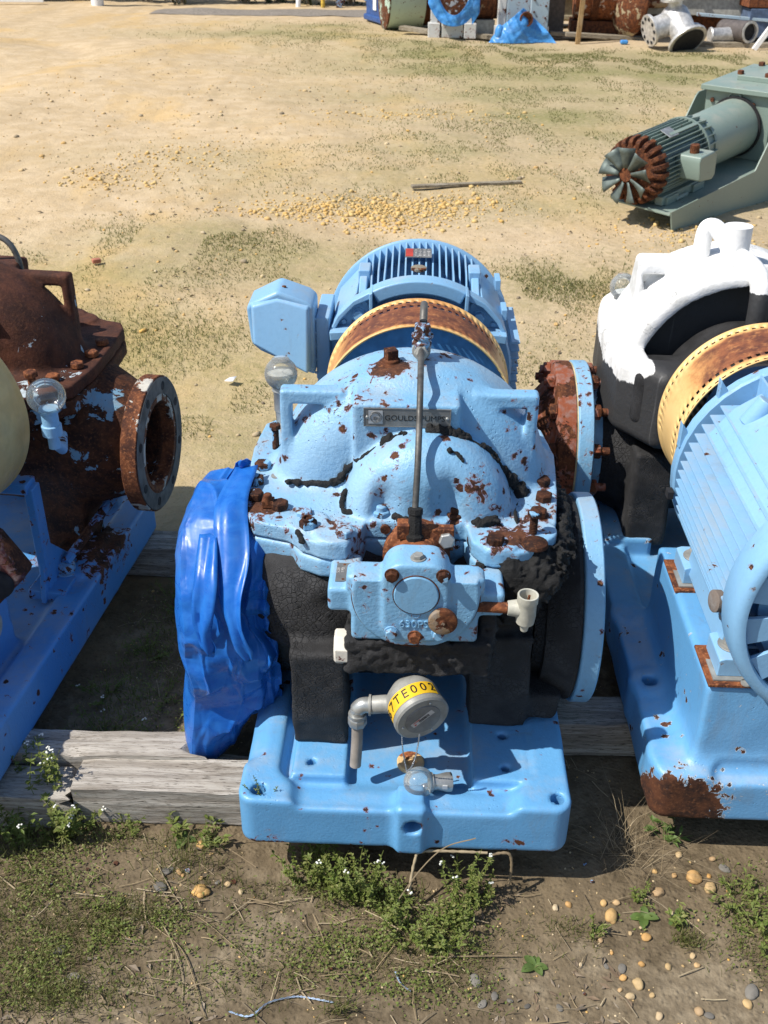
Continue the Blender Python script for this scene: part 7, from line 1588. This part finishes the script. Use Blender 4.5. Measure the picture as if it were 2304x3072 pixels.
h_ = MB(); h_.rev((2.72, 13.62, 0.52), (-1, -.25, .05), [(0, 0.50), (0.03, 0.515), (0.09, 0.49), (0.17, 0.38), (0.22, 0.20), (0.235, 0.02)], 48); T(h_.build('dished_head', rusty('rusty_dish', .9, left=(.42, .34, .20), amount=.55), None, .004), 'brown dished vessel head leaning beside the banded drum', 'vessel head')
mb = MB(); mb.cyl((2.85, 13.7, .42), (3.2, 13.6, .44), .06, n=20); T(mb.build('pipe', rusty('tan_pipe', 1.2, left=(.5, .36, .2), amount=.5), None), 'short rusty tan pipe between the dished head and silver valve', 'pipe')
# silver three way valve
v_ = empty('silver_valve', (3.06, 12.66, gz(3.06, 12.6)), 0); T(v_, 'silver flanged valve body lying on the grass edge', 'valve')
def spool(par, name, p0, p1, r, fr, n=32, mat=silver, hollow=True):
    d = (Vector(p1)-Vector(p0)); l_ = d.length; mb = MB(); mb.rev(p0, d, [(0, fr*.62), (0, fr), (.035, fr), (.036, r), (l_, r*1.1)], n, True, True); return mb.build(name, mat, par, .003)
s1 = spool(v_, 'side_flange', (-0.30, -0.06, 0.20), (0.02, 0.05, 0.30), .13, .185)
for k in range(10):
    a = 6.283*k/10; ax_ = Vector((0.32, .11, .10)).normalized(); u_ = ax_.cross(Vector((0, 0, 1))).normalized(); w__ = u_.cross(ax_); p = Vector((-0.302, -0.0605, .20))+(u_*math.cos(a)+w__*math.sin(a))*.14
    mb = MB(); mb.rev(p, -ax_, [(0, .022), (.004, .022)], 12); mb.build('bolt_hole', M['dark'], s1)
s2 = spool(v_, 'outlet_bell', (0.16, -0.22, 0.10), (0.02, 0.06, 0.36), .15, .24)
mb = MB(); mb.rev((0.162, -0.224, 0.097), (0.14, -.28, -.26), [(0, .20), (.002, .05)], 28); mb.build('bell_mouth', M['dark'], s2)
s3 = spool(v_, 'top_neck', (-0.02, 0.02, 0.58), (0.03, 0.05, 0.30), .085, .17)
mb = MB(); mb.ball((0.03, 0.06, 0.31), .19, 24, 14); mb.build('valve_body', silver, v_)
mb = MB(); mb.ball((0.28, 0.06, 0.16), .13, 18, 12); mb.build('side_boss', silver, v_)
# steel skid, beams and pipes on the far right
k_ = empty('grey_skid', (3.55, 13.75, gz(3.5, 13.7)), math.radians(-4)); T(k_, 'long grey steel skid with a white top edge behind the silver valve', 'skid')
mb = MB(); mb.box((0, 0.2, 0.36), (1.5, 0.5, 0.20)); mb.build('beam', grey, k_, .01); mb = MB(); mb.box((0, 0.2, 0.56), (1.6, 0.6, 0.16)); mb.build('top_deck', M['white_paint'], k_, .01); mb = MB(); mb.box((0, 0.3, 0.12), (1.4, 0.3, 0.24)); mb.build('bearer', M['rust_dark'], k_, .01)
for k in range(3):
    mb = MB(); hexhead(mb, (-.45+.45*k, -.105, .56), (0, -1, 0), .05, .06); mb.build('bolt', M['rust_dark'], k_)
mb = MB(); mb.box((3.95, 13.35, .30), (0.9, .08, .035), Matrix.Rotation(-.10, 3, 'Z') @ Matrix.Rotation(.06, 3, 'Y')); T(mb.build('channel', pale, None, .004), 'pale blue steel channel lying above the ringed pipe', 'channel')
p_ = empty('flanged_pipe', (4.03, 12.98, gz(4, 13)), math.radians(14)); T(p_, 'dark pipe with a bright ringed open end at the right of the row', 'pipe')
mb = MB(); mb.rev((-0.02, -0.12, 0.17), (0.25, -1, 0.03), [(-.45, .12), (0, .125), (0, .135), (.03, .135), (.032, .095)], 36, True, False); mb.build('pipe_body', plain('dark_pipe', (.10, .085, .08), .6), p_); mb = MB(); mb.rev((-0.012, -0.152, 0.171), (0.25, -1, 0.03), [(0, .128), (.008, .128), (.009, .098), (-.05, .094)], 36, False, True); mb.build('ring', silver, p_)
mb = MB(); mb.rev((-0.01, -0.13, 0.17), (0.25, -1, 0.03), [(0, .095), (.001, .02)], 24); mb.build('bore', M['dark'], p_)
mb = MB(); mb.rev((3.60, 12.98, .12), (1, .12, .05), [(0, .09), (.02, .10), (.04, .085), (.30, .09)], 28); T(mb.build('pipe_spool', silver, None, .003), 'short silver pipe spool lying between the valve and the ringed pipe', 'pipe spool')
mb = MB(); mb.box((3.9, 12.9, .03), (1.1, .16, .06), Matrix.Rotation(-.05, 3, 'Z')); T(mb.build('sleeper', M['plank'], None, .006), 'low wooden sleeper under the ringed pipe', 'timber')
w2 = empty('blue_crate', (4.45, 13.55, gz(4.4, 13.5)), 0.05); T(w2, 'blue grey crate behind the ringed pipe', 'crate'); mb = MB(); mb.box((0, 0, .22), (.62, .5, .34)); mb.build('crate_body', plain('slate_blue', (.08, .12, .20), .7), w2, .01); mb = MB(); mb.box((0, 0, .45), (.7, .5, .10)); mb.build('rusty_lid', M['rust'], w2, .01)
mb = MB(); mb.box((4.20, 12.62, .20), (.06, .05, .46), Matrix.Rotation(.55, 3, 'Y')); T(mb.build('strut', M['white_paint'], None, .006), 'white angled strut at the right end of the row', 'strut')
mb = MB(); mb.box((2.55, 13.0, gz(2.55, 13)+.03), (.10, .07, .05)); T(mb.build('plastic_scrap', M['tarp_faded'], None, .02), 'small bright blue scrap below the orange drum', 'plastic')

# ------------------------------------------------------------------ far edge of the yard
V = []; rg = np.random.default_rng(77)
def far_bush(x, y, w, h, label, seed, dark=True):
    rg = np.random.default_rng(seed); n = 1500; a = rg.uniform(0, 6.283, n); e = np.arccos(rg.uniform(-1, 1, n)); r = rg.uniform(.55, 1.0, n)*(1+.25*vnoise(np.cos(a)*2, np.sin(a)*2, e*2, seed))
    p = np.stack([x+w*r*np.cos(a)*np.sin(e), y+w*.7*r*np.sin(a)*np.sin(e), h*(.5+.5*r*np.cos(e))], 1); s = rg.uniform(.03, .08, n)[:, None]
    d1 = rg.normal(0, 1, (n, 3)); d1 /= np.linalg.norm(d1, axis=1)[:, None]; d2 = rg.normal(0, 1, (n, 3)); d2 /= np.linalg.norm(d2, axis=1)[:, None]
    Vv = np.stack([p-d1*s, p+d2*s*.5, p+d1*s, p-d2*s*.5], 1); F = np.array([[0, 1, 2, 3]])+4*np.arange(n)[:, None]
    o = np_mesh('bush', Vv.reshape(-1, 3), F, M['bush'] if dark else M['grass'], None, False); T(o, label, 'bush', 'bushes along the far edge of the yard')
    mb = MB()
    for k in range(5): mb.tube([(x+rg.uniform(-.1, .1), y, 0), (x+rg.uniform(-.4, .4)*w, y+rg.uniform(-.3, .3)*w, h*.7)], .015, 5)
    mb.build('stem', M['straw'], o)
M['bush'] = island('dark_bush_leaves', [(.022, .035, .012), (.04, .055, .018), (.06, .065, .028), (.03, .03, .018)], .7, 0)
FB = [(-8.4, 'dark bush at the far left corner of the yard'), (-7.5, 'second dark bush from the far left corner'), (-6.7, 'dark bush standing behind a pale board'), (-5.95, 'dark bush left of the pale post'), (-4.75, 'dark bush just right of the pale post'), (-4.1, 'last dark bush before the grey track opening'), (-3.0, 'thin dark bush right of the track opening'), (-2.45, 'dark bush between the track and the yellow post'), (-1.95, 'dark bush just left of the yellow post'), (-1.2, 'dark bush behind the blue trestle')]
for k, (x, lab) in enumerate(FB): far_bush(x, 18.1+.2*math.sin(k*2.1), .55, 1.5, lab, 400+k)
for q in range(22):
    x = -9.5+q*1.0+rp.uniform(-.3, .3); far_bush(x, 20.0+rp.uniform(0, 1.2), .85, 2.6, 'dark bush in the second row beyond the yard edge', 500+q)
mb = MB(); mb.cyl((-5.34, 17.25, -.05), (-5.34, 17.25, 1.2), .10, n=14); T(mb.build('pale_post', M['white_paint'], None), 'thick pale post standing among the dark far bushes', 'post')
mb = MB(); mb.box((-6.75, 17.3, .06), (1.0, .06, .05), Matrix.Rotation(.04, 3, 'Z')); T(mb.build('pale_board', M['white_paint'], None, .004), 'pale board lying at the foot of the far left bushes', 'board')
mb = MB(); mb.cyl((-1.65, 17.42, -.02), (-1.65, 17.42, 1.0), .035, n=10); T(mb.build('yellow_post', plain('yellow_post_paint', (.62, .42, .06), .6), None), 'slim yellow post at the far edge left of the blue trestle', 'post')
mb = MB(); mb.cyl((-2.06, 17.4, 0), (-2.02, 17.5, .5), .04, n=8); mb.ball((-2.02, 17.5, .5), .07); T(mb.build('white_marker', M['white_paint'], None), 'short white marker left of the yellow post', 'marker')
tr = empty('blue_trestle', (-1.12, 17.5, 0), 0); T(tr, 'blue steel trestle with crossed braces at the far edge', 'trestle')
for s in (-1, 1):
    mb = MB(); mb.box((s*.27, 0, .55), (.09, .09, 1.1)); mb.build('leg', M['cast'], tr)
    mb = MB(); mb.tube([(-s*.25, 0.02*s, .02), (s*.25, 0.02*s, .62)], .022, 6); mb.build('brace', M['cast'], tr)
mb = MB(); mb.box((0, 0, 1.1), (.75, .12, .1)); mb.build('beam', M['cast'], tr)
# worn grey track along the far edge
X_, Y_ = np.meshgrid(np.linspace(-4.2, 6, 60), np.linspace(15.9, 17.0, 8), indexing='ij'); Z_ = GZ(X_.ravel(), Y_.ravel())+0.012*np.ravel(np.sin(np.linspace(0, np.pi, 8))[None]*np.ones((60, 1)))+0.004
i, j = np.meshgrid(np.arange(59), np.arange(7), indexing='ij'); a = (i*8+j).ravel(); Yw = Y_.ravel()+.15*vnoise(X_.ravel(), 0*X_.ravel(), 0, 3)
o = np_mesh('track', np.stack([X_.ravel(), Yw, Z_], 1), np.stack([a, a+8, a+9, a+1], 1), plain('grey_track', (.23, .20, .165), .95, 0, .5, 12, .3)); T(o, kind='structure')
